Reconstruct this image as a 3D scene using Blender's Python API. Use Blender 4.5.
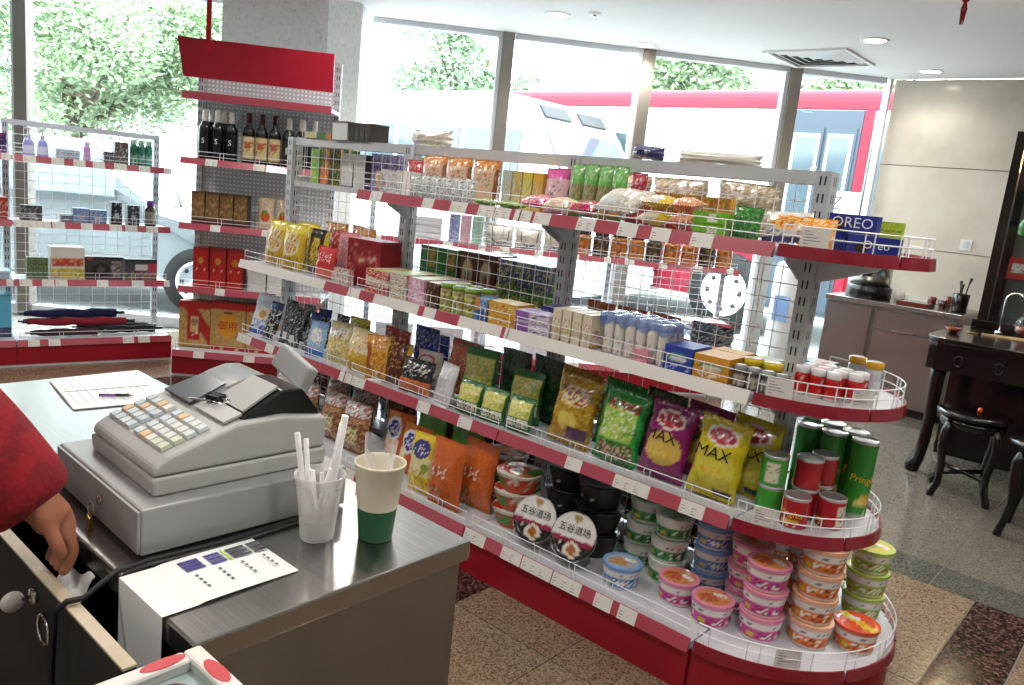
import bpy, math, random
from mathutils import Matrix, Vector
for _o in list(bpy.data.objects): bpy.data.objects.remove(_o)
SC = bpy.context.scene
COL = SC.collection
PI = math.pi
# ------------------------------------------------------------------ camera
cam_d = bpy.data.cameras.new('camera'); cam = bpy.data.objects.new('camera', cam_d); COL.objects.link(cam)
yaw, pitch, roll = math.radians(-40.59), math.radians(11.013), math.radians(6.0044)
fwd = Vector((math.sin(yaw)*math.cos(pitch), math.cos(yaw)*math.cos(pitch), -math.sin(pitch)))
rgt = Vector((math.cos(yaw), -math.sin(yaw), 0)); upv = rgt.cross(fwd)
r2 = rgt*math.cos(roll) + upv*math.sin(roll); u2 = -rgt*math.sin(roll) + upv*math.cos(roll)
mw = Matrix((r2, u2, -fwd)).transposed().to_4x4(); mw.translation = Vector((0, 0, 1.35))
cam.matrix_world = mw
cam_d.sensor_width = 36; cam_d.lens = 787.19/1024*36; cam_d.clip_start = .02; cam_d.clip_end = 200
SC.camera = cam
# ------------------------------------------------------------------ sky, exposure
w = bpy.data.worlds.new('overcast_sky'); SC.world = w; w.use_nodes = True
bg = w.node_tree.nodes['Background']; bg.inputs[0].default_value = (.93, .97, 1, 1); bg.inputs[1].default_value = 10.5
SC.view_settings.view_transform = 'Standard'; SC.view_settings.look = 'None'
SC.view_settings.exposure = 0.42; SC.view_settings.gamma = 1; SC.view_settings.use_curve_mapping = False
LAMP_W = 6.5      # watts of one ceiling downlight

# ------------------------------------------------------------------ colour + materials
def hx(h):
    h = h.lstrip('#')
    if len(h) == 3: h = ''.join(c*2 for c in h)
    o = []
    for i in (0, 2, 4):
        v = int(h[i:i+2], 16)/255
        o.append(v/12.92 if v <= .04045 else ((v+.055)/1.055)**2.4)
    return tuple(o)
MATS = {}
def new_mat(name):
    m = bpy.data.materials.new(name); m.use_nodes = True; MATS[name] = m
    return m, m.node_tree, m.node_tree.nodes['Principled BSDF']
def bump(nt, b, scale, strength, dist=.002, coord='Object', detail=3, stretch=None):
    tc = nt.nodes.new('ShaderNodeTexCoord'); n = nt.nodes.new('ShaderNodeTexNoise'); n.inputs['Scale'].default_value = scale; n.inputs['Detail'].default_value = detail
    src = tc.outputs[coord]
    if stretch:
        mp = nt.nodes.new('ShaderNodeMapping'); mp.inputs['Scale'].default_value = stretch; nt.links.new(src, mp.inputs[0]); src = mp.outputs[0]
    nt.links.new(src, n.inputs['Vector'])
    bp = nt.nodes.new('ShaderNodeBump'); bp.inputs['Strength'].default_value = strength; bp.inputs['Distance'].default_value = dist
    nt.links.new(n.outputs['Fac'], bp.inputs['Height']); nt.links.new(bp.outputs['Normal'], b.inputs['Normal'])
    return n
def attr_mat(name, rough=.4, metal=0., coat=0., alpha=1., trans=0., bm=None, spec=.5):
    m, nt, b = new_mat(name)
    a = nt.nodes.new('ShaderNodeAttribute'); a.attribute_name = 'Col'
    nt.links.new(a.outputs['Color'], b.inputs['Base Color'])
    b.inputs['Roughness'].default_value = rough; b.inputs['Metallic'].default_value = metal
    b.inputs['Coat Weight'].default_value = coat; b.inputs['Alpha'].default_value = alpha
    b.inputs['Transmission Weight'].default_value = trans; b.inputs['Specular IOR Level'].default_value = spec
    if bm: bump(nt, b, *bm)
    return m
def flat_mat(name, col, rough=.5, metal=0., bm=None, alpha=1., spec=.5, coat=0.):
    m, nt, b = new_mat(name)
    b.inputs['Base Color'].default_value = (*hx(col), 1); b.inputs['Roughness'].default_value = rough; b.inputs['Metallic'].default_value = metal
    b.inputs['Alpha'].default_value = alpha; b.inputs['Specular IOR Level'].default_value = spec; b.inputs['Coat Weight'].default_value = coat
    if bm: bump(nt, b, *bm)
    return m
def noise_mat(name, stops, scale, rough=.5, metal=0., detail=6, rel=.6, bm=None, stretch=None, spec=.5, vor=None, coord='pos'):
    m, nt, b = new_mat(name)
    if coord == 'pos': src = nt.nodes.new('ShaderNodeNewGeometry').outputs['Position']
    else: src = nt.nodes.new('ShaderNodeTexCoord').outputs[coord]
    if stretch:
        mp = nt.nodes.new('ShaderNodeMapping'); mp.inputs['Scale'].default_value = stretch; nt.links.new(src, mp.inputs[0]); src = mp.outputs[0]
    n = nt.nodes.new('ShaderNodeTexNoise'); n.inputs['Scale'].default_value = scale; n.inputs['Detail'].default_value = detail; n.inputs['Roughness'].default_value = rel
    nt.links.new(src, n.inputs['Vector']); fac = n.outputs['Fac']
    if vor:
        v = nt.nodes.new('ShaderNodeTexVoronoi'); v.inputs['Scale'].default_value = vor; nt.links.new(src, v.inputs['Vector'])
        mx = nt.nodes.new('ShaderNodeMath'); mx.operation = 'MULTIPLY_ADD'; mx.inputs[1].default_value = .5; mx.inputs[2].default_value = 0
        sp = nt.nodes.new('ShaderNodeSeparateColor'); nt.links.new(v.outputs['Color'], sp.inputs[0]); nt.links.new(sp.outputs[0], mx.inputs[0])
        ad = nt.nodes.new('ShaderNodeMath'); ad.operation = 'MULTIPLY_ADD'; ad.inputs[1].default_value = .5
        nt.links.new(n.outputs['Fac'], ad.inputs[0]); nt.links.new(mx.outputs[0], ad.inputs[2]); fac = ad.outputs[0]
    r = nt.nodes.new('ShaderNodeValToRGB'); nt.links.new(fac, r.inputs[0])
    e = r.color_ramp.elements
    while len(e) < len(stops): e.new(.5)
    for i, (p, c) in enumerate(stops): e[i].position = p; e[i].color = (*hx(c), 1)
    nt.links.new(r.outputs[0], b.inputs['Base Color'])
    b.inputs['Roughness'].default_value = rough; b.inputs['Metallic'].default_value = metal; b.inputs['Specular IOR Level'].default_value = spec
    if bm: bump(nt, b, *bm)
    return m
def glass_mat(name, tint='ffffff', refl=.08, rough=0., ior=1.45):
    m, nt, b = new_mat(name); nt.nodes.remove(b)
    out = nt.nodes['Material Output']; t = nt.nodes.new('ShaderNodeBsdfTransparent'); g = nt.nodes.new('ShaderNodeBsdfGlossy'); mx = nt.nodes.new('ShaderNodeMixShader')
    fr = nt.nodes.new('ShaderNodeFresnel'); fr.inputs[0].default_value = ior
    t.inputs[0].default_value = (*hx(tint), 1); g.inputs['Roughness'].default_value = rough
    geo = nt.nodes.new('ShaderNodeNewGeometry'); inv = nt.nodes.new('ShaderNodeMath'); inv.operation = 'SUBTRACT'; inv.inputs[0].default_value = 1; nt.links.new(geo.outputs['Backfacing'], inv.inputs[1])
    mu = nt.nodes.new('ShaderNodeMath'); mu.operation = 'MULTIPLY'; nt.links.new(fr.outputs[0], mu.inputs[0]); nt.links.new(inv.outputs[0], mu.inputs[1])   # a thin pane reflects once, on its outer face
    nt.links.new(mu.outputs[0], mx.inputs[0]); nt.links.new(t.outputs[0], mx.inputs[1]); nt.links.new(g.outputs[0], mx.inputs[2]); nt.links.new(mx.outputs[0], out.inputs[0])
    return m
def clear_mat(name, col='e8e8e8', cover=.25, rough=.15):
    # clear plastic: mostly see-through with some diffuse haze and gloss
    m, nt, b = new_mat(name)
    b.inputs['Base Color'].default_value = (*hx(col), 1); b.inputs['Roughness'].default_value = rough
    out = nt.nodes['Material Output']; t = nt.nodes.new('ShaderNodeBsdfTransparent'); mx = nt.nodes.new('ShaderNodeMixShader')
    lw = nt.nodes.new('ShaderNodeLayerWeight'); lw.inputs[0].default_value = .35
    ma = nt.nodes.new('ShaderNodeMath'); ma.operation = 'MULTIPLY_ADD'; ma.inputs[1].default_value = .7; ma.inputs[2].default_value = cover; ma.use_clamp = True
    nt.links.new(lw.outputs['Facing'], ma.inputs[0]); nt.links.new(ma.outputs[0], mx.inputs[0])
    nt.links.new(t.outputs[0], mx.inputs[1]); nt.links.new(b.outputs[0], mx.inputs[2]); nt.links.new(mx.outputs[0], out.inputs[0])
    return m
def emit_mat(name, col, s):
    m, nt, b = new_mat(name); b.inputs['Base Color'].default_value = (*hx(col), 1)
    b.inputs['Emission Color'].default_value = (*hx(col), 1); b.inputs['Emission Strength'].default_value = s
    return m
attr_mat('film', .2, 0, .4, bm=(28, .55, .008))
attr_mat('card', .42)
attr_mat('gloss', .16, 0, .3)
attr_mat('matte', .7)
attr_mat('tin', .3, .75)
attr_mat('car_paint', .2, 0, .5)
attr_mat('shrink', .1, 0, .6, alpha=.55)
attr_mat('cloth', .9, bm=(300, .3, .001))
flat_mat('shelf_white', 'c9cbd1', .38)
flat_mat('wire_white', 'e6e6ea', .35)
flat_mat('rack_grey', 'c6cad0', .4, .15)
flat_mat('strip_red', 'ac4657', .28, coat=.4)
flat_mat('rim_red', '8a1d30', .22, coat=.4)
noise_mat('base_red', [(.3, '8c0c20'), (.7, 'a01226')], 3, .32)
flat_mat('ticket', 'dcd9d4', .45)
noise_mat('sign_red', [(.3, 'b01c34'), (.7, 'c0233b')], 2, .3)
noise_mat('granite_beige', [(.25, '46392e'), (.42, '725e4c'), (.56, '836f5b'), (.75, '8f7c68')], 70, .2, detail=8, rel=.75, vor=210)
noise_mat('granite_grey', [(.25, '4a463f'), (.42, '625d54'), (.56, '6d675d'), (.75, '787267')], 70, .12, detail=8, rel=.75, vor=200)
noise_mat('granite_green', [(.25, '3a3b35'), (.42, '4f4e47'), (.56, '5a5850'), (.75, '65635a')], 70, .12, detail=8, rel=.75, vor=200)
noise_mat('granite_dark', [(.3, '120d0b'), (.45, '33241f'), (.6, '4c362f'), (.75, '63504a')], 55, .1, detail=8, rel=.75, vor=120)
flat_mat('grout', '8d887e', .8)
noise_mat('stone_beige', [(.3, 'cbc3b3'), (.5, 'd8d0c2'), (.7, 'e0d9cc')], 2.2, .16, detail=6, rel=.6, spec=.5)
noise_mat('column_stone', [(.3, '8f8c88'), (.42, 'cfcdc8'), (.6, 'dddbd7')], 34, .3, detail=8, rel=.8)
flat_mat('ceiling_white', 'ececee', .8)
flat_mat('wall_paint', 'e4e0d8', .8)
noise_mat('steel', [(.3, '9c9a97'), (.7, 'b8b6b3')], 6, .26, 1., stretch=(1, 60, 60), bm=(80, .04, .001))
noise_mat('steel_side', [(.3, '8f8c88'), (.7, 'a6a4a1')], 3, .36, 1., bm=(40, .05, .001))
flat_mat('mullion', '8a837b', .45, .4)
flat_mat('frame_white', 'd5d9dd', .5)
glass_mat('window_glass', 'f4fafa', ior=1.3)
glass_mat('case_glass', 'eaf0f0', ior=1.4)
clear_mat('clear_plastic', 'f2f2f2', .12, .12)
clear_mat('straw_plastic', 'ffffff', .45, .2)
clear_mat('thin_film', 'f4f4f6', .16, .15)
flat_mat('register_grey', 'a9aaa8', .42, bm=(500, .06, .0005))
flat_mat('drawer_grey', '9b9c9c', .4, .2, bm=(600, .08, .0005))
flat_mat('black_plastic', '0b0b0d', .25)
flat_mat('smoked', '4e5358', .2)
clear_mat('smoked_cover', '9aa0a4', .45, .12)
flat_mat('black_rubber', '101012', .5)
flat_mat('chrome', 'd8d8d8', .12, 1)
noise_mat('brass', [(.3, '8a7440'), (.7, 'b09a5c')], 60, .3, 1)
noise_mat('ebony', [(.3, '0a0706'), (.6, '140d0b'), (.8, '221512')], 5, .18, stretch=(1, 1, 8))
flat_mat('paper', 'e9eaea', .6)
flat_mat('paper_cup', 'dcd3bd', .55)
flat_mat('cup_green', '1c5a38', .5)
noise_mat('skin', [(.3, '9a5f45'), (.7, 'b4755a')], 12, .5)
noise_mat('hair', [(.3, '0b0908'), (.7, '191412')], 40, .4)
noise_mat('red_fleece', [(.3, '6c0613'), (.6, '8f0c1d')], 30, .9, bm=(120, .5, .004), coord='Object')
noise_mat('grey_cloth', [(.3, '2b2d30'), (.7, '3d4043')], 20, .9, bm=(100, .4, .003), coord='Object')
noise_mat('tan_edge', [(.3, 'b9a98f'), (.7, 'cabda5')], 10, .5)
flat_mat('dark_laminate', '1b1a1c', .5)
flat_mat('rubber_tyre', '1a1a1b', .8)
noise_mat('asphalt', [(.3, '8f8f8e'), (.7, 'a8a8a6')], 12, .9)
noise_mat('leaf', [(.3, '6a7c60'), (.5, '869a78'), (.7, 'a8b896')], 1.6, .7)
noise_mat('leaf_pale', [(.3, '748a70'), (.5, '8a9e84'), (.7, 'a2b498')], 1.6, .7)
noise_mat('bark', [(.3, '4b4036'), (.7, '6b5d50')], 8, .9)
flat_mat('building_wall', 'c2c4c8', .8)
flat_mat('building_window', '7f8b96', .3)
flat_mat('white_vehicle', 'd4d6d8', .25, coat=.4)
flat_mat('silver_vehicle', 'aab0b5', .3, .5, coat=.3)
flat_mat('vehicle_glass', '46535b', .08)
flat_mat('pale_glass', 'a9b6bc', .15)
flat_mat('bus_red', '86142a', .5, spec=.3)
flat_mat('bus_grey', '444c57', .6, spec=.2)
flat_mat('lamp_trim', 'e8e8e8', .4)
emit_mat('lamp_disc', 'fff4e4', 14)
emit_mat('ember', 'ff8a3a', 6)
flat_mat('vent_dark', '2c2d30', .7)
def pegboard():
    m, nt, b = new_mat('pegboard'); b.inputs['Base Color'].default_value = (*hx('bcc0c6'), 1); b.inputs['Roughness'].default_value = .5
    tc = nt.nodes.new('ShaderNodeTexCoord'); sep = nt.nodes.new('ShaderNodeSeparateXYZ'); nt.links.new(tc.outputs['Object'], sep.inputs[0])
    def fr(o):
        a = nt.nodes.new('ShaderNodeMath'); a.operation = 'MULTIPLY'; a.inputs[1].default_value = 1/.025; nt.links.new(o, a.inputs[0])
        f = nt.nodes.new('ShaderNodeMath'); f.operation = 'FRACT'; nt.links.new(a.outputs[0], f.inputs[0])
        s = nt.nodes.new('ShaderNodeMath'); s.operation = 'SUBTRACT'; s.inputs[1].default_value = .5; nt.links.new(f.outputs[0], s.inputs[0])
        p = nt.nodes.new('ShaderNodeMath'); p.operation = 'POWER'; p.inputs[1].default_value = 2; nt.links.new(s.outputs[0], p.inputs[0]); return p.outputs[0]
    ad = nt.nodes.new('ShaderNodeMath'); ad.operation = 'ADD'; nt.links.new(fr(sep.outputs[0]), ad.inputs[0]); nt.links.new(fr(sep.outputs[2]), ad.inputs[1])
    gt = nt.nodes.new('ShaderNodeMath'); gt.operation = 'GREATER_THAN'; gt.inputs[1].default_value = .07; nt.links.new(ad.outputs[0], gt.inputs[0])
    mx = nt.nodes.new('ShaderNodeMix'); mx.data_type = 'RGBA'; nt.links.new(gt.outputs[0], mx.inputs['Factor'])
    mx.inputs['A'].default_value = (*hx('ffffff'), 1); mx.inputs['B'].default_value = (*hx('c8ccd2'), 1); nt.links.new(mx.outputs['Result'], b.inputs['Base Color'])
pegboard()

# ------------------------------------------------------------------ mesh helpers
class MB:
    def __init__(s, col='ffffff'): s.v = []; s.f = []; s.c = []; s.m = []; s.sm = []; s.col = hx(col) if isinstance(col, str) else col; s.mi = 0; s.smooth = False
    def q(s, idx, col=None):
        s.f.append(idx); s.c.append(s.col if col is None else (hx(col) if isinstance(col, str) else col)); s.m.append(s.mi); s.sm.append(s.smooth)   # col: one rgb, or a list with one rgb per corner
    def box(s, x0, x1, y0, y1, z0, z1, col=None):
        b = len(s.v); s.v += [(x0,y0,z0),(x1,y0,z0),(x1,y1,z0),(x0,y1,z0),(x0,y0,z1),(x1,y0,z1),(x1,y1,z1),(x0,y1,z1)]
        for f in ((0,3,2,1),(4,5,6,7),(0,1,5,4),(1,2,6,5),(2,3,7,6),(3,0,4,7)): s.q([b+i for i in f], col)
        return s
    def obox(s, c, ax, col=None):       # centre + three half-axis vectors
        b = len(s.v); c = Vector(c); A, B, D = [Vector(a) for a in ax]
        for z in (-1, 1):
            for x, y in ((-1,-1),(1,-1),(1,1),(-1,1)): s.v.append(tuple(c + A*x + B*y + D*z))
        for f in ((0,3,2,1),(4,5,6,7),(0,1,5,4),(1,2,6,5),(2,3,7,6),(3,0,4,7)): s.q([b+i for i in f], col)
        return s
    def tube(s, pts, r, n=6, col=None, cap=True, closed=False):
        pts = [Vector(p) for p in pts]; N = len(pts); rr = r if isinstance(r, (list, tuple)) else [r]*N
        base = len(s.v); ref = None
        for i, p in enumerate(pts):
            a = pts[(i-1) % N] if (closed or i > 0) else p; c = pts[(i+1) % N] if (closed or i < N-1) else p
            t = (c-a).normalized()
            if ref is None: ref = Vector((0, 0, 1)) if abs(t.z) < .9 else Vector((1, 0, 0))
            x = ref - t*ref.dot(t)
            if x.length < 1e-6: x = Vector((0, 1, 0)) - t*t.y
            x.normalize(); ref = x; y = t.cross(x)
            for k in range(n):
                an = 2*PI*k/n; s.v.append(tuple(p + (x*math.cos(an) + y*math.sin(an))*rr[i]))
        o = s.smooth; s.smooth = n > 4
        for i in range(N if closed else N-1):
            j = (i+1) % N
            for k in range(n): s.q([base+i*n+k, base+i*n+(k+1) % n, base+j*n+(k+1) % n, base+j*n+k], col)
        s.smooth = o
        if cap and not closed:
            s.q([base+k for k in range(n)][::-1], col); s.q([base+(N-1)*n+k for k in range(n)], col)
        return s
    def lathe(s, prof, n=24, cx=0, cy=0, cz=0, paint=None, cols=None, cap0=True, cap1=True, capcol=None):
        base = len(s.v); o = s.smooth; s.smooth = True
        for r, z in prof:
            for k in range(n):
                a = 2*PI*k/n - PI/2; s.v.append((cx+r*math.cos(a), cy+r*math.sin(a), cz+z))
        z0, z1 = prof[0][1], prof[-1][1]
        pc = [[paint((k/n+.5) % 1., (r_[1]-z0)/((z1-z0) or 1)) for k in range(n)] for r_ in prof] if paint else None
        for i in range(len(prof)-1):
            for k in range(n):
                c = None
                if cols: c = cols[i]
                if paint: c = [pc[i][k], pc[i][(k+1) % n], pc[i+1][(k+1) % n], pc[i+1][k]]
                s.q([base+i*n+k, base+i*n+(k+1) % n, base+(i+1)*n+(k+1) % n, base+(i+1)*n+k], c)
        s.smooth = False
        if cap0: s.q([base+k for k in range(n)][::-1], capcol)
        if cap1: s.q([base+(len(prof)-1)*n+k for k in range(n)], capcol)
        s.smooth = o
        return s
    def prism(s, poly, z0, z1, col=None, topcol=None):
        n = len(poly); b = len(s.v); s.v += [(x, y, z0) for x, y in poly] + [(x, y, z1) for x, y in poly]
        s.q([b+i for i in range(n)][::-1], col); s.q([b+n+i for i in range(n)], topcol or col)
        for i in range(n): s.q([b+i, b+(i+1) % n, b+n+(i+1) % n, b+n+i], col)
        return s
    def grid(s, fn, nu, nv, paint=None, flip=False):
        b = len(s.v)
        for j in range(nv+1):
            for i in range(nu+1): s.v.append(tuple(fn(i/nu, j/nv)))
        if paint: pc = [paint(i/nu, j/nv) for j in range(nv+1) for i in range(nu+1)]
        for j in range(nv):
            for i in range(nu):
                a = b+j*(nu+1)+i; f = [a, a+1, a+nu+2, a+nu+1]
                c = [pc[q-b] for q in f] if paint else None
                s.q(f[::-1] if flip else f, (c[::-1] if flip else c) if paint else None)
        return s
    def mesh(s, name, mats):
        me = bpy.data.meshes.new(name); me.from_pydata([tuple(v) for v in s.v], [], s.f)
        for m in ([mats] if isinstance(mats, str) else mats): me.materials.append(MATS[m])
        if s.f:
            me.polygons.foreach_set('material_index', s.m); me.polygons.foreach_set('use_smooth', s.sm)
            a = me.attributes.new('Col', 'FLOAT_COLOR', 'CORNER'); fl = []
            for f, c in zip(s.f, s.c):
                if isinstance(c, list):
                    for k in c: fl += [k[0], k[1], k[2], 1.]
                else: fl += [c[0], c[1], c[2], 1.]*len(f)
            a.data.foreach_set('color', fl)
        me.update()
        return me
    def build(s, name, mats, parent=None, loc=(0,0,0), rot=(0,0,0)): return inst(s.mesh(name, mats), name, parent, loc, rot)
def inst(me, name, parent=None, loc=(0,0,0), rot=(0,0,0)):
    o = bpy.data.objects.new(name, me); COL.objects.link(o); o.location = loc; o.rotation_euler = rot
    if parent: o.parent = parent
    return o
SEEN = {}
def tag(o, label, cat, group=None):
    o['label'] = label; o['category'] = cat
    if group: o['group'] = group
    SEEN.setdefault(label, []).append(o.name)
    return o
def struct(o): o['kind'] = 'structure'; return o
def thing(name, label, cat, loc=(0,0,0), rz=0., group=None, rot=None):
    return tag(inst(None, name, None, loc, rot or (0,0,rz)), label, cat, group)
def bevel(o, wd, seg=2):
    m = o.modifiers.new('bevel', 'BEVEL'); m.width = wd; m.segments = seg; m.limit_method = 'ANGLE'; return o
def rz2(p, a): return (p[0]*math.cos(a)-p[1]*math.sin(a), p[0]*math.sin(a)+p[1]*math.cos(a))
# ------------------------------------------------------------------ printed patterns: list of marks applied in order over (u,v)
def painter(spec, seed=1):
    rnd = random.Random(seed); ops = []
    for s in spec:
        if s[0] == 'bg': ops.append(('bg', hx(s[1])))
        elif s[0] == 'r': ops.append(('r', *s[1:5], hx(s[5])))
        elif s[0] == 'e': ops.append(('e', *s[1:5], hx(s[5])))
        elif s[0] == 'd': ops.append(('d', *s[1:4], hx(s[4])))          # diagonal: v > a*u+b within width
        elif s[0] == 'n': ops.append(('n', *s[1:5], [hx(c) for c in s[5]], s[6]))
    def f(u, v):
        c = (1, 1, 1)
        for o in ops:
            k = o[0]
            if k == 'bg': c = o[1]
            elif k == 'r':
                if o[1] <= u <= o[3] and o[2] <= v <= o[4]: c = o[5]
            elif k == 'e':
                if ((u-o[1])/o[3])**2 + ((v-o[2])/o[4])**2 <= 1: c = o[5]
            elif k == 'd':
                t = v-o[1]*u-o[2]
                if 0 <= t <= o[3]: c = o[4]
            elif k == 'n':
                if o[1] <= u <= o[3] and o[2] <= v <= o[4] and rnd.random() < o[6]: c = rnd.choice(o[5])
        return c
    return f
# ------------------------------------------------------------------ lettering (made first, while the scene is nearly empty)
TXT = {}
def text_verts(s, size):
    k = (s, size)
    if k in TXT: return TXT[k]
    cu = bpy.data.curves.new('lettering', 'FONT'); cu.body = s; cu.size = size; cu.resolution_u = 2; cu.align_x = 'CENTER'; cu.align_y = 'CENTER'
    ob = bpy.data.objects.new('lettering', cu); COL.objects.link(ob); dg = bpy.context.evaluated_depsgraph_get()
    me = bpy.data.meshes.new_from_object(ob.evaluated_get(dg)); v = [tuple(x.co) for x in me.vertices]; f = [list(p.vertices) for p in me.polygons]
    bpy.data.objects.remove(ob); bpy.data.meshes.remove(me); TXT[k] = (v, f); return TXT[k]
def lettering(parent, s, size, loc=(0,0,0), rot=(0,0,0), col='ffffff', bend=None, name='lettering', slant=0.):
    v, f = text_verts(s, size); b = MB(col)
    for x, y, _ in v:
        x += y*slant
        if bend: b.v.append((bend*math.sin(x/bend), -bend*math.cos(x/bend), y))
        else: b.v.append((x, 0, y))
    for p in f: b.q(p)
    return b.build(name, 'matte', parent, loc, rot)
for a in (('Pringles', .034), ('MAX', .05), ('OREO', .04), ('S', .045), ('五谷道场', .03), ('御用', .075), ('参', .05), ('西洋', .04), ('EXTRA', .02), ('QZ', .22), ('Oreo', .03)): text_verts(*a)
ORD = ['first', 'second', 'third', 'fourth', 'fifth', 'sixth', 'seventh', 'eighth', 'ninth', 'tenth', 'eleventh', 'twelfth', 'thirteenth', 'fourteenth', 'fifteenth', 'sixteenth']
# ================================================================== SETTING
KX, KY = -2.16, 6.8
WA = math.radians(45.3); WD = (math.cos(WA), math.sin(WA)); WN = (math.sin(WA), -math.cos(WA))
W0 = (KX-4.412*WD[0], KY-4.412*WD[1])
def win(s, off=0., z=0.): return (W0[0]+WD[0]*s+WN[0]*off, W0[1]+WD[1]*s+WN[1]*off, z)
def inside(x, y): return (x-W0[0])*WN[0]+(y-W0[1])*WN[1]
CEIL = 2.5
Lc = win(-3.5)
ROOM = [(KX, KY), Lc[:2], (Lc[0], -3.), (4., -3.), (4., KY)]
fl = struct(MB().prism(ROOM, -.15, -.004).build('floor', 'grout'))
def tile_mesh(wx, wy, mat):
    b = MB(); g = .002
    b.box(-wx/2+g, wx/2-g, -wy/2+g, wy/2-g, -.004, 0)
    return b.mesh('tile', mat)
TM = {}
def put_tile(x0, x1, y0, y1, mat):
    cx, cy = (x0+x1)/2, (y0+y1)/2
    if min(inside(x0, y1), inside(x0, y0), inside(x1, y1)) < .05 or y1 > KY+.01: return
    k = (round(x1-x0, 3), round(y1-y0, 3), mat)
    if k not in TM: TM[k] = tile_mesh(x1-x0, y1-y0, mat)
    inst(TM[k], 'tile', fl, (cx, cy, 0))
for k in range(-4, 1):                         # near zone: three beige tiles, then a dark inlay column
    xd = -.405+1.41*k
    for j in range(-1, 9):
        y1 = 3.32-.395*j; y0 = y1-.395
        if j < 0: continue
        put_tile(xd, xd+.195, y0, y1, 'granite_dark')
        for i in range(3): put_tile(xd+.195+.405*i, xd+.195+.405*(i+1), y0, y1, 'granite_beige')
for i in range(-8, 4):                         # far zone: larger grey tiles
    x0 = -.567+.6*i
    put_tile(x0, x0+.6, 3.32, 3.55, 'granite_green')
    for j in range(6): put_tile(x0, x0+.6, 3.55+.6*j, min(3.55+.6*(j+1), KY), 'granite_grey')
struct(MB().prism(ROOM, CEIL, CEIL+.12).build('ceiling', 'ceiling_white'))
struct(MB().box(Lc[0]-.12, Lc[0], -3, Lc[1], -.15, CEIL).build('wall_left', 'wall_paint'))
struct(MB().box(Lc[0], 4, -3.12, -3, -.15, CEIL).build('wall_back', 'wall_paint'))
struct(MB().box(4, 4.12, -3.12, KY, -.15, CEIL).build('wall_right', 'wall_paint'))
wf = struct(MB().box(KX+.02, 4.12, KY+.03, KY+.2, -.15, CEIL).build('wall_front', 'grout'))
for i, (z0, z1) in enumerate(((0, .55), (.55, 1.215), (1.215, 1.845), (1.845, CEIL))):     # polished stone panels
    for x0, x1 in ((KX+.02, -.6), (-.6, 1.1), (1.1, 2.8), (2.8, 4.)):
        o = MB().box(x0+.003, x1-.003, KY, KY+.03, z0+.003, z1-.003).build('stone_panel', 'stone_beige', wf)
# column by the windows
cs = [(-.60, .12), (-.60, .60), (.10, .60), (.30, .40), (.30, .12)]
struct(MB().prism([win(s, o)[:2] for s, o in cs][::-1], 0, CEIL).build('wall_column', 'column_stone'))
# window wall: one window per bay, each with frame members and pane
def wbox(b, s0, s1, o0, o1, z0, z1):
    c = win((s0+s1)/2, (o0+o1)/2, (z0+z1)/2)
    return b.obox(c, ((WD[0]*(s1-s0)/2, WD[1]*(s1-s0)/2, 0), (WN[0]*(o1-o0)/2, WN[1]*(o1-o0)/2, 0), (0, 0, (z1-z0)/2)))
MU = [-3.45, -2.20, -.62, .28, 1.353, 2.44, 3.612, 4.40]
for i in range(len(MU)-1):
    wn = struct(wbox(MB(), MU[i]+.05, MU[i+1]-.05, -.012, -.004, .08, CEIL-.04).build('window_%d' % (i+1), 'window_glass'))
    wbox(MB(), MU[i]+.05, MU[i+1]-.05, -.05, .03, 0, .08).build('window_sill', 'frame_white', wn)
    wbox(MB(), MU[i]+.05, MU[i+1]-.05, -.05, .03, CEIL-.04, CEIL).build('window_head', 'frame_white', wn)
for i, s in enumerate(MU):
    if i == 3: continue
    if i == 7:
        struct(wbox(MB(), s-.02, s+.0, -.06, .03, 0, CEIL).build('trim_8', 'frame_white')); continue
    t = struct(wbox(MB(), s-.045, s+.045, -.06, .05, 0, CEIL).build('trim_%d' % (i+1), 'mullion'))
    wbox(MB(), s-.078, s-.046, -.06, .02, 0, CEIL).build('frame_strip', 'frame_white', t)
# ------------------------------------------------------------------ ceiling fittings
def lamp(x, y, where, power=1.):
    t = thing('ceiling_downlight', 'round recessed ceiling downlight ' + where, 'downlight', (x, y, CEIL), group='recessed downlights')
    MB().lathe([(.062, -.001), (.066, -.008), (.085, -.006), (.09, -.0005)], 28, cap0=False, cap1=False).build('trim_ring', 'lamp_trim', t)
    MB().lathe([(.0, -.006), (.063, -.006)], 28, cap0=False, cap1=False).build('lamp_lens', 'lamp_disc', t)
    ld = bpy.data.lights.new('downlight', 'SPOT'); ld.energy = LAMP_W*6*power; ld.color = (1, .95, .88); ld.spot_size = math.radians(150); ld.spot_blend = .6; ld.shadow_soft_size = .09
    lo = bpy.data.objects.new('downlight_lamp', ld); COL.objects.link(lo); lo.parent = t; lo.location = (0, 0, -.03)
lamp(-3.517, 4.22, 'nearest the column, over the rear of the gondola')
lamp(-3.464, 5.20, 'just above the middle window mullion')
lamp(-1.86, 5.367, 'to the right of the air vent')
lamp(-1.80, 6.45, 'close above the stone wall', .25)
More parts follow.
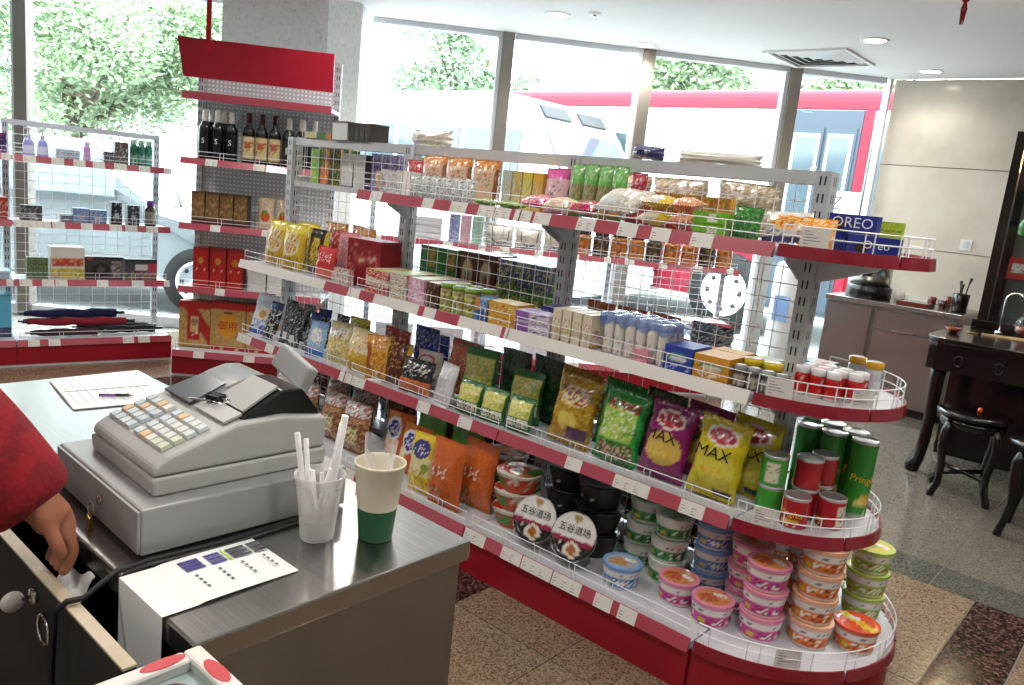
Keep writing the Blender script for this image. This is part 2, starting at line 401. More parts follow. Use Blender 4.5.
for x, y, wh in ((-1.83, 3.95, 'added as unseen fill over the end of the gondola'), (-1.83, 2.45, 'added as unseen fill over the gondola middle'), (-1.83, .95, 'added as unseen fill over the cash register'), (-3.5, 2.75, 'added as unseen fill over the gondola far end'),
                 (-3.5, 1.25, 'added as unseen fill in front of the wine rack'), (-.25, 5.4, 'added as unseen fill over the black table'), (-.25, 3.95, 'added as unseen fill over the aisle floor'), (-.25, 2.45, 'added as unseen fill over the aisle beside the end cap'), (-.25, .95, 'added as unseen fill above the camera'),
                 (-.25, -.6, 'added as unseen fill behind the camera'), (-1.83, -.6, 'added as unseen fill behind the cashier'), (-5.2, 1.25, 'added as unseen fill over the left rack'), (1.4, 2.45, 'added as unseen fill at the far right front'), (1.4, .95, 'added as unseen fill at the far right rear')):
    lamp(x, y, wh)  # unseen downlights, added as fill for the sides that face the camera
t = thing('air_vent', 'square louvred air vent in the white ceiling', 'vent', (-2.40, 5.86, CEIL))
b = MB(); b.box(-.3, .3, -.3, -.27, -.015, 0); b.box(-.3, .3, .27, .3, -.015, 0); b.box(-.3, -.27, -.27, .27, -.015, 0); b.box(.27, .3, -.27, .27, -.015, 0); b.build('vent_frame', 'ceiling_white', t)
MB().box(-.27, .27, -.27, .27, -.003, 0).build('vent_opening', 'vent_dark', t)
for k in range(4):                                        # concentric four-way louvres
    a, zz = .245-.06*k, -.012
    for r_ in range(4):
        b = MB(); L = a
        b.v += [(-L, -a, -.004), (L, -a, -.004), (L-.03, -a+.034, -.016), (-L+.03, -a+.034, -.016)]; b.q([0, 1, 2, 3])
        b.v += [(-L, -a, -.002), (L, -a, -.002), (L-.03, -a+.034, -.014), (-L+.03, -a+.034, -.014)]; b.q([7, 6, 5, 4]); b.q([0, 4, 5, 1]); b.q([3, 2, 6, 7])
        b.build('louvre', 'ceiling_white', t, rot=(0, 0, r_*PI/2))
t = thing('sprinkler', 'small flush sprinkler cap in the ceiling beside a downlight', 'sprinkler', (-3.249, 4.265, CEIL))
MB().lathe([(.0, -.012), (.03, -.012), (.045, -.004), (.05, 0)], 20, cap0=False, cap1=False).build('cap_plate', 'lamp_trim', t)
MB().lathe([(.0, -.022), (.012, -.022), (.012, -.012)], 12, cap0=False, cap1=False).build('nozzle', 'chrome', t)
t = thing('ceiling_tassel', 'red knotted tassel hanging from the ceiling at the upper right', 'tassel', (-1.09, 4.23, CEIL))
b = MB('b3152a'); b.tube([(0, 0, 0), (0, 0, -.05)], .004, 6); b.build('cord', 'cloth', t)
b = MB('b3152a'); b.lathe([(.003, -.05), (.018, -.06), (.022, -.075), (.012, -.09), (.004, -.095)], 12); b.build('knot', 'cloth', t)
b = MB('a01226')
for k in range(14):
    a = 2*PI*k/14; b.tube([(.004*math.cos(a), .004*math.sin(a), -.09), (.012*math.cos(a), .012*math.sin(a), -.12), (.007*math.cos(a), .007*math.sin(a), -.17-.01*(k % 3))], .002, 4)
b.build('fringe', 'cloth', t)
o = MB().box(-.04, .04, -.006, 0, -.04, .04).build('wall_switch', 'lamp_trim', None, (-1.41, KY, 1.285)); tag(o, 'white switch plate on the polished stone wall', 'switch')
MB().box(-.018, .018, -.009, -.006, -.025, .025).build('rocker', 'frame_white', o)

# ================================================================== OUTDOORS
GZ = -.15
struct(MB().box(-60, 30, 0, 70, GZ-.05, GZ).build('ground', 'asphalt'))
bpy.data.objects['ground'].location = (0, 0, -.002)
def wheel(parent, x, y, z, r, side=-1, rim='d8d2b0'):
    wo = inst(None, 'wheel', parent, (x, y, z), (0, 0, 0))
    def ring(b, prof, n=28, cols=None, paint=None):
        t = MB(); t.lathe(prof, n, cols=cols, cap0=False, cap1=False)
        off = len(b.v); b.v += [(p[0], side*p[2], p[1]) for p in t.v]
        for f, c, s_ in zip(t.f, t.c, t.sm): b.smooth = s_; b.q([i+off for i in f], c)
    b = MB(); ring(b, [(r*.6, .0), (r*.97, .0), (r, -.04), (r, -.25)]); b.build('tyre', 'rubber_tyre', wo)
    b = MB(rim); ring(b, [(0, .02), (r*.17, .02), (r*.17, -.03), (r*.34, -.05), (r*.52, -.02), (r*.6, .012), (r*.62, 0)]); b.build('rim', 'card', wo)
    for k in range(8):
        a = 2*PI*k/8; MB('26261f').lathe([(0, 0), (r*.06, 0), (r*.06, -.01)], 10, cap0=False).build('rim_hole', 'matte', wo, (r*.44*math.cos(a), side*.006, r*.44*math.sin(a)), (PI/2, 0, 0))
    return wo
def glazing(parent, x0, x1, z0, z1, y, name='window'):
    return MB().box(x0, x1, y, y+.02, z0, z1).build(name, 'vehicle_glass', parent)
# bus, side towards the shop, front end at the right
bus = thing('bus', 'red and white bus parked outside beyond the right windows', 'bus', (-2.72, 9.3, GZ))
def bevbody(b, L, wd, z0, z1, r):
    n = 5; pr = []
    for k in range(n+1): a = PI/2*k/n; pr.append((r-r*math.cos(a), z1-r+r*math.sin(a)))
    prof = [(0, z0)] + pr + [(wd-p[0], p[1]) for p in pr[::-1]] + [(wd, z0)]
    N = len(prof); b0 = len(b.v)
    for x in (-L, 0): b.v += [(x, y, z) for y, z in prof]
    for i in range(N-1): b.q([b0+i, b0+N+i, b0+N+i+1, b0+i+1][::-1])
    b.q([b0+i for i in range(N)]); b.q([b0+N+i for i in range(N)][::-1]); b.q([b0, b0+N-1, b0+2*N-1, b0+N])
    return b
bevbody(MB(), 10.5, 2.5, .35, 2.76, .04).build('body', 'white_vehicle', bus)
bevbody(MB(), 10.52, 2.52, 2.76, 2.99, .15).build('roof', 'bus_red', bus, (.01, -.01, 0))
MB().box(-10.45, -.02, -.012, 0, .4, 1.15).build('lower_panel', 'bus_red', bus)
for k, (x0, x1) in enumerate(((-2.6, -1.75), (-4.85, -3.4), (-6.4, -4.95), (-7.9, -6.5), (-9.2, -8.0), (-10.3, -9.3))):
    if k: glazing(bus, x0, x1, 1.3, 2.4, -.015)
MB().box(-1.42, -.46, -.03, 0, .4, 2.74).build('door_surround', 'bus_grey', bus)
for x0, x1 in ((-1.24, -.87), (-.84, -.5)):
    dr = MB().box(x0, x1, -.05, -.03, .45, 2.55).build('door', 'bus_grey', bus)
    b = MB()
    for a in ((x0+.03, x1-.03, 2.44, 2.475), (x0+.03, x1-.03, 1.15, 1.185)): b.box(a[0], a[1], -.062, -.05, a[2], a[3])
    for a in (x0+.03, x1-.06): b.box(a, a+.03, -.062, -.05, 1.185, 2.44)
    b.build('door_frame', 'frame_white', dr)
    MB().box(x0+.06, x1-.06, -.056, -.05, 1.185, 2.44).build('door_pane', 'vehicle_glass', dr)
MB().box(-.45, -.35, -.04, 0, .4, 2.76).build('corner_post', 'bus_red', bus)
glazing(bus, -.33, -.02, 1.2, 2.6, -.016, 'side_quarter_window')
for x in (-2.1, -.9):
    MB().box(x-.35, x+.35, .9, 1.6, 2.99, 3.10).build('roof_hatch', 'bus_red', bus)
for x, z in ((-1.5, 1.55), (-.62, 1.55)):
    pl = MB().box(x-.4 if x < -1 else x-.2, x+.2 if x < -1 else x+.3, -.075, -.065, z, z+.3).build('number_board', 'frame_white', bus)
    lettering(pl, 'QZ', .22, (x-.05, -.078, z+.16), col='4a3a8a')
wheel(bus, -1.78, -.08, .5, .5); wheel(bus, -7.6, -.08, .5, .5)
# white minibus facing right, nearer the shop
van = thing('minibus', 'white minibus with sloping windscreen parked beyond the middle windows', 'minibus', (-5.5, 7.3, GZ))
b = MB(); prof = [(0, .3), (.05, .9), (-.1, 1.25), (-.75, 2.25), (-1.0, 2.55), (-1.4, 2.66), (-4.9, 2.66), (-5.1, 2.4), (-5.1, .3)]
n = len(prof)
b.v += [(x, 0, z) for x, z in prof] + [(x, 1.85, z) for x, z in prof]
b.q(list(range(n))[::-1]); b.q([n+i for i in range(n)])
for i in range(n): b.q([i, (i+1) % n, n+(i+1) % n, n+i])
bevel(b.build('body', 'white_vehicle', van), .08, 3)
b = MB()
def ws(y, t): return (-.1-.65*t+.02, y, 1.25+1.0*t+.012)
b.v += [ws(.12, .04), ws(1.73, .04), ws(1.66, .98), ws(.19, .98)]; b.q([0, 1, 2, 3]); b.v += [(p[0]-.02, p[1], p[2]-.01) for p in b.v[:4]]; b.q([7, 6, 5, 4])
for i in range(4): b.q([i, (i+1) % 4, 4+(i+1) % 4, 4+i])
b.build('windscreen', 'vehicle_glass', van)
for y in (.25, 1.0): MB().obox((-.9, y+.3, 2.46), ((.06, 0, -.07), (0, .26, 0), (.01, 0, .01))).build('roof_slot', 'vent_dark', van)
for x0, x1 in ((-1.9, -.95), (-3.2, -2.0), (-4.6, -3.3)): MB().box(x0, x1, -.015, 0, 1.45, 2.2).build('side_window', 'vehicle_glass', van)
b = MB(); b.box(-.02, .07, .1, 1.75, .45, .62); b.build('bumper', 'frame_white', van)
for y in (.28, 1.5): MB().lathe([(0, 0), (.11, 0), (.11, -.05)], 16, cap0=False).build('headlamp', 'chrome', van, (.075, y, .85), (0, PI/2, 0))
wheel(van, -.95, -.08, .36, .36); wheel(van, -4.1, -.08, .36, .36)
# small pickup further left
trk = thing('pickup_truck', 'white pickup cab with two rear windows standing left of the minibus', 'truck', (-16.2, 13.4, GZ), math.radians(50))
bevel(MB().box(-.85, .85, 0, 1.5, .5, 2.85).build('cab', 'white_vehicle', trk), .1, 3)
for x in (-.42, .42): MB().box(x-.3, x+.3, -.015, 0, 2.15, 2.65).build('rear_window', 'vehicle_glass', trk)
MB().box(-.9, .9, -2.6, -.05, .5, 1.3).build('cargo_bed', 'white_vehicle', trk)
b = MB()
for x in (-.8, 0, .8): b.tube([(x, -.06, 1.3), (x, -.06, 3.0)], .025, 6)
b.tube([(-.8, -.06, 3.0), (.8, -.06, 3.0)], .025, 6); b.build('rack_bar', 'mullion', trk)
wheel(trk, -.7, -1.8, .35, .35); wheel(trk, -.7, .8, .35, .35)
# silver car seen through the left rack, nose towards the right
car = thing('silver_car', 'silver car parked outside behind the left rack', 'car', (-8.6, 3.15, GZ), math.radians(52))
b = MB(); prof = [(1.9, .25), (2.05, .5), (2.0, .75), (1.0, .98), (.35, 1.48), (-.2, 1.55), (-1.3, 1.5), (-1.95, 1.05), (-2.1, .95), (-2.1, .3)]
n = len(prof)
for y, ins in ((-.85, 0.), (.85, 0.)):
    b.v += [(x, y*(.86 if z > 1.2 else 1), z) for x, z in prof]
b.q(list(range(n))[::-1]); b.q([n+i for i in range(n)])
for i in range(n): b.q([i, (i+1) % n, n+(i+1) % n, n+i])
bevel(b.build('body', 'silver_vehicle', car), .07, 3)
b = MB(); b.v += [(1.02, -.74, 1.0), (1.02, .74, 1.0), (.4, .66, 1.46), (.4, -.66, 1.46)]; b.q([0, 1, 2, 3]); b.v += [(p[0]-.02, p[1], p[2]-.02) for p in b.v[:4]]; b.q([7, 6, 5, 4])
for i in range(4): b.q([i, (i+1) % 4, 4+(i+1) % 4, 4+i])
b.build('windscreen', 'pale_glass', car)
b = MB(); b.tube([(1.06, -.5, 1.0), (.9, .1, 1.1)], .012, 5); b.build('wiper', 'vent_dark', car)
MB().box(2.0, 2.07, -.5, .5, .45, .68).build('grille', 'vent_dark', car)
for y in (-.66, .66): MB().box(1.92, 2.04, y-.14, y+.14, .55, .74).build('headlamp', 'chrome', car)
for x0, x1 in ((-.15, .55), (-1.0, -.25)): MB().box(x0, x1, -.87, -.79, 1.05, 1.4).build('side_window', 'pale_glass', car)
wheel(car, 1.3, -.86, .32, .32); wheel(car, -1.35, -.86, .32, .32)
# trees
def tree(label, loc, h, rx, ry, rz_, zc, seed, n, mat, size):
    rnd = random.Random(seed); t = thing('street_tree', label, 'tree', loc, group='street trees')
    b = MB(); b.tube([(0, 0, 0), (.1, .05, h*.3), (-.05, .1, h*.55), (.05, 0, zc+rz_*.4)], [.2, .16, .12, .05], 8)
    for k in range(6):
        a = rnd.random()*6.28; b.tube([(0, .05, h*.35+.08*k*h*.5), (rx*.35*math.cos(a), ry*.35*math.sin(a), zc-rz_*.2), (rx*.7*math.cos(a), ry*.7*math.sin(a), zc+rz_*(rnd.random()-.4))], [.08, .05, .02], 5)
    b.build('trunk', 'bark', t)
    b = MB()
    blobs = [(rnd.uniform(-.7, .7), rnd.uniform(-.7, .7), rnd.uniform(-.7, .7), rnd.uniform(.3, .5)) for _ in range(16)]
    for _ in range(n):
        c = rnd.choice(blobs); d = Vector((rnd.gauss(0, 1), rnd.gauss(0, 1), rnd.gauss(0, 1))).normalized()*(c[3]*rnd.random()**.4)
        p = Vector(((c[0]+d.x)*rx, (c[1]+d.y)*ry, zc+(c[2]+d.z)*rz_)); a = Vector((rnd.gauss(0, 1), rnd.gauss(0, 1), rnd.gauss(0, .6))).normalized(); q = a.cross(Vector((rnd.gauss(0, 1), rnd.gauss(0, 1), 1))).normalized()
        s_ = size*rnd.uniform(.6, 1.3); i = len(b.v); b.v += [tuple(p-a*s_), tuple(p+q*s_*.45), tuple(p+a*s_), tuple(p-q*s_*.45)]; b.q([i, i+1, i+2, i+3])
    o = b.build('foliage', mat, t); o['kind'] = 'stuff'
tree('broad leafy green tree outside the left window', (-14.6, 5.1, GZ), 4.2, 3.1, 2.4, 1.9, 2.6, 3, 45000, 'leaf', .055)
tree('pale round tree top seen far off above the minibus', (-17.2, 16.9, GZ), 6, 2.0, 2.0, 1.7, 4.6, 5, 9000, 'leaf_pale', .11)
tree('dense green tree behind the rear of the bus roof', (-10.6, 18.3, GZ), 6, 2.0, 1.8, 2.4, 4.3, 7, 12000, 'leaf', .10)
tree('dense green tree behind the front of the bus roof', (-5.9, 18.6, GZ), 6, 2.0, 1.8, 2.5, 4.4, 8, 12000, 'leaf', .10)
# pale buildings
def building(label, loc, rz, wd, dp, ht, nx, nz):
    t = thing('street_building', label, 'building', loc, rz, 'far buildings'); MB().box(-wd/2, wd/2, 0, dp, 0, ht).build('wall', 'building_wall', t)
    me = MB().box(-.55, .55, -.06, 0, -.7, .7).mesh('window', 'building_window')
    for i in range(nx):
        for k in range(nz): inst(me, 'window', t, (-wd/2+wd*(i+.5)/nx, 0, 2+ (ht-2.5)*(k+.5)/nz))
building('pale apartment block far behind the bus', (-19, 33, GZ), math.radians(20), 14, 6, 11, 5, 3)
building('pale tall block far behind the left tree', (-34, 16, GZ), math.radians(60), 16, 6, 14, 5, 4)
# ================================================================== SHELVING
def wire(b, p, q, r=.0016): b.tube([p, q], r, 4, cap=False)
def guard_mesh(L, h=.055, step=.15):
    b = MB(); 
    for z in (h, h*.5): wire(b, (0, 0, z), (L, 0, z))
    n = max(1, round(L/step))
    for k in range(n+1):
        x = min(max(L*k/n, .004), L-.004)
        wire(b, (x, 0, 0), (x, 0, h))
        if 0 < k < n: wire(b, (x+.022, 0, 0), (x+.022, 0, h))
    for x in (.004, L-.004):
        for z in (h, h*.5): wire(b, (x, 0, z), (x, .008, z))
    return b
def grid_mesh(L, z0, z1, sx=.06, sz=.05):
    b = MB(); nx = round(L/sx); nz = round((z1-z0)/sz)
    for k in range(nx+1): wire(b, (L*k/nx, 0, z0), (L*k/nx, 0, z1), .0017)
    for k in range(nz+1): wire(b, (0, -.003, z0+(z1-z0)*k/nz), (L, -.003, z0+(z1-z0)*k/nz), .0017)
    return b
def price_strip(parent, x0, x1, y, z, tickets, tmat='ticket', hgt=.039, tilt=.013, back='strip_red'):
    b = MB(); bt, tp = z+.01-hgt, z+.01
    b.v += [(x0, y-tilt, bt), (x1, y-tilt, bt), (x1, y, tp), (x0, y, tp), (x0, y+.004, bt), (x1, y+.004, bt), (x1, y+.004, tp), (x0, y+.004, tp)]
    for f in ((0, 1, 2, 3), (5, 4, 7, 6), (1, 5, 6, 2), (4, 0, 3, 7), (3, 2, 6, 7), (4, 5, 1, 0)): b.q(list(f))
    o = b.build('price_strip', back, parent)
    for a, c in tickets:
        a, c = max(a, x0), min(c, x1)
        if c-a < .008: continue
        t = MB(); e = .002; za, zb = bt, tp
        ya, yb = y-tilt*(tp-za)/hgt-e, y-tilt*(tp-zb)/hgt-e
        t.v += [(a, ya, za), (c, ya, za), (c, yb, zb), (a, yb, zb), (a, ya+e*.8, za), (c, ya+e*.8, za), (c, yb+e*.8, zb), (a, yb+e*.8, zb)]
        for f in ((0, 1, 2, 3), (5, 4, 7, 6), (1, 5, 6, 2), (4, 0, 3, 7), (3, 2, 6, 7), (4, 5, 1, 0)): t.q(list(f))
        t.build('price_ticket' if tmat == 'ticket' else 'red_insert', tmat, parent)
        m = MB('6b6870')                       # fine print lines
        if c-a > .03:
            for k in range(max(1, int((c-a)/.035))):
                xx = a+.006+k*.035
                for j in range(3):
                    zz = za+.006+.008*j; yy = ya+(yb-ya)*(zz-za)/(zb-za)-.0004
                    ln = .006+.014*((k*7+j*3) % 5)/5
                    m.v += [(xx, yy, zz), (xx+ln, yy, zz), (xx+ln, yy, zz+.002), (xx, yy, zz+.002)]; m.q([len(m.v)-4+i for i in range(4)])
            if m.f and tmat == 'ticket': m.build('fine_print', 'matte', parent)['kind'] = 'stuff'
def upright(parent, x, y, z1, w=.045, d=.06, slots=True, mat='rack_grey'):
    o = MB().box(x-w/2, x+w/2, y-d/2, y+d/2, 0, z1).build('upright', mat, parent)
    if slots:
        m = MB('2a2d31'); k = 0; z = .25
        while z < z1-.03:
            for dx in (-.010, .004):
                for sd in (-1,):
                    yy = y-d/2-.0006
                    m.v += [(x+dx, yy, z), (x+dx+.005, yy, z), (x+dx+.005, yy, z+.026), (x+dx, yy, z+.026)]; m.q([len(m.v)-4+i for i in range(4)])
            xx = x+w/2+.0006
            for dy in (-.010, .004):
                m.v += [(xx, y+dy, z), (xx, y+dy+.005, z), (xx, y+dy+.005, z+.026), (xx, y+dy, z+.026)]; m.q([len(m.v)-4+i for i in range(4)])
            z += .05
        m.build('slot_row', 'matte', o)['kind'] = 'stuff'
    return o
XL, BW, YP = -3.575, .9017, 2.33
XP = [XL+BW*k for k in range(4)]
S2, S3, S4, SB = 1.272, .862, .492, .155
gon = thing('gondola_shelf', 'long double-sided white gondola shelf with red price strips and rounded end', 'shelf unit', (-2.2, YP, 0))
OFF = Vector((2.2, -YP, 0))
def gp(o): o.location = OFF; return o
gp(MB().box(XL, XP[3], 1.935, 2.735, 0, .12).build('plinth', 'base_red', gon))
for k in range(3):
    gp(MB().box(XP[k]+.002, XP[k+1]-.002, 1.917, 1.935, 0, .125).build('base_panel', 'base_red', gon))
    gp(MB().box(XP[k]+.002, XP[k+1]-.002, 2.735, 2.75, 0, .125).build('base_panel', 'base_red', gon))
for x in XP: gp(upright(gon, x, YP, 1.49))
for k in range(3):
    gp(MB().box(XP[k]+.0225, XP[k+1]-.0225, YP-.012, YP+.012, 1.452, 1.49).build('top_rail', 'shelf_white', gon))
    if k == 0: gp(MB().box(XP[k]+.0225, XP[k+1]-.0225, YP-.012, YP+.012, 1.25, 1.275).build('cross_rail', 'shelf_white', gon))
    gp(grid_mesh(BW-.05, .17, 1.45).build('wire_grid', 'wire_white', gon)).location = OFF+Vector((XP[k]+.025, YP, 0))
TICK = {S2: [(-2.579, -2.509), (-2.265, -2.204), (-2.112, -2.029), (-1.969, -1.893), (-1.889, -1.816), (-1.797, -1.721), (-1.708, -1.639), (-1.528, -1.457), (-1.37, -1.301), (-1.252, -1.187), (-1.118, -1.049)],
        S3: [(-2.854, -2.689), (-2.607, -2.515), (-2.239, -2.21), (-2.142, -2.018), (-1.802, -1.788)],
        S4: [(-3.56, -3.435), (-3.3, -3.23), (-2.708, -2.625), (-2.62, -2.534), (-2.2, -2.131), (-1.97, -1.902), (-1.458, -1.395), (-1.265, -1.135), (-1.027, -.948)],
        SB: [(-3.2, -3.1), (-2.9, -2.8), (-2.5, -2.4), (-1.765, -1.667), (-1.587, -1.5), (-1.495, -1.37), (-1.365, -1.252), (-1.198, -1.135), (-1.109, -1.046)]}
def board(parent, x0, x1, y0, y1, z, th=.024):
    o = MB().box(x0, x1, y0, y1, z-th, z).build('shelf_board', 'shelf_white', parent)
    return o
def bracket(parent, x, y0, y1, z):
    b = MB(); b.v += [(x-.002, y1, z-.026), (x-.002, y0, z-.026), (x-.002, y0, z-.045), (x-.002, y1, z-.1), (x+.002, y1, z-.026), (x+.002, y0, z-.026), (x+.002, y0, z-.045), (x+.002, y1, z-.1)]
    for f in ((0, 1, 2, 3), (7, 6, 5, 4), (0, 4, 5, 1), (1, 5, 6, 2), (2, 6, 7, 3), (3, 7, 4, 0)): b.q(list(f))
    return b.build('bracket', 'rack_grey', parent)
for z, bays in ((S2, (1, 2)), (S3, (0, 1, 2)), (S4, (0, 1, 2)), (SB, (0, 1, 2))):
    yf = 1.922 if z == SB else 2.05
    for k in bays:
        o = gp(board(gon, XP[k]+.002, XP[k+1]-.002, yf, 2.298, z))
        price_strip(o, XP[k]+.003, XP[k+1]-.003, yf-.003, z, TICK[z], tmat='strip_red' if z == S3 else 'ticket', back='ticket' if z == S3 else 'strip_red')
        g = guard_mesh(BW-.03).build('wire_guard', 'wire_white', o, (XP[k]+.015, yf+.012, z))
        if z != SB:
            for x in (XP[k]+.024, XP[k+1]-.024): gp(bracket(gon, x, 2.19, 2.3, z))
        # far side shelf behind the grid
    for k in (0, 1, 2):
        if z == SB: gp(board(gon, XP[k]+.002, XP[k+1]-.002, 2.362, 2.735, z))
        elif z != S4 or k < 3: gp(board(gon, XP[k]+.002, XP[k+1]-.002, 2.362, 2.61, z))
        yy = 2.74 if z == SB else 2.612
        gp(MB().box(XP[k]+.003, XP[k+1]-.003, yy-.002, yy+.004, z-.03, z+.008).build('rear_price_strip', 'strip_red', gon))
# rounded end-cap shelves
CX = XP[3]+.0
def cap_outline(r, n=28, x0=.0, kx=1.):
    return [(CX+x0+r*math.sin(a)*kx, YP-r*math.cos(a)) for a in [PI*k/n for k in range(n+1)]]
gp(MB().prism(cap_outline(.405, x0=.004), 0, .125).build('end_plinth', 'base_red', gon))
for z, r in ((S2, .283), (S3, .283), (S4, .283), (SB, .41)):
    kx = 1. if z == SB else 1.1
    pl = cap_outline(r-.004, x0=.004, kx=kx)
    if z != SB:        # notch round the end upright
        pl = pl + [(CX+.004, YP+.034), (CX+.027, YP+.034), (CX+.027, YP-.034), (CX+.004, YP-.034)]
    o = gp(MB().prism(pl, z-.024, z).build('end_shelf', 'shelf_white', gon))
    n = 30
    for a0, a1 in ((0, 10), (10, 17), (17, 24), (24, 30)):        # red rim in lengths with a light joint
        b = MB()
        for k in range(a0, a1+1):
            a = PI*(k+(.12 if k == a0 else -.12 if k == a1 else 0))/n
            for rr, zz in ((r-.003, z-.025), (r+.006, z-.025), (r+.002, z+.009), (r-.003, z+.009)):
                b.v.append((CX+.004+rr*kx*math.sin(a), YP-rr*math.cos(a), zz))
        m = a1-a0+1
        for k in range(m-1):
            for q in range(4): b.q([k*4+q, k*4+(q+1) % 4, (k+1)*4+(q+1) % 4, (k+1)*4+q][::-1])
        b.q([0, 1, 2, 3]); b.q([(m-1)*4+i for i in (3, 2, 1, 0)])
        b.build('rim_strip', 'rim_red', o)
    b = MB(); h = .06
    for zz in (h, h*.55):
        b.tube([(CX+.01+(r-.014)*kx*math.sin(PI*k/36), YP-(r-.014)*math.cos(PI*k/36), z+zz) for k in range(37)], .0019, 4)
    for k in range(0, 37, 4):
        for dk in (0, 1):
            if k+dk > 36: continue
            a = PI*(k+dk)/36; x, y = CX+.01+(r-.014)*kx*math.sin(a), YP-(r-.014)*math.cos(a); b.tube([(x, y, z), (x, y, z+h)], .0019, 4, cap=False)
    b.build('wire_guard', 'wire_white', o)
    if z != SB:
        b = MB(); b.v += [(CX+.024, YP-.02, z-.025), (CX+.2, YP-.02, z-.025), (CX+.18, YP-.02, z-.045), (CX+.024, YP-.02, z-.1)]; b.v += [(p[0], p[1]+.04, p[2]) for p in b.v[:4]]
        for f in ((0, 3, 2, 1), (4, 5, 6, 7), (0, 1, 5, 4), (1, 2, 6, 5), (2, 3, 7, 6), (3, 0, 4, 7)): b.q(list(f))
        b.build('end_bracket', 'rack_grey', o)
# price cards clipped inside the end guards
for x, y, z, a in ((-.775, 2.062, S2, 20), (-.80, 2.063, S3, 14), (-.62, 2.19, S3, 58), (-.78, 2.072, S4, 20), (-.63, 2.01, SB, 40)):
    o = gp(MB().box(-.035, .035, -.0015, .0015, .008, .058).build('price_card', 'ticket', gon)); o.location = OFF+Vector((x, y, z)); o.rotation_euler = (0, 0, math.radians(a))
    m = MB('77747c')
    for k in range(5): m.box(-.028, -.028+.012+.04*((k*3) % 4)/4, -.0019, -.0016, .016+.008*k, .018+.008*k)
    m.build('fine_print', 'matte', o)['kind'] = 'stuff'

def rack(name, label, loc, rz, bays, bw, levels, depth, top, back, bd=None, basez=.16):
    t = thing(name, label, 'shelf unit', loc, rz); L = bays*bw; bd = bd or depth
    MB().box(0, L, .012, bd, 0, basez-.03).build('plinth', 'base_red', t)
    for k in range(bays): MB().box(bw*k+.002, bw*(k+1)-.002, 0, .012, .015, basez-.026).build('base_panel', 'base_red', t)
    MB().box(0, L, .004, .014, 0, .014).build('skirting', 'shelf_white', t)
    for k in range(bays+1): upright(t, min(max(bw*k, .02), L-.02), bd-.02, top, .035, .04)
    for k in range(bays):
        if back == 'peg': MB().box(bw*k+.03, bw*(k+1)-.03, bd-.02, bd-.014, basez, top).build('back_panel', 'pegboard', t)
        else:
            grid_mesh(bw-.05, basez, top-.03, .075, .055).build('wire_grid', 'wire_white', t, (bw*k+.025, bd-.02, 0))
            MB().box(bw*k+.02, bw*(k+1)-.02, bd-.03, bd-.008, top-.03, top).build('top_rail', 'shelf_white', t)
    for z, tk, inv in levels:
        yf = .004 if z < .2 else bd-depth
        for k in range(bays):
            o = board(t, bw*k+.002, bw*(k+1)-.002, yf, bd-.042, z, .022)
            if inv:      # tk lists the red lengths, the rest are tickets
                e = [0.]
                for a, c in tk: e += [a, c]
                e += [bw]; tt = [(e[i], e[i+1]) for i in range(0, len(e), 2)]
            else: tt = tk
            price_strip(o, bw*k+.003, bw*(k+1)-.003, yf-.004, z, [(a+bw*k, c+bw*k) for a, c in tt])
            guard_mesh(bw-.03, .05, .2).build('wire_guard', 'wire_white', o, (bw*k+.015, yf+.012, z))
    return t
RA, RW = math.radians(80), math.radians(45)
PA = (-5.18-.9*math.cos(RA), 1.56-.9*math.sin(RA), 0)
A4, A3, A2, A1 = .155, .51, .862, 1.24
rackA = rack('window_rack', 'low white wire-backed rack with household goods in front of the left window', PA, RA, 2, .88, [
    (A1, [(.013, .056), (.121, .2), (.266, .316), (.38, .42), (.487, .539), (.61, .681), (.747, .831)], True),
    (A2, [(.194, .203), (.269, .356), (.421, .514), (.585, .606), (.676, .73), (.8, .87)], True),
    (A3, [(.003, .028), (.094, .145), (.21, .216), (.281, .443), (.509, .647), (.721, .843)], True),
    (A4, [(.058, .119), (.165, .229), (.58, .645), (.671, .741)], False)], .32, 1.45, 'grid', .40)
W5, W4, W3, W2, W1 = .155, .545, .935, 1.325, 1.705
PW = (-4.659, 2.229, 0)
rackW = rack('wine_rack', 'tall pegboard-backed rack with wine bottles and gift boxes under a red header', PW, RW, 1, .88, [
    (W2, [(.151, .221), (.434, .5)], False), (W3, [(.191, .251), (.5, .56)], False), (W4, [(.231, .29), (.6, .66)], False), (W5, [(.134, .2), (.439, .506)], False)], .32, 2.0, 'peg', .40)
o = board(rackW, .002, .878, .08, .36, W1, .022); MB().box(.003, .877, .07, .078, W1-.032, W1+.012).build('price_strip', 'strip_red', o)
b = MB(); b.v += [(.0, .10, 1.80), (.875, .10, 1.80), (.885, .02, 2.01), (-.01, .02, 2.01)]; b.v += [(x, y+.012, z) for x, y, z in b.v[:4]]
for f in ((0, 1, 2, 3), (7, 6, 5, 4), (1, 5, 6, 2), (4, 0, 3, 7), (3, 2, 6, 7), (4, 5, 1, 0)): b.q(list(f))
b.build('header_sign', 'sign_red', rackW)
b = MB('c01828'); b.box(-.014, .014, -.001, .001, -.56, 0); o = b.build('red_ribbon', 'cloth', None, (-4.50, 2.33, CEIL), (0, 0, RW)); tag(o, 'narrow red ribbon hanging from the ceiling in front of the red header', 'ribbon')
RC = math.radians(45.3); PC = win(.45, .80)
rackC = rack('rear_window_rack', 'low rack with jars and linens along the window behind the gondola', PC, RC, 3, .9, [
    (.93, [(.05, .12), (.3, .36), (.55, .62), (.8, .85)], False), (.53, [(.1, .2), (.5, .6)], False), (.155, [(.1, .2), (.6, .7)], False)], .32, 1.22, 'grid', .38)
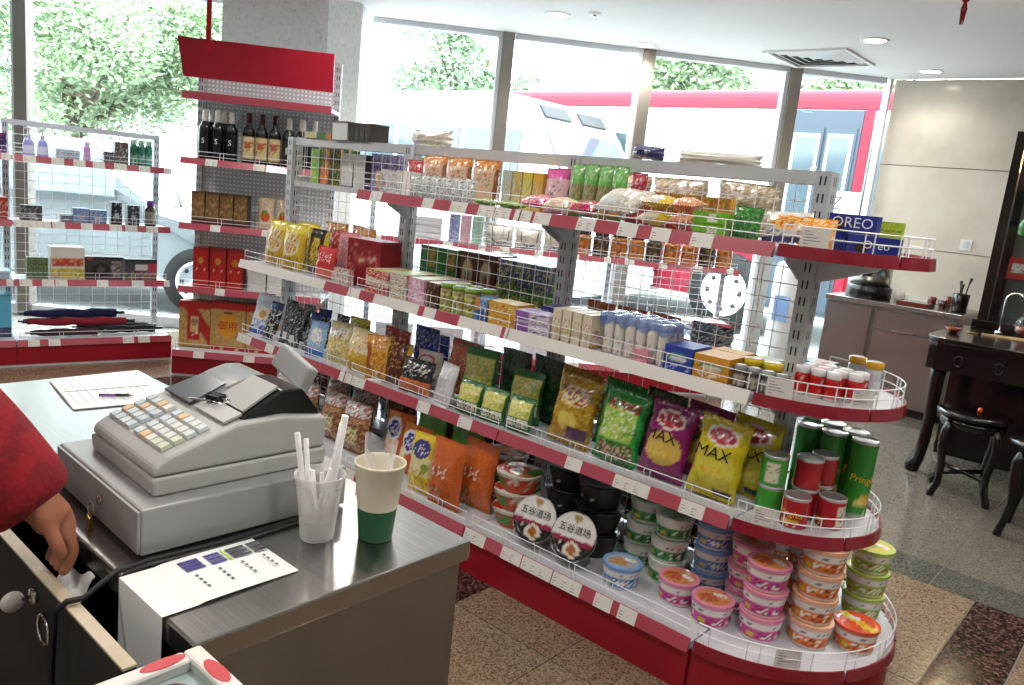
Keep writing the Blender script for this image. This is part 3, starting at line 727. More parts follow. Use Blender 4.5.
# ================================================================== PACKAGED GOODS: builders
def bag_mesh(w, h, t, spec, back='888888', seed=1, nu=24, nv=32, mat='film', crimp=.05, lumpy=1.):
    rnd = random.Random(seed); ph = [(rnd.uniform(4, 11), rnd.uniform(-9, 9), rnd.uniform(0, 6.28), rnd.uniform(.2, .6)) for _ in range(5)]
    pf = painter(spec, seed); bc = hx(back); b = MB()
    def prof(u, v):
        f = max(0., min(1., (v-crimp)/.26))**.55 * max(0., min(1., (1-crimp-v)/.32))**.55
        return max(0., math.sin(PI*u))**.42*f*(.88+.24*(1-v))
    def surf(sd):
        def fn(u, v):
            p = prof(u, v); wr = sum(a*math.sin(ku*u*3+kv*v+p0) for ku, kv, p0, a in ph)*.06*lumpy
            edge = max(0, 1-min(v-0, 1-v)/.28)
            wr += .16*lumpy*edge*math.sin(u*26+seed)*(1 if p > .02 else 0)
            x = (u-.5)*w*(1-.05*math.sin(PI*v)) + .012*w*math.sin(v*17+seed)
            y = sd*t/2*p*(1+wr) + (.003*math.sin(u*60) if (v < crimp or v > 1-crimp) else 0)*(1 if t > .02 else .4) + .15*t*math.sin(v*3+seed)*0
            return (x, y, v*h)
        return fn
    b.smooth = True
    b.grid(surf(-1), nu, nv, pf); b.grid(surf(1), nu, nv, lambda u, v: bc, flip=True)
    return b.mesh('bag', mat)
def carton_mesh(w, d, h, front, side=None, top=None, n=(18, 16), mat='card', seed=1):
    pf = painter(front, seed); ps = painter(side, seed) if side else None; pt = painter(top, seed) if top else None
    base = pf(.02, .02); b = MB(base)
    X, Y = w/2, d/2
    b.grid(lambda u, v: (-X+w*u, -Y, h*v), n[0], n[1], pf)
    b.grid(lambda u, v: (X, -Y+d*u, h*v), 10, n[1] if ps else 1, ps or (lambda u, v: pf(.98, v)))
    b.grid(lambda u, v: (X-w*u, Y, h*v), 1, 1)
    b.grid(lambda u, v: (-X, Y-d*u, h*v), 6 if ps else 1, n[1] if ps else 1, ps or (lambda u, v: pf(.02, v)))
    b.grid(lambda u, v: (-X+w*u, -Y+d*v, h), n[0] if pt else 1, 6 if pt else 1, pt or (lambda u, v: pf(.5, .98)))
    b.grid(lambda u, v: (-X+w*u, Y-d*v, 0), 1, 1)
    return b.mesh('carton', mat)
def lathe_mesh(prof, spec=None, cols=None, n=28, mat='gloss', seed=1, capcol=None, cap1=True):
    if spec:                       # finer rings where the print needs them
        fine = [prof[0]]
        for (r0, z0), (r1, z1) in zip(prof, prof[1:]):
            m = max(1, int(abs(z1-z0)/.008))
            fine += [(r0+(r1-r0)*k/m, z0+(z1-z0)*k/m) for k in range(1, m+1)]
        prof = fine
    b = MB(); b.lathe(prof, n, paint=painter(spec, seed) if spec else None, cols=[hx(c) for c in cols] if cols else None, capcol=capcol and hx(capcol), cap1=cap1)
    return b.mesh('body', mat)
def single(me, name, label, cat, loc, rz=0., group=None, tilt=0., roll_=0.):
    o = inst(me, name, None, loc, (tilt, roll_, rz)); return tag(o, label, cat, group)
def multi(parts, name, label, cat, loc, rz=0., group=None, rot=None):
    t = thing(name, label, cat, loc, rz, group, rot)
    for nm, me, l in parts: inst(me, nm, t, l)
    return t
def bagat(me, label, x, y, z, rz=0., tilt=-.12, group=None, cat='snack bag', name='snack_bag', dz=.002):
    rr = random.Random(label).uniform(-.06, .06)
    if name == 'crisp_bag': rr = .085
    return single(me, name, label, cat, (x, y, z+dz+abs(rr)*.075), math.radians(rz), group, tilt, rr)

# ---- noodle tubs
def tub_parts(band, dark, lidcols, R=.0635, h=.0725, lidspec=None, seed=1):
    r0 = R*.85
    prof = [(r0*.97, 0), (r0, .004)] + [(r0+(R*.97-r0)*k/9, .004+(h-.012)*k/9) for k in range(1, 10)] + [(R, h-.006), (R, h)]
    spec = [('bg', 'dedbd8'), ('r', 0, .06, 1, .56, band), ('n', 0, .06, 1, .54, [band, dark, band], .3), ('n', .06, .2, .36, .46, ['efe9e2', dark, 'efe9e2'], .45), ('n', .5, .2, .74, .46, ['efe9e2', dark, 'efe9e2'], .45), ('r', .4, .2, .47, .4, 'cdb93a'), ('r', .8, .2, .86, .4, 'cdb93a'),
            ('n', .1, .64, .45, .74, ['55535c', 'dedbd8'], .5), ('n', .55, .64, .9, .74, ['55535c', 'dedbd8'], .5), ('r', 0, .86, 1, 1, lidcols[0])]
    body = lathe_mesh(prof, spec, mat='card', seed=seed, n=48, cap1=False)
    b = MB(lidcols[0]); pl = painter(lidspec or [('bg', lidcols[0]), ('e', .5, .5, .42, .42, lidcols[1]), ('e', .42, .42, .24, .2, lidcols[2]), ('r', .5, .58, .8, .72, 'eeeae4'), ('n', .2, .2, .8, .8, [lidcols[2], lidcols[1], 'c9a24a'], .25)], seed)
    n = 36; rs = (0, .12, .25, .38, .5, .62, .75, .88, 1.0)
    for i, rr in enumerate(rs):
        for k in range(n): a = 2*PI*k/n; b.v.append((R*rr*math.cos(a), R*rr*math.sin(a), h+.0015+(.001 if i < 7 else 0)))
    m = len(rs)-1; pc = [[hx(lidcols[0]) if rr > .9 else pl(.5+.5*rr*math.cos(2*PI*k/n), .5+.5*rr*math.sin(2*PI*k/n)) for k in range(n)] for rr in rs]
    for i in range(m):
        for k in range(n):
            k2 = (k+1) % n; b.q([i*n+k, i*n+k2, (i+1)*n+k2, (i+1)*n+k], [pc[i][k], pc[i][k2], pc[i+1][k2], pc[i+1][k]])
    b.smooth = True
    for k in range(n): a = 2*PI*k/n; b.v.append((R*1.02*math.cos(a), R*1.02*math.sin(a), h-.004))
    for k in range(n): b.q([m*n+k, m*n+(k+1) % n, (m+1)*n+(k+1) % n, (m+1)*n+k][::-1])
    return body, b.mesh('lid', 'film'), h+.004
def tub(parts, label, x, y, z, rz=0., group=None, rot=None):
    return multi([('tub_body', parts[0], (0, 0, 0)), ('lid', parts[1], (0, 0, 0))], 'noodle_tub', label, 'noodle tub', (x, y, z), math.radians(rz), group, rot)
LEV = {2: ['bottom', 'top'], 3: ['bottom', 'middle', 'top'], 4: ['bottom', 'second from bottom', 'third from bottom', 'top']}
def tub_stack(parts, desc, x, y, z, n, where, group, rnd=random.Random(4)):
    for k in range(n):
        tub(parts, '%s, %s of the %s' % (desc, LEV[n][k], where), x+rnd.uniform(-.003, .003), y+rnd.uniform(-.003, .003), z+k*(parts[2]+.0005), rnd.uniform(-25, 25), group)
# ---- crisp tubes
def can_parts(R, h, col, dark, text=True, seed=1):
    n = 14; prof = [(R*.98, 0), (R, .003)]+[(R, .003+(h-.012)*k/n) for k in range(1, n+1)]+[(R*.985, h-.006)]
    spec = [('bg', col), ('n', .2, .04, .8, .14, ['e6d8a0', dark], .25), ('e', .52, .25, .1, .06, 'd9b45c'), ('e', .46, .2, .07, .045, 'e3c675'), ('e', .57, .3, .05, .03, 'cba040'), ('r', .78, .12, .97, .85, 'd9d3bc'), ('n', .79, .16, .96, .8, ['8a8474', 'd9d3bc'], .35), ('r', 0, 0, 1, .03, 'b9bcc0')]
    body = lathe_mesh(prof, spec, mat='gloss', seed=seed, n=36)
    lid = lathe_mesh([(R*1.0, h-.006), (R*1.03, h-.005), (R*1.03, h+.002), (R*.96, h+.004), (R*.93, h+.001), (R*.5, h), (R*.01, h)], None, ['c8cacd', 'd6d8da', 'd6d8da', 'b6b9bd', 'b0b4b8', 'bcc0c4'], mat='tin')
    return body, lid
def can(parts, R, h, label, x, y, z, rz=0., group=None, txt=None):
    t = multi([('tube_body', parts[0], (0, 0, 0)), ('lid', parts[1], (0, 0, 0))], 'crisp_can', label, 'crisp can', (x, y, z), math.radians(rz), group)
    if txt: lettering(t, txt, .03 if h > .2 else .026, (0, 0, h*.52 if h > .2 else h*.5), (0, 0, 0), 'e8b82c', bend=R+.0012, slant=.12).rotation_euler = (0, .1, 0)
    return t
# ---- bottles
def bottle_parts(prof, bodycol, capprof, capcol, label=None, mat='gloss', n=20):
    body = lathe_mesh(prof, [('bg', bodycol)] + (label or []), mat=mat, n=n)
    cap = lathe_mesh(capprof, [('bg', capcol)], mat='gloss', n=16)
    return body, cap
def bottle(parts, name, label, cat, loc, rz=0., group=None):
    return multi([('bottle_body', parts[0], (0, 0, 0)), ('cap', parts[1], (0, 0, 0))], name, label, cat, loc, rz, group)
# ================================================================== GOODS ON THE GONDOLA
# ---------- bottom shelf
Z = SB+.001
G = tub_parts('3f8a4a', '1d4426', ('d9e2d6', '7d9a6a', '3f8a4a'), seed=2)
Bl = tub_parts('5b86c4', '243f7a', ('7aa2d8', '9db4c8', 'c08a4a'), seed=3)
Pk = tub_parts('c8408f', '6a1448', ('e58fb0', 'd8895a', 'c05a3a'), seed=4)
Or = tub_parts('d9772f', '8a2d14', ('f0b79a', 'e0b04a', 'c8452a'), seed=5)
OrR = tub_parts('d9772f', '8a2d14', ('d8482a', 'd86a3a', 'c83a22'), seed=6, lidspec=[('bg', 'd8482a'), ('d', -.7, .72, .28, 'd9c832'), ('n', .2, .1, .8, .5, ['b5301c', 'e08a4a'], .3), ('r', .3, .55, .55, .72, 'ded8d0')])
Gy = tub_parts('8fae3a', 'a8402a', ('b5c86a', 'd0c24a', '8a9a3a'), R=.064, h=.0725, seed=7)
tub_stack(G, 'green and white noodle tub', -1.243, 2.24, Z, 3, 'green stack next to the black bowls', 'green noodle tubs')
tub_stack(G, 'green and white noodle tub', -1.118, 2.195, Z, 3, 'green stack next to the blue stack', 'green noodle tubs')
tub(Bl, 'single blue noodle tub standing alone in front of the green stacks', -1.195, 2.045, Z, 10, 'blue noodle tubs')
tub_stack(Bl, 'blue and white noodle tub', -.995, 2.25, Z, 3, 'blue stack', 'blue noodle tubs')
tub(Pk, 'single pink noodle tub in front of the blue stack', -1.025, 2.105, Z, -15, 'pink noodle tubs')
tub(Pk, 'single pink noodle tub at the front beside the end rim', -.893, 2.075, Z, 20, 'pink noodle tubs')
tub_stack(Pk, 'pink and white noodle tub', -.862, 2.225, Z, 3, 'pink stack at the back', 'pink noodle tubs')
tub_stack(Pk, 'pink and white noodle tub', -.765, 2.122, Z, 3, 'front pink stack next to the orange stack', 'pink noodle tubs')
tub_stack(Or, 'orange and white noodle tub', -.648, 2.205, Z, 4, 'orange stack on the rounded end', 'orange noodle tubs')
tub(OrR, 'single orange noodle tub with a yellow-striped red lid on the rounded end', -.548, 2.295, Z, 12, 'orange noodle tubs')
tub_stack(Gy, 'yellow-green noodle tub in clear wrap', -.60, 2.515, Z, 3, 'rightmost stack on the rounded end', 'yellow-green noodle tubs')
tub_stack(Or, 'red-orange noodle tub', -.738, 2.36, Z, 3, 'hidden stack behind the front pink stack', 'orange noodle tubs')
tub_stack(Gy, 'pale green noodle tub', -.735, 2.50, Z, 2, 'low stack behind the orange stack', 'yellow-green noodle tubs')
tub_stack(Or, 'orange noodle tub', -.872, 2.52, Z, 2, 'far-side stack behind the end upright', 'orange noodle tubs')
# red-green bowls
def bowl_parts(R, h, spec, lidspec, seed, mat='card'):
    prof = [(R*.74, 0), (R*.77, .004), (R*.85, h*.3), (R*.92, h*.6), (R*.97, h*.85), (R, h*.93), (R*1.02, h)]
    body = lathe_mesh(prof, spec, mat=mat, seed=seed, n=36, cap1=False)
    pl = painter(lidspec, seed); b = MB(); n = 40; rs = (0, .12, .24, .36, .48, .6, .72, .84, .94, 1.03); b.smooth = True; m = len(rs)-1
    for i, rr in enumerate(rs):
        for k in range(n): a = 2*PI*k/n; b.v.append((R*rr*math.cos(a), R*rr*math.sin(a), h+.002+(.003 if i == m-1 else 0)))
    pc = [[pl(.5+.5*rr*math.cos(2*PI*k/n), .5+.5*rr*math.sin(2*PI*k/n)) for k in range(n)] for rr in rs]
    for i in range(m):
        for k in range(n):
            k2 = (k+1) % n; b.q([i*n+k, i*n+k2, (i+1)*n+k2, (i+1)*n+k], [pc[i][k], pc[i][k2], pc[i+1][k2], pc[i+1][k]])
    for k in range(n): a = 2*PI*k/n; b.v.append((R*1.03*math.cos(a), R*1.03*math.sin(a), h-.004))
    for k in range(n): b.q([m*n+k, m*n+(k+1) % n, (m+1)*n+(k+1) % n, (m+1)*n+k][::-1], pl(.98, .5))
    return body, b.mesh('lid', 'film'), h+.006
def bowl_stack(parts, desc, x, y, z, n, where, group, seed=1):
    rnd = random.Random(seed)
    for k in range(n):
        multi([('bowl_body', parts[0], (0, 0, 0)), ('lid', parts[1], (0, 0, 0))], 'noodle_bowl', '%s, %s of the %s' % (desc, LEV[n][k], where), 'noodle bowl', (x+rnd.uniform(-.003, .003), y+rnd.uniform(-.003, .003), z+k*(parts[2]+.0005)), rnd.uniform(-.4, .4), group)
RG = bowl_parts(.084, .062, [('bg', 'c9482c'), ('n', 0, .1, 1, .6, ['8a2a1c', 'd98a5a', 'e6e0d4'], .4), ('r', .3, .3, .55, .95, '4f8a3a'), ('n', .0, .6, 1, .9, ['e6e0d4', 'c9482c'], .5)],
                [('bg', 'e0dccf'), ('e', .5, .5, .44, .3, 'c95a34'), ('n', .1, .2, .9, .8, ['b8402a', 'd98a4a', '6a9a4a'], .45), ('r', .55, .6, .9, .95, '4f8a3a'), ('r', .05, .1, .35, .4, 'c8382a')], 3)
bowl_stack(RG, 'red and green noodle bowl', -1.702, 2.105, Z, 3, 'front red-green bowl stack beside the orange bags', 'red-green noodle bowls')
bowl_stack(RG, 'red and green noodle bowl', -1.872, 2.228, Z, 3, 'rear red-green bowl stack behind the orange bags', 'red-green noodle bowls', 2)
BK = bowl_parts(.081, .08, [('bg', '1a1a1c'), ('n', .4, .4, .6, .55, ['d8d8d4', '1a1a1c'], .35), ('r', 0, .2, 1, .24, '2e2e30'), ('r', 0, .62, 1, .66, '333335')], [('bg', '1b1b1d'), ('e', .45, .5, .2, .1, '6a6a66'), ('n', .3, .35, .7, .65, ['8a8a84', '2a2a2c'], .4)], 2)
BKW = bowl_parts(.08, .06, [('bg', '1a1a1c')], [('bg', '1b1b1d'), ('r', 0, .42, 1, 1, 'd9d7d4'), ('r', 0, .36, 1, .46, '8a2444'), ('e', .55, .24, .2, .16, 'd8d0c0'), ('e', .55, .24, .12, .1, '9a5a2a'), ('r', .42, .8, .6, .93, 'a8884a'), ('n', .1, .1, .4, .34, ['cfcac0', '1b1b1d'], .4)], 2)
bowl_stack(BK, 'black noodle bowl', -1.552, 2.205, Z, 3, 'left black bowl stack', 'black noodle bowls')
bowl_stack(BK, 'black noodle bowl', -1.383, 2.165, Z, 3, 'right black bowl stack', 'black noodle bowls', 3)
for x, wh in ((-1.545, 'left'), (-1.378, 'right')):
    t = multi([('bowl_body', BKW[0], (0, 0, 0)), ('lid', BKW[1], (0, 0, 0))], 'noodle_bowl', 'black noodle bowl propped on edge showing its white lid, %s of two' % wh, 'noodle bowl', (x, 2.062, Z+.073), 0, 'propped black bowls', rot=(math.radians(64), 0, math.radians(8)))
    lettering(t, '五谷道场', .03, (0, .022, .0655), (-PI/2, 0, 0), '141414')
# bags on the left half of the bottom shelf
BG = {}
BG['wbo'] = bag_mesh(.15, .21, .06, [('bg', 'd98a3a'), ('r', 0, 0, 1, .25, 'cf6a26'), ('r', .45, 0, 1, 1, 'cf5a22'), ('e', .38, .66, .3, .24, 'dfe0ea'), ('e', .38, .66, .22, .17, '3d3f8a'), ('n', .2, .55, .56, .78, ['dfe0ea', '3d3f8a'], .5), ('r', 0, .3, .3, .5, 'e8d8b0')], 'cf6a26', 11)
BG['yel'] = bag_mesh(.13, .235, .055, [('bg', 'e2c53a'), ('r', 0, .3, 1, .62, 'e8dca8'), ('e', .5, .74, .36, .16, '40407e'), ('n', .2, .62, .8, .86, ['e4e0e8', '40407e', '40407e'], .5), ('n', .1, .1, .9, .4, ['cf8a2a', 'e2c53a', '8a9a4a'], .4), ('e', .75, .45, .14, .08, '8fa84a')], 'd9b430', 12)
BG['org'] = bag_mesh(.155, .26, .07, [('bg', 'c8622a'), ('n', .1, .1, .9, .9, ['b5521e', 'd4743a', 'c8622a'], .35), ('n', .15, .45, .65, .6, ['efe0d0', '8a3a14'], .5), ('n', .1, .05, .5, .3, ['3a2a1a', 'c8622a', 'd8b070'], .5)], 'b8561f', 13)
BG['grn'] = bag_mesh(.19, .265, .05, [('bg', '4fa02c'), ('n', 0, 0, 1, .6, ['3c8a22', '6fb840', 'e8e2b0'], .4), ('r', 0, .42, 1, .5, 'd8c23a')], '3f8a26', 14)
BG['brn'] = bag_mesh(.165, .22, .085, [('bg', '8a6244'), ('n', 0, 0, 1, .7, ['6a4630', 'b58a5c', 'c8a276', '9a5a3a'], .7), ('r', 0, .72, 1, 1, 'c9c4c0'), ('n', 0, .72, 1, 1, ['a8303a', 'e8e4e2', '9a8a84'], .6), ('r', .3, .2, .75, .5, 'd8d2a0'), ('n', .3, .2, .75, .5, ['5f8a3a', 'b8402a', 'e8e2c8'], .5)], '8a6a52', 15)
bagat(BG['wbo'], 'orange snack bag with blue oval, behind the yellow bag on the bottom shelf', -2.42, 2.15, Z, 8, -.12, 'orange-blue snack bags')
bagat(BG['wbo'], 'orange snack bag with blue oval, just left of the yellow bag on the bottom shelf', -2.26, 2.085, Z, 5, -.15, 'orange-blue snack bags')
bagat(BG['yel'], 'yellow snack bag with dark blue oval beside the paper cup', -2.108, 2.0, Z, 3, -.1)
bagat(BG['org'], 'plain orange snack bag, front one of two on the bottom shelf', -1.955, 1.98, Z, 5, -.06, 'plain orange snack bags')
bagat(BG['org'], 'plain orange snack bag, rear one of two on the bottom shelf', -1.882, 2.07, Z, 5, -.05, 'plain orange snack bags')
bagat(BG['grn'], 'bright green bag standing behind the yellow bag, left one', -2.275, 2.185, Z, -6, -.1, 'green bags on the bottom shelf')
bagat(BG['grn'], 'bright green bag standing behind the orange bags, right one', -2.07, 2.18, Z, -5, -.1, 'green bags on the bottom shelf')
for k, (x, y, dz, lab) in enumerate(((-2.61, 2.06, 0, 'rightmost'), (-2.80, 2.08, 0, 'second from the right'), (-3.0, 2.06, 0, 'third from the right'), (-3.2, 2.08, 0, 'fourth from the right'), (-2.80, 2.235, 0, 'rear right'), (-3.0, 2.235, 0, 'rear left'))):
    bagat(BG['brn'], 'clear bag of brown snacks on the bottom shelf behind the straws, %s' % lab, x, y, Z+dz, 4*(-1)**k, -.12, 'brown snack bags')
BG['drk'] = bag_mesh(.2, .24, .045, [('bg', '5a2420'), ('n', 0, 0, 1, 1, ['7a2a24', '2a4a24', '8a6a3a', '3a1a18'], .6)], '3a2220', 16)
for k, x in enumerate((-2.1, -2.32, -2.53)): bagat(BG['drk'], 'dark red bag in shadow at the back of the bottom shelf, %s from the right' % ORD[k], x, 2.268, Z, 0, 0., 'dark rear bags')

# ---------- second shelf from the bottom
Z = S4+.001
def bag2(bgc, d2, seed, extra=(), w=.15, h=.21, t=.06, back=None): return bag_mesh(w, h, t, [('bg', bgc)]+list(extra), back or d2, seed)
sea = bag_mesh(.085, .19, .035, [('bg', '23262a'), ('n', 0, 0, 1, 1, ['15171a', 'c9ccd2', '3a4a3c', '565b60'], .5), ('r', .3, .1, .7, .3, 'd9dce0')], '1d2023', 21)
sea2 = bag_mesh(.085, .19, .035, [('bg', '2b2e33'), ('n', 0, 0, 1, 1, ['e0e3e8', '2e4436', '15171a'], .6), ('r', 0, .8, 1, 1, '2f3f7a')], '1d2023', 22)
blu = bag_mesh(.125, .21, .03, [('bg', 'c4d2e4'), ('r', 0, 0, 1, .2, '3f66a8'), ('r', 0, .84, 1, 1, 'd8e2ee'), ('e', .5, .5, .3, .18, 'e8d8c0'), ('e', .5, .48, .18, .1, 'c89a6a'), ('n', 0, .1, 1, .35, ['3f66a8', 'dfe6f0'], .5)], '3a4a7a', 23)
bagat(blu, 'pale blue tall snack bag at the far left end of the shelf', -3.51, 2.13, Z, 25, -.35, 'pale blue bags')
for k, (x, y, me, rz) in enumerate(((-3.39, 2.105, sea2, 12), (-3.28, 2.13, sea, 12), (-3.19, 2.11, sea, 18), (-3.10, 2.14, sea2, 8), (-3.40, 2.22, sea, 10), (-3.26, 2.235, sea, 5), (-3.12, 2.235, sea2, 12), (-2.99, 2.235, sea, 8))):
    bagat(me, 'black and silver seaweed pack, %s from the left in the %s row' % (ORD[k % 4], 'front' if k < 4 else 'rear'), x, y, Z, rz, -.3 if k < 4 else -.12, 'seaweed packs', 'seaweed pack', 'seaweed_pack')
bagat(bag_mesh(.115, .165, .03, [('bg', '8fb4dc'), ('e', .5, .6, .3, .2, 'e8ecf2'), ('r', 0, 0, 1, .2, '3c70b8'), ('n', .1, .3, .9, .8, ['f0f2f6', 'd8c070', '5a8cc8'], .4)], '3c70b8', 24), 'small sky-blue snack bag in front of the seaweed packs', -3.0, 2.105, Z, 10, -.25)
clr = bag_mesh(.15, .19, .06, [('bg', 'd9cfa0'), ('n', 0, 0, 1, .6, ['e8e2c4', 'c8a83a', 'd8b848', '9aa85a'], .6), ('r', .1, .6, .9, .85, 'dcdcd0'), ('n', .2, .6, .8, .85, ['c8402e', '3a7a4a', 'e8e4da'], .4)], 'c8b87a', 25)
clr2 = bag_mesh(.16, .19, .07, [('bg', 'e0d2a8'), ('r', 0, 0, 1, .45, 'd0a838'), ('n', 0, .4, 1, .9, ['e8e0d0', 'cf5a3a', 'd8b848'], .35)], 'c8a848', 26)
bagat(clr, 'clear bag of yellow snacks, left of a pair', -2.84, 2.115, Z, 6, -.2, 'clear yellow snack bags')
bagat(clr2, 'clear bag of yellow snacks with red print, right of a pair', -2.68, 2.105, Z, 4, -.2, 'clear yellow snack bags')
tops = bag_mesh(.15, .2, .05, [('bg', '2e5a3a'), ('r', 0, .7, 1, 1, 'd8c23a'), ('n', 0, .6, 1, 1, ['e0cc50', '2e5a3a'], .5)], '244a2e', 27)
bagat(tops, 'green bag with yellow top edge behind the clear yellow bags', -2.86, 2.25, Z, 0, -.03)
redb = bag_mesh(.17, .2, .05, [('bg', '9a1c24'), ('n', 0, 0, 1, 1, ['7a141c', 'b82a30', 'd8a8a0'], .3)], '7a141c', 28)
bagat(redb, 'dark red bag behind the clear yellow bags', -2.60, 2.25, Z, 0, -.03)
bagat(bag_mesh(.12, .19, .05, [('bg', 'd08a2c'), ('n', 0, 0, 1, 1, ['e0a23c', 'b86a1e', 'e8c070'], .5), ('r', 0, .2, .2, .8, 'a8561e')], 'b8701f', 29), 'narrow orange-gold snack bag turned sideways', -2.535, 2.115, Z, 38, -.1)
bagat(bag_mesh(.13, .18, .05, [('bg', '5a3226'), ('n', 0, 0, 1, 1, ['6a3a2c', '3f2018', 'c89a3a'], .3), ('r', 0, 0, .14, 1, 'd0a23a'), ('r', .86, 0, 1, 1, 'd0a23a')], '4a281e', 30), 'brown snack bag with gold edges', -2.44, 2.125, Z, 20, -.1)
bagat(bag_mesh(.14, .16, .05, [('bg', 'ddd8d0'), ('e', .45, .72, .36, .18, 'b83a36'), ('e', .45, .72, .29, .13, 'e8e2da'), ('n', .2, .66, .7, .78, ['b83a36', 'e8e2da'], .4), ('n', 0, 0, 1, .45, ['2a3a34', 'c8c4b8', '3a4a44'], .5)], 'c8c4bc', 31), 'white snack bag with red ring mark', -2.33, 2.20, Z, 5, -.12)
bagat(bag_mesh(.16, .14, .06, [('bg', '26292a'), ('r', 0, 0, 1, .4, 'c86a42'), ('n', 0, 0, 1, .4, ['d88a5a', 'b85a32'], .5), ('n', .1, .5, .9, .9, ['d8d8d4', '26292a', '26292a'], .4)], '1e2021', 32), 'black snack bag with orange lower half', -2.30, 2.10, Z, 10, -.25)
bagat(bag_mesh(.12, .165, .04, [('bg', 'cfcdd2'), ('n', .1, .1, .9, .9, ['b8b6bc', 'cfcdd2', 'dedce2'], .4), ('r', .3, .4, .7, .6, 'b4b0b8')], 'b8b6bc', 33), 'plain silvery white snack pouch', -2.13, 2.095, Z, -12, -.25)
bagat(bag_mesh(.14, .23, .05, [('bg', 'c85a34'), ('n', 0, 0, 1, 1, ['d87a4a', '3a2a26', 'e8b090', 'b8442a'], .45)], '7a3a26', 34), 'orange-red snack bag leaning at the back', -2.185, 2.25, Z, 6, -.03)
gr = [('bg', '2c6a36'), ('r', .08, .4, .92, .86, 'c8cf6a'), ('n', .1, .42, .9, .84, ['e0d890', '8fae4a', 'd8c060', 'f0e8b0'], .6), ('r', .05, .14, .95, .36, 'd8dcc8'), ('n', .05, .14, .95, .36, ['2c6a36', 'e8e8dc', '6a4a3a'], .45)]
GR1 = bag_mesh(.165, .235, .055, gr, '1d4a26', 35); GR2 = bag_mesh(.115, .13, .05, gr, '1d4a26', 36); GRD = bag_mesh(.15, .25, .042, [('bg', '1c3f24'), ('n', 0, 0, 1, 1, ['24502e', '142c1a', '2f6438'], .4)], '142c1a', 37)
bagat(GR1, 'green snack bag with yellow picture, upper bag of the green heap', -2.03, 2.195, Z, 6, -.08, 'green snack bags')
bagat(GR2, 'small green snack bag, left of three at the front of the green heap', -1.985, 2.095, Z, 6, -.2, 'small green snack bags')
bagat(GR2, 'small green snack bag, middle of three at the front of the green heap', -1.862, 2.10, Z, 4, -.2, 'small green snack bags')
bagat(GR2, 'small green snack bag, right of three at the front of the green heap', -1.735, 2.10, Z, 2, -.25, 'small green snack bags')
bagat(bag_mesh(.14, .2, .06, gr, '1d4a26', 38), 'tall green snack bag next to the gold bags', -1.80, 2.205, Z, 12, -.12, 'green snack bags')
bagat(GRD, 'dark green bag at the back of the green heap', -1.91, 2.272, Z, 0, 0., 'dark green rear bags')
go = [('bg', 'b08a2a'), ('n', 0, 0, 1, 1, ['c8a23a', '8a6a1c', 'd8b850'], .35), ('e', .5, .72, .34, .15, 'e0cc8a'), ('n', .2, .62, .8, .82, ['9a2a3a', 'e8e0d0', '7a2a5a'], .6), ('e', .45, .36, .24, .14, 'd8c060'), ('r', .5, .12, .95, .3, '5a3a5e')]
GO = bag_mesh(.165, .245, .074, go, '7a5c1a', 41)
bagat(GO, 'gold crisp bag, rear left one of two', -1.605, 2.245, Z, 8, -.05, 'gold crisp bags', 'crisp bag', 'crisp_bag'); bagat(GO, 'gold crisp bag, front right one of two', -1.535, 2.14, Z, 8, -.1, 'gold crisp bags', 'crisp bag', 'crisp_bag')
gn = [('bg', '2f9a44'), ('n', 0, 0, 1, 1, ['2a8a3c', '3cae52', '1f7a32'], .3), ('r', .12, .34, .85, .78, 'a8c85a'), ('n', .12, .36, .85, .7, ['c8dc80', '6fb04a', 'e6eccc'], .5), ('n', .15, .72, .85, .86, ['b02a34', 'e8e4d8', 'b02a34'], .8), ('n', .1, .06, .9, .3, ['8a6a4a', 'c8b08a', 'e0d0b0', '5a4028'], .8)]
GN = bag_mesh(.16, .245, .074, gn, '1a5c2a', 43)
bagat(GN, 'green crisp bag with red lettering, rear left one of two', -1.415, 2.242, Z, 8, -.05, 'green crisp bags', 'crisp bag', 'crisp_bag'); bagat(GN, 'green crisp bag with red lettering, front right one of two', -1.335, 2.13, Z, 8, -.1, 'green crisp bags', 'crisp bag', 'crisp_bag')
bagat(GRD, 'dark green bag lying behind the green crisp bags', -1.255, 2.265, Z, 0, 0., 'dark green rear bags')
def maxbag(c, c2, c3, seed): return bag_mesh(.155, .245, .074, [('bg', c), ('n', 0, 0, 1, 1, [c, c2], .15), ('e', .5, .42, .40, .22, c3), ('n', .2, .26, .8, .42, ['d8a83a', 'e8cc70', c3], .5), ('e', .5, .8, .33, .12, 'e8dcd8'), ('e', .5, .8, .27, .09, 'b0283a'), ('n', .3, .77, .7, .83, ['e8e0d8', 'b0283a'], .5), ('r', .55, .06, .95, .14, '26242a' if c == 'c8b81c' else c2)], c2, seed)
MG = maxbag('8a1c68', '6a1450', 'd8b85a', 45); YL = maxbag('c8b81c', 'a89a14', 'd8cc4a', 46)
for me, x, y, lab, rz in ((MG, -1.165, 2.14, 'magenta crisp bag, left one of two', 5), (MG, -1.092, 2.242, 'magenta crisp bag, right one behind the yellow bag', 6), (YL, -.985, 2.135, 'bright yellow crisp bag, left front one of two', 8), (YL, -.932, 2.242, 'bright yellow crisp bag, right rear one beside the cans', 4)):
    o = bagat(me, lab, x, y, Z, rz, -.07, 'tall crisp bags', 'crisp bag', 'crisp_bag')
    lettering(o, 'MAX', .05, (-.012, -.0405, .142), (-.05, 0, 0), '1c1a1e', slant=.1)
Cg = can_parts(.0375, .235, '2f8a2c', '1d5a1c', seed=2); Cgs = can_parts(.0375, .088, '3c9a38', '1d5a1c', seed=3); Crs = can_parts(.0375, .088, 'a81c26', '6a1018', seed=4)
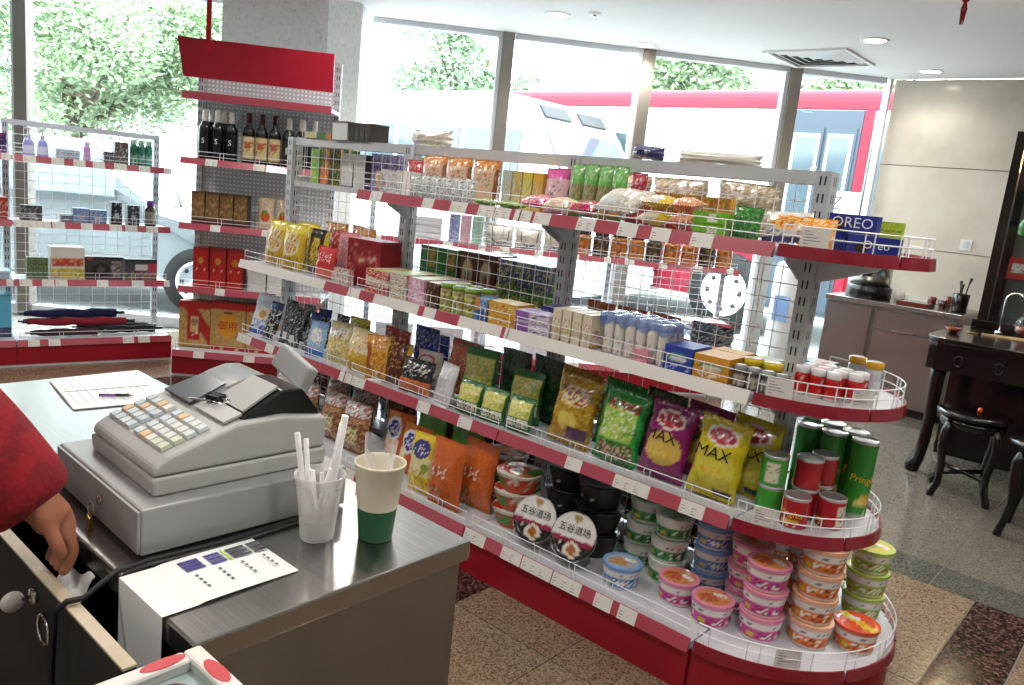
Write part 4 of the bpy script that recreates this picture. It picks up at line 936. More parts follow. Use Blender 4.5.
for k, (x, y, rz, wh) in enumerate(((-.653, 2.415, 48, 'front one, fully visible'), (-.705, 2.487, 60, 'right edge one'), (-.746, 2.42, 70, 'behind the front one'), (-.785, 2.517, 0, 'back row middle'), (-.825, 2.428, 10, 'behind the small green cans'), (-.855, 2.555, 0, 'back row left'))):
    can(Cg, .0375, .235, 'tall green crisp can on the rounded end, ' + wh, x, y, Z, rz, 'tall green crisp cans', 'Pringles' if k < 3 else None)
for k in range(2): can(Cgs, .0375, .088, 'short green crisp can, %s of two stacked beside the yellow bag' % ('lower', 'upper')[k], -.825, 2.193, Z+k*.0925, -120 if k else 10, 'short green crisp cans', None)
for k in range(2): can(Crs, .0375, .088, 'short red crisp can, %s of two stacked behind the front red cans' % ('lower', 'upper')[k], -.75, 2.262, Z+k*.0925, 120, 'short red crisp cans')
for k in range(2): can(Crs, .0375, .088, 'short red crisp can, %s of two stacked at the back beside the tall cans' % ('lower', 'upper')[k], -.735, 2.342, Z+k*.0925, 150, 'short red crisp cans')
can(Crs, .0375, .088, 'short red crisp can at the front of the rounded end, left one', -.737, 2.172, Z, -5, 'short red crisp cans', 'Pringles'); can(Crs, .0375, .088, 'short red crisp can at the front of the rounded end, right one', -.668, 2.262, Z, -60, 'short red crisp cans')
nav = bag_mesh(.15, .24, .04, [('bg', '2c3f9a'), ('n', 0, 0, 1, 1, ['1c2a6a', '4a62c0', '2a6a4a', 'c8ccd8'], .4)], '1c2a6a', 47)
bagat(nav, 'royal blue bag at the back behind the brown gold-edged bag', -2.43, 2.275, Z, 0, 0.)
bagat(GRD, 'dark green bag at the back behind the tall green bag', -1.765, 2.276, Z, 0, 0., 'dark green rear bags')
# ---------- third shelf (eye-level)
Z = S3+.001
def cart(me, label, x, y, z, rz=0., group=None, cat='box', name='carton'): return single(me, name, label, cat, (x, y, z+.001), math.radians(rz), group)
pkw = bag_mesh(.12, .18, .04, [('bg', 'd8a8a8'), ('n', 0, 0, 1, 1, ['e8d0cc', 'c8606a', 'd8a8a8'], .5)], 'c88a8a', 51)
bagat(pkw, 'pink and white snack bag at the far left end of the eye-level shelf', -3.47, 2.16, Z, 10, -.1)
yb = bag_mesh(.145, .22, .06, [('bg', 'c8a82a'), ('r', 0, .8, 1, 1, 'd8c84a'), ('e', .5, .55, .36, .26, 'd8c8a8'), ('n', .2, .35, .8, .75, ['b86a3a', 'e0d0b0', 'a87a2a', 'd8b83a'], .6), ('n', 0, 0, 1, .25, ['8a5a1e', 'c8a82a'], .4)], 'a88a1c', 52)
for k, (x, y) in enumerate(((-3.385, 2.125), (-3.225, 2.115), (-3.29, 2.225))): bagat(yb, 'yellow snack bag with picture, %s' % ('left front', 'right front', 'rear between the front two')[k], x, y, Z, 8, -.1, 'yellow snack bags')
bagat(bag_mesh(.13, .21, .05, [('bg', '2a2822'), ('r', 0, 0, .15, 1, 'c8b03a'), ('r', .85, 0, 1, 1, 'c8b03a'), ('r', .3, .2, .7, .8, 'b89a2a'), ('n', .3, .2, .7, .8, ['2a2822', 'd8c050'], .5)], '2a2822', 53), 'black and yellow narrow snack bag', -3.085, 2.15, Z, 10, -.06)
bagat(bag_mesh(.14, .21, .05, [('bg', 'a8322c'), ('n', 0, 0, 1, .5, ['d8a08a', 'c8503a', 'e0c8b8'], .6), ('n', 0, .5, 1, 1, ['8a1c20', 'e0d0c8', 'b83034'], .4)], '8a1c20', 54), 'red and clear snack bag left of the dark red box', -3.04, 2.24, Z, 10, -.05)
bagat(bag_mesh(.12, .14, .03, [('bg', 'c83a3e'), ('n', .2, .5, .8, .8, ['f0e0d8', 'c83a3e'], .5), ('r', 0, 0, 1, .3, 'd86a60')], 'b02a30', 55), 'small red packet in front of the pink bag', -2.98, 2.12, Z, 8, -.12)
bagat(bag_mesh(.12, .215, .04, [('bg', 'd88a94'), ('r', .2, .1, .6, .9, 'a87a84'), ('n', .2, .1, .8, .9, ['c05a6a', 'e0b0b4', 'a87a84'], .4)], 'b85a6a', 56), 'pink snack bag standing against the dark red box', -2.908, 2.19, Z, 10, -.06)
cart(carton_mesh(.21, .12, .205, [('bg', '8a1622'), ('n', .05, .1, .95, .9, ['7a101c', '9a2430', 'b86a5a'], .3), ('r', .2, .55, .9, .68, 'a83a3a'), ('n', .25, .56, .85, .67, ['d8b0a0', 'a83a3a'], .5)], seed=3), 'large dark red gift box on the eye-level shelf', -2.735, 2.205, Z, 4)
cart(carton_mesh(.1, .03, .07, [('bg', 'd8d0c4'), ('n', 0, 0, 1, 1, ['b8342c', 'e0d8cc', '5a5a5a'], .4)], seed=4), 'tiny white and red carton at the front under the red packet', -2.80, 2.096, Z, 3)
fl1 = [('bg', 'e0dcc8'), ('n', 0, 0, 1, 1, ['b8302c', 'e6e2d4', 'c84a3a', '5a8a4a'], .55)]
for k in range(3):
    cart(carton_mesh(.14, .19, .032, [('bg', ('b82c2c', 'd8d4c8', 'c23a34')[k]), ('n', 0, 0, 1, 1, ['e6e0d4', 'b8302c'], .45)], None, [('bg', 'd8d2a8'), ('n', 0, 0, 1, 1, ['a8b84a', 'e6e2c8', 'c8b060'], .6)], seed=5+k), 'flat red and white noodle pack, %s of the stack of three' % LEV[3][k], -2.555, 2.175, Z+k*.033, (-2, 3, 0)[k], 'flat noodle packs')
for k in range(3):
    cart(carton_mesh(.1, .19, .034, [('bg', 'dcd6cc'), ('n', 0, 0, 1, 1, ['5a8a4a', 'c83a34', 'e6e2d8'], .5)], None, [('bg', 'd8d4b0'), ('n', 0, 0, 1, 1, ['98ae4a', 'e8e4cc'], .5)], seed=9+k), 'flat white and green pack, %s of the stack of three' % LEV[3][k], -2.42, 2.175, Z+k*.035, (2, -1, 1)[k], 'flat green packs')
for k in range(2):
    cart(carton_mesh(.095, .19, .05, [('bg', 'd8a8c0'), ('e', .5, .5, .3, .35, 'e8d8dc'), ('n', .1, .1, .9, .9, ['b8608a', 'e4c8d4'], .4)], None, [('bg', 'd4cda8'), ('n', 0, 0, 1, 1, ['a8b84a', 'e6e2cc'], .5)], seed=13+k), 'pink flat pack, %s of two' % ('lower', 'upper')[k], -2.31, 2.18, Z+k*.051, (1, -2)[k], 'pink flat packs')
cart(carton_mesh(.07, .19, .098, [('bg', '4a2c22'), ('n', 0, 0, 1, 1, ['3a2018', 'b8aa98', '5a382a'], .3)], None, [('bg', 'd8d4b8'), ('n', 0, 0, 1, 1, ['a8b84a', 'e8e4d0'], .4)], seed=15), 'brown carton with pale top between pink packs and green jars', -2.218, 2.18, Z, 0)
# green-lidded jars, two rows
gj = (lathe_mesh([(.026, 0), (.03, .004), (.03, .03), (.03, .06), (.03, .085), (.026, .092)], [('bg', 'a89a6a'), ('n', 0, .1, 1, .9, ['8a9a3a', '5a4a2a', 'd8dca0', 'c8d44a'], .6)], mat='gloss', n=18), lathe_mesh([(.03, .092), (.0315, .094), (.0315, .108), (.02, .11)], [('bg', '6f9a34')], mat='gloss', n=18))
i = 0
for r_ in range(2):
    for k in range(3):
        multi([('jar_body', gj[0], (0, 0, 0)), ('lid', gj[1], (0, 0, 0))], 'snack_jar', 'green-lidded snack jar, %s from the left in the %s row' % (ORD[k], ('front', 'back')[r_]), 'jar', (-2.145+.0645*k+.02*r_, 2.10+.068*r_+.0*k, Z), .3*k, 'green-lidded jars'); i += 1
# silver topped tubs on their side and small boxes
gt = lathe_mesh([(.028, 0), (.03, .003), (.03, .05), (.031, .055), (.031, .066), (.012, .068)], [('bg', '8f9298'), ('r', 0, .75, 1, 1, 'b9bcc2'), ('n', 0, .1, 1, .7, ['6a6d74', 'a8abb2'], .4)], mat='gloss', n=18)
for k in range(4): single(gt, 'small_tin', 'small silver-lidded tin, %s from the left behind the yellow boxes' % ORD[k], 'tin', (-1.985+.068*k, 2.235, Z), 0, 'silver tins')
cart(carton_mesh(.056, .08, .085, [('bg', '5a84bc'), ('r', .25, 0, 1, .45, '3f66a8'), ('r', 0, .5, .4, 1, 'd0903a'), ('n', .3, .5, 1, 1, ['e0dcd0', '5a84bc'], .4)], seed=17), 'blue and orange small box left of the yellow boxes', -1.947, 2.115, Z, 2)
for k in range(2):
    cart(carton_mesh(.132, .10, .042, [('bg', 'd0a03a'), ('n', .05, .2, .95, .8, ['e8d8b0', '8a4a2a', 'c88a2a', 'd8b860'], .5)], None, [('bg', 'd8c07a'), ('n', .1, .1, .9, .9, ['e8e0c8', 'c89a3a'], .4)], seed=18+k), 'yellow flat biscuit box, %s of two' % ('lower', 'upper')[k], -1.843, 2.13, Z+k*.043, (1, 0)[k], 'yellow biscuit boxes')
for k in range(2):
    cart(carton_mesh(.148, .075, .038, [('bg', 'd8d2e0'), ('r', .0, .1, .42, .9, '8a5aa8'), ('n', .45, .1, .95, .9, ['8a5aa8', 'e4e0ea', '3a3a4a'], .4)], None, [('bg', 'c8b8d8'), ('e', .35, .5, .25, .35, '9a70b8')], seed=20+k), 'purple and white flat biscuit box, %s of two' % ('lower', 'upper')[k], -1.698, 2.11, Z+k*.039, (1, 0)[k], 'purple biscuit boxes')
for k in range(2):
    cart(carton_mesh(.115, .10, .045, [('bg', '2c2e6a'), ('n', .1, .3, .9, .7, ['8a8cc0', '2c2e6a'], .35)], seed=22+k), 'navy flat biscuit box behind the purple boxes, %s of two' % ('lower', 'upper')[k], -1.682, 2.22, Z+k*.046, 0, 'navy biscuit boxes')
crm = carton_mesh(.035, .12, .11, [('bg', 'd9cdb4'), ('n', .1, .3, .9, .7, ['a86a8a', 'e4dcc8', 'c8a24a'], .35)], [('bg', 'dcd2bc'), ('n', .2, .3, .8, .6, ['b8627a', 'e8e0d0'], .5), ('r', 0, 0, 1, .1, 'b8924a')], seed=24)
for k in range(4): single(crm, 'biscuit_packet', 'cream biscuit packet leaning in a row of four, %s from the left' % ORD[k], 'biscuit packet', (-1.592+.042*k, 2.135, Z+.001), 0, 'cream biscuit packets')
# bottles in blue shrink wrap
yog = (lathe_mesh([(.016, 0), (.0185, .003), (.0185, .04), (.0165, .05), (.0185, .06), (.0185, .09), (.013, .104)], [('bg', 'd8d4cc'), ('n', 0, .1, 1, .55, ['8a8cae', 'e0ccA0', 'd8d4cc', 'cf9a4a'], .5)], mat='gloss', n=16), lathe_mesh([(.0135, .104), (.0145, .106), (.0145, .122), (.009, .124)], [('bg', 'e6e6e8')], mat='gloss', n=14))
for r_ in range(3):
    for k in range(6):
        multi([('bottle_body', yog[0], (0, 0, 0)), ('cap', yog[1], (0, 0, 0))], 'yogurt_bottle', 'small white-capped drink bottle under blue wrap, %s from the left in %s row' % (ORD[k], ('the front', 'the middle', 'the back')[r_]), 'bottle', (-1.405+.0405*k, 2.12+.041*r_, Z), .5*k+r_, 'wrapped drink bottles')
def wrapfn(u, v):
    e = 4*u*(1-u)*4*v*(1-v)
    return (-1.435+.265*u, 2.10+.125*v, Z+.1265+.006*min(1, e*3)+.004*math.sin(u*21)*math.sin(v*13))
b = MB('4a7ac8'); b.smooth = True; b.grid(wrapfn, 24, 12); n0 = len(b.v)
for (x0, y0, x1, y1) in ((-1.435, 2.10, -1.17, 2.10), (-1.17, 2.10, -1.17, 2.225), (-1.17, 2.225, -1.435, 2.225), (-1.435, 2.225, -1.435, 2.10)):
    b.grid(lambda u, v, a=(x0, y0, x1, y1): (a[0]+(a[2]-a[0])*u, a[1]+(a[3]-a[1])*u, Z+.1265-.03*v*(1+.3*math.sin(u*23))), 16, 2, flip=True)
o = b.build('wrap_sheet', 'shrink'); tag(o, 'blue plastic wrap over the small drink bottles', 'plastic wrap')
cart(carton_mesh(.05, .028, .04, [('bg', 'd88a9a'), ('n', 0, 0, 1, 1, ['e8c0c4', 'c05a70'], .4)], seed=25), 'small pink packet left of the blue box', -1.25, 2.083, Z, 0)
cart(carton_mesh(.095, .12, .078, [('bg', '2f45a0'), ('e', .45, .55, .36, .16, '5aa070'), ('e', .5, .5, .3, .1, 'd8e0e8'), ('n', .1, .1, .9, .35, ['c8d0e8', '2f45a0'], .4)], None, [('bg', '3a50b0')], seed=26), 'blue mint box beside the orange box', -1.125, 2.135, Z, 2)
cart(carton_mesh(.11, .12, .072, [('bg', 'd0922c'), ('e', .5, .55, .36, .14, '5a9a6a'), ('e', .52, .5, .3, .09, 'e8e4d0'), ('n', .1, .1, .9, .3, ['f0e4c8', 'd0922c'], .4)], None, [('bg', 'd89c34')], seed=27), 'orange mint box right of the blue box', -1.016, 2.135, Z, 2)
cart(carton_mesh(.085, .08, .06, [('bg', 'cf5a2c'), ('n', 0, 0, 1, 1, ['d8703a', 'b84a20'], .4)], seed=28), 'orange-red flat box behind the blue mint box', -1.134, 2.25, Z, 0)
cart(carton_mesh(.105, .07, .07, [('bg', 'd8a03a'), ('n', 0, 0, 1, 1, ['8a6a3a', 'e0b050'], .3)], seed=29), 'amber box behind the orange mint box', -1.03, 2.25, Z, 0)
yj = (lathe_mesh([(.026, 0), (.028, .004), (.028, .05), (.024, .056)], [('bg', '6a5a3a'), ('n', 0, .1, 1, .9, ['3a3428', 'a8a07a', '8a7a4a'], .5)], mat='gloss', n=18), lathe_mesh([(.026, .056), (.0285, .058), (.0285, .076), (.018, .078)], [('bg', 'd8c02a')], mat='gloss', n=18))
bj = (lathe_mesh([(.017, 0), (.019, .003), (.019, .042), (.016, .048)], [('bg', '2e2a28'), ('r', .3, .2, .7, .8, 'b8b0a0'), ('n', .3, .2, .7, .8, ['6a645a', 'c8c0b0'], .5)], mat='gloss', n=16), lathe_mesh([(.017, .048), (.0195, .05), (.0195, .064), (.012, .066)], [('bg', '8a8a8c')], mat='gloss', n=16))
for k in range(2): multi([('jar_body', yj[0], (0, 0, 0)), ('lid', yj[1], (0, 0, 0))], 'sweet_jar', 'yellow-lidded sweet jar, %s of two behind the small dark jars' % ('left', 'right')[k], 'jar', (-.932+.06*k, 2.178, Z), 0, 'yellow-lidded jars')
for k in range(4): multi([('jar_body', bj[0], (0, 0, 0)), ('lid', bj[1], (0, 0, 0))], 'small_jar', 'tiny dark jar with grey lid, %s from the left' % ORD[k], 'jar', (-.932+.041*k, 2.098, Z), 0, 'tiny dark jars')
cx = cart(carton_mesh(.075, .07, .068, [('bg', 'd8cc6a'), ('r', 0, .3, 1, .75, '9ab84a'), ('n', .1, .05, .9, .3, ['6a4a2a', 'd8cc6a', '3a3a2a'], .5)], None, [('bg', 'b8c8a0')], seed=30), 'yellow-green chewing gum box beside the end upright', -.925, 2.255, Z, 0)
lettering(cx, 'EXTRA', .02, (0, -.0362, .036), col='b03a2a')
cart(carton_mesh(.09, .08, .066, [('bg', '5aa8bc'), ('d', .8, .0, .2, 'd8e4e8'), ('d', .8, .45, .12, '2a7a9a'), ('r', .75, 0, 1, 1, '2c6a4a')], None, [('bg', 'c8dcd8'), ('n', 0, 0, 1, 1, ['9ac4c4', 'd8e4e0'], .4)], seed=31), 'cyan and green gum box behind the end upright', -.83, 2.425, Z, 0)
gum = (lathe_mesh([(.019, 0), (.021, .003), (.021, .058), (.018, .062)], [('bg', 'b81c20'), ('n', .2, .2, .8, .8, ['d8584a', 'b81c20', 'e0c8b8'], .25), ('r', 0, 0, 1, .06, 'e0d8d4')], mat='gloss', n=18), lathe_mesh([(.0195, .062), (.0205, .063), (.0205, .08), (.014, .082)], [('bg', 'e2e0e0')], mat='gloss', n=18))
gy = (lathe_mesh([(.024, 0), (.026, .003), (.026, .07), (.022, .074)], [('bg', 'b9c0c4'), ('n', 0, .1, 1, .9, ['8a9298', 'd0d6da', 'a8b0b4'], .5)], mat='gloss', n=18), lathe_mesh([(.0245, .074), (.027, .076), (.027, .094), (.018, .096)], [('bg', 'd8a818')], mat='gloss', n=18))
gpos = [(-.80+.044*i-.0*j, 2.215+.047*j) for j in range(4) for i in range(4)]
gpos = [p for p in gpos if (p[0]+.866)**2+(p[1]-2.33)**2 < .225**2][:12]
for k, (x, y) in enumerate(gpos): multi([('bottle_body', gum[0], (0, 0, 0)), ('cap', gum[1], (0, 0, 0))], 'gum_bottle', 'red gum bottle with white cap on the end shelf, %s from the front left' % ORD[k], 'bottle', (x, y, Z), .7*k, 'red gum bottles')
for (x, y, wh) in ((-.68, 2.455, 'at the right edge of the rounded end'), (-.74, 2.49, 'behind the red gum bottles')): multi([('bottle_body', gy[0], (0, 0, 0)), ('cap', gy[1], (0, 0, 0))], 'gum_bottle', 'grey gum bottle with yellow cap ' + wh, 'bottle', (x, y, Z), 0, 'yellow-capped gum bottles')

# ---------- top shelf
Z = S2+.001
wp = carton_mesh(.1, .06, .10, [('bg', 'd8dcdc'), ('n', 0, 0, 1, 1, ['b8788a', 'e0e4e4', 'c8c0c4', '8aa89a'], .35)], seed=40)
for k in range(2): cart(wp, 'white patterned carton at the left end of the top shelf, %s' % ('front', 'rear')[k], -2.51+.005*k, 2.105+.075*k, Z, 12, 'white patterned cartons')
ro = bag_mesh(.055, .09, .03, [('bg', 'cfd0cc'), ('n', 0, 0, 1, 1, ['5a6a8a', 'd8dad8', '9aa49a', '3a4a5a'], .45)], 'b8bab8', 61)
for k in range(6): bagat(ro, 'small white patterned packet in the front row, %s from the left' % ORD[k], -2.385+.06*k, 2.10, Z, 8, -.1, 'small white packets', 'packet', 'small_packet')
pe = bag_mesh(.132, .17, .045, [('bg', 'd8b49a'), ('r', 0, .8, 1, 1, 'cf8a4a'), ('n', 0, .8, 1, 1, ['e0a860', 'c87a3a'], .5), ('n', .2, .4, .8, .7, ['b8604a', 'd8b49a', '6a8a5a'], .35), ('r', .88, 0, 1, .8, '8a5a3a')], 'c89a7a', 62)
for k in range(3): bagat(pe, 'peach coloured snack bag on the top shelf, %s from the left' % ORD[k], -2.385+.14*k, 2.20, Z, 4, -.06, 'peach snack bags')
bagat(bag_mesh(.14, .15, .05, [('bg', 'b03034'), ('n', 0, 0, 1, .6, ['d8a080', 'b03034'], .5)], '8a2024', 63), 'red snack bag behind the white packets at the left end', -2.535, 2.245, Z-.0, 0, 0.)
for k in range(2): single(bag_mesh(.11, .07, .026, [('bg', '7a9a3a'), ('n', 0, 0, 1, 1, ['9ab85a', 'd8dcc0', '5a7a2a'], .4)], '5a7a2a', 64+k), 'flat_packet', 'flat green packet lying in front of the peach bags, %s' % ('left', 'right')[k], 'packet', (-1.99+.115*k, 2.076, Z+.02), .03, 'flat green packets', -PI/2+.0)
yc = carton_mesh(.05, .1, .14, [('bg', 'd0b84a'), ('n', 0, 0, 1, 1, ['e0d080', 'a88a2a'], .4)], [('bg', 'c8c4a8'), ('n', 0, 0, 1, 1, ['9a9a8a', 'd8d4c0'], .4)], seed=41)
for k in range(4): cart(carton_mesh(.045, .075, .14, [('bg', ('b9c0b4', 'c8b070', 'd0c050', 'd8a83a')[k]), ('n', 0, 0, 1, .8, ['d8d4c8', 'a89a6a'], .35)], seed=42+k), 'slim upright biscuit carton, %s of four between peach and pink bags' % ORD[k], -2.003+.05*k, 2.25, Z, 0, 'slim biscuit cartons')
bagat(bag_mesh(.105, .16, .04, [('bg', 'dcb8c0'), ('r', 0, .78, 1, 1, 'd0549a'), ('n', .25, .4, .8, .7, ['4a3a44', 'e8d8dc', 'd8b0bc'], .45), ('n', 0, .05, 1, .35, ['d84a7a', 'e88aa8', 'f0d0d8'], .6)], 'c85a94', 66), 'pink marshmallow bag on the top shelf', -1.775, 2.225, Z, 0, -.05)
gtb = bag_mesh(.054, .18, .04, [('bg', '8a8a5a'), ('r', 0, .62, 1, 1, '6fb85a'), ('n', 0, .7, 1, 1, ['9ad080', '4f9a3c'], .5), ('n', 0, .1, 1, .6, ['5a6a4a', 'b8b088', '8a8a5a'], .5), ('r', .1, .08, .9, .3, 'd89a3a')], '5a9a4a', 67)
for k in range(4): bagat(gtb, 'clear bag with bright green top, %s of four on the top shelf' % ORD[k], -1.69+.058*k, 2.225, Z+.002, 5, -.04, 'green-topped bags')
bagat(bag_mesh(.06, .165, .04, [('bg', 'a83a4a'), ('n', 0, 0, 1, 1, ['c86a74', '8a2434'], .4)], '8a2434', 68), 'crimson bag beside the green-topped bags', -1.452, 2.24, Z, 0, -.02)
fc = [bag_mesh(.1, .105, .042, [('bg', c), ('n', 0, 0, 1, 1, n_, .45)], c, 69+i) for i, (c, n_) in enumerate((('c83a8a', ['e8d0b0', 'd8609a', '8ac84a']), ('d8c8a8', ['c83a8a', '6fc84a', 'e8dcc0']), ('b81c5a', ['d84a7a', '8a1044', '6fb84a'])))]
for k, (x, y, m) in enumerate(((-1.765, 2.12, 0), (-1.66, 2.12, 1), (-1.555, 2.12, 2))): single(fc[m], 'candy_bag', 'candy bag lying flat on the top shelf, %s' % ('magenta left one', 'cream and green middle one', 'crimson right one')[k], 'candy bag', (x, y-.045, Z+.034), .03, 'flat candy bags', -PI/2+.2)
cw = bag_mesh(.155, .135, .065, [('bg', 'cfcbc4'), ('n', 0, 0, 1, 1, ['e0ddd8', 'b8b2a8', 'a8a298', 'd8d0b8'], .5), ('r', .1, .1, .5, .3, 'd8dcdc')], 'c0bbb2', 73)
single(cw, 'bread_bag', 'large clear bag of pale buns leaning on the top shelf', 'bread bag', (-1.423, 2.075, Z+.042), .02, None, -PI/2+.55)
wyb = bag_mesh(.105, .1, .04, [('bg', 'd8d0c0'), ('r', .7, 0, 1, 1, 'd8b83a'), ('n', .1, .2, .7, .8, ['c89a6a', 'e8e0d4', 'd8c8b0'], .5)], 'd8b83a', 74)
for k in range(2): single(wyb, 'bread_bag', 'white and yellow bread bag lying flat, %s of two' % ('lower', 'upper')[k], 'bread bag', (-1.285, 2.075+.006*k, Z+.03+.05*k), .03, 'white and yellow bread bags', -PI/2+.1)
pob = bag_mesh(.08, .1, .04, [('bg', 'd8906a'), ('n', 0, 0, 1, 1, ['e8b8a0', 'c87a4a', 'd8a0b0', 'd8b83a'], .5)], 'c87a5a', 75)
for k in range(2): single(pob, 'bread_bag', 'pink-orange wafer bag lying flat, %s of two' % ('lower', 'upper')[k], 'bread bag', (-1.19, 2.075+.006*k, Z+.03+.05*k), .02, 'pink-orange wafer bags', -PI/2+.1)
for k in range(2): cart(carton_mesh(.095, .11, .034, [('bg', '6fae2c'), ('r', .45, .15, .8, .85, 'd8dcc8'), ('n', .45, .15, .8, .85, ['3a3a34', 'd8dcc8'], .5), ('n', 0, 0, .4, 1, ['8ac84a', '5a9a24'], .4)], None, [('bg', '7cba3a')], seed=50+k), 'bright green wafer pack on the top shelf, %s of two' % ('lower', 'upper')[k], -1.095, 2.135, Z+k*.035, (2, 0)[k], 'green wafer packs')
bagat(bag_mesh(.085, .09, .05, [('bg', '2c6a2c'), ('n', 0, 0, 1, 1, ['3c8a3c', '1d4a1e', '5aa84a'], .5)], '1d4a1e', 76), 'dark green crumpled pouch right of the wafer packs', -1.0, 2.12, Z, 5, -.15)
wo = bag_mesh(.13, .1, .05, [('bg', 'ccc8c4'), ('e', .5, .55, .38, .25, 'd8a84a'), ('n', .2, .35, .8, .75, ['c87a2a', 'e0c080', 'a83a2a'], .55), ('r', 0, 0, 1, .14, '2a2a5a'), ('n', .1, .15, .9, .3, ['3a3a6a', 'ccc8c4'], .3)], 'b8b4b0', 77)
bagat(wo, 'white bread roll bag with orange picture at the end of the top shelf', -.895, 2.16, Z, 10, -.5)
bagat(bag_mesh(.09, .085, .045, [('bg', 'd8902c'), ('n', 0, 0, 1, 1, ['e8b060', 'e8dcc8', 'c87a1c'], .45)], 'c87a1c', 78), 'orange crumpled pack on the rounded top shelf', -.795, 2.125, Z, 12, -.3)
rgb_ = carton_mesh(.052, .06, .115, [('bg', 'b8302a'), ('r', 0, .55, 1, 1, 'c88a2a'), ('n', 0, .5, 1, 1, ['d8b83a', '4a8a3a', 'b8302a'], .55), ('n', 0, .1, 1, .45, ['d8a05a', '9a2420'], .4)], seed=52)
for k in range(6): cart(rgb_, 'red and gold upright box seen through the wire grid, %s of six' % ORD[k], -1.478+.0545*k, 2.40, Z, 0, 'red and gold boxes')
# biscuits on the rounded top shelf
oc = [('bg', '24308a'), ('n', 0, 0, 1, 1, ['2c3a9a', '1c2470'], .3)]
ob_ = carton_mesh(.125, .05, .05, oc+[('e', .22, .4, .16, .3, '2a2024')], None, [('bg', '2c3a9a')], seed=53)
for k, (x, y, dz, rz, lab) in enumerate(((-.668, 2.195, 0, 30, 'in front on the rounded top shelf'), (-.76, 2.30, .0, 6, 'in the middle of the rounded top shelf'), (-.745, 2.25, .052, 4, 'lying on top of the other blue packs'))):
    o = cart(ob_, 'blue biscuit pack ' + lab, x, y, Z+dz, rz, 'blue biscuit packs', 'biscuit pack', 'biscuit_pack')
    lettering(o, 'OREO' if k == 2 else 'Oreo', .04 if k == 2 else .03, (.0, -.0262, .027), col='e8ecf2')
bagat(bag_mesh(.12, .075, .05, oc, '1c2470', 79), 'crumpled navy biscuit wrapper beside the end upright', -.815, 2.232, Z, 10, -.1)
gnb = carton_mesh(.058, .055, .046, [('bg', 'a8c02c'), ('r', 0, .42, 1, .5, '6a8a1c'), ('n', .1, .1, .9, .9, ['c0d24a', '8aa81e', 'd8c83a'], .3)], seed=54)
for k, (x, y, dz) in enumerate(((-.75, 2.395, 0), (-.686, 2.39, 0), (-.75, 2.40, .047), (-.688, 2.395, .047), (-.815, 2.405, .0), (-.812, 2.405, .047))): cart(gnb, 'lime green wafer box on the rounded top shelf, %s' % ('lower middle', 'lower right', 'upper middle', 'upper right', 'lower left', 'upper left')[k], x, y, Z+dz, 3*k, 'lime wafer boxes')
# ---------- far side of the gondola, seen through the grid
YB = 2.46
Z = S2+.001
for k, (x, w_, h_, f) in enumerate(((-3.50, .07, .17, [('bg', '6fae3a'), ('n', 0, 0, 1, 1, ['8ac84a', 'd8c83a', '4f8a2a'], .4)]), (-3.415, .07, .185, [('bg', 'd0683a'), ('r', 0, .5, .5, 1, '2f6a34'), ('n', 0, 0, 1, 1, ['e0c04a', 'c84a2a'], .3)]), (-3.33, .08, .18, [('bg', '2c5a34'), ('n', 0, 0, 1, 1, ['d8a83a', '1d4426'], .3)]), (-3.23, .09, .16, [('bg', 'dcdcd8'), ('r', 0, 0, 1, .06, '3a3a3c'), ('n', .1, .1, .9, .9, ['c8c8c4', 'e4e4e0'], .3)]),
        (-3.13, .09, .16, [('bg', 'd8d8d6'), ('r', .9, 0, 1, 1, '3a3a3c')]))):
    cart(carton_mesh(w_, .12, h_, f, seed=60+k), 'upright box behind the grid of the far top bay, %s' % ('bright green one', 'orange and green one', 'dark green one', 'left white one', 'right white one')[k], x, YB, Z, 0, 'far-side top boxes')
flw = carton_mesh(.092, .1, .085, [('bg', '7474c8'), ('n', 0, 0, 1, 1, ['a8a8dc', '5a5aa8', 'd8d8e8', 'c8a84a'], .55)], seed=66)
for k in range(6): cart(flw, 'lilac flowered box behind the grid, %s from the left in the %s layer' % (ORD[k % 3], ('lower', 'upper')[k//3]), -3.035+.095*(k % 3), YB+.02, Z+.086*(k//3), 0, 'lilac flowered boxes')
for k, x in enumerate((-2.95, -2.865)): bagat(bag_mesh(.075, .09, .026, [('bg', 'c89a5a'), ('n', 0, 0, 1, 1, ['e0d0a8', 'a8703a'], .5)], 'a8703a', 80), 'tan packet behind the grid in front of the lilac boxes, %s' % ('left', 'right')[k], x, 2.385, Z, 0, 0., 'tan packets')
cart(carton_mesh(.05, .1, .17, [('bg', 'c8c83a'), ('n', 0, 0, 1, 1, ['d8d86a', '8a9a2a'], .4)], seed=67), 'yellow upright carton behind the grid near the second upright', -2.745, YB, Z)
for k in range(3): bagat(bag_mesh(.22, .17, .1, [('bg', 'b8a890'), ('n', 0, 0, 1, 1, ['a08a6a', 'd0c4b0', '8a7458', 'e0d8c8'], .7)], 'a8987e', 82+k), 'clear bag of dried goods behind the grid of the top shelf, %s' % ('left', 'middle', 'right')[k], (-1.68, -1.45, -1.2)[k], 2.52, Z, 0, 0., 'dried goods bags')
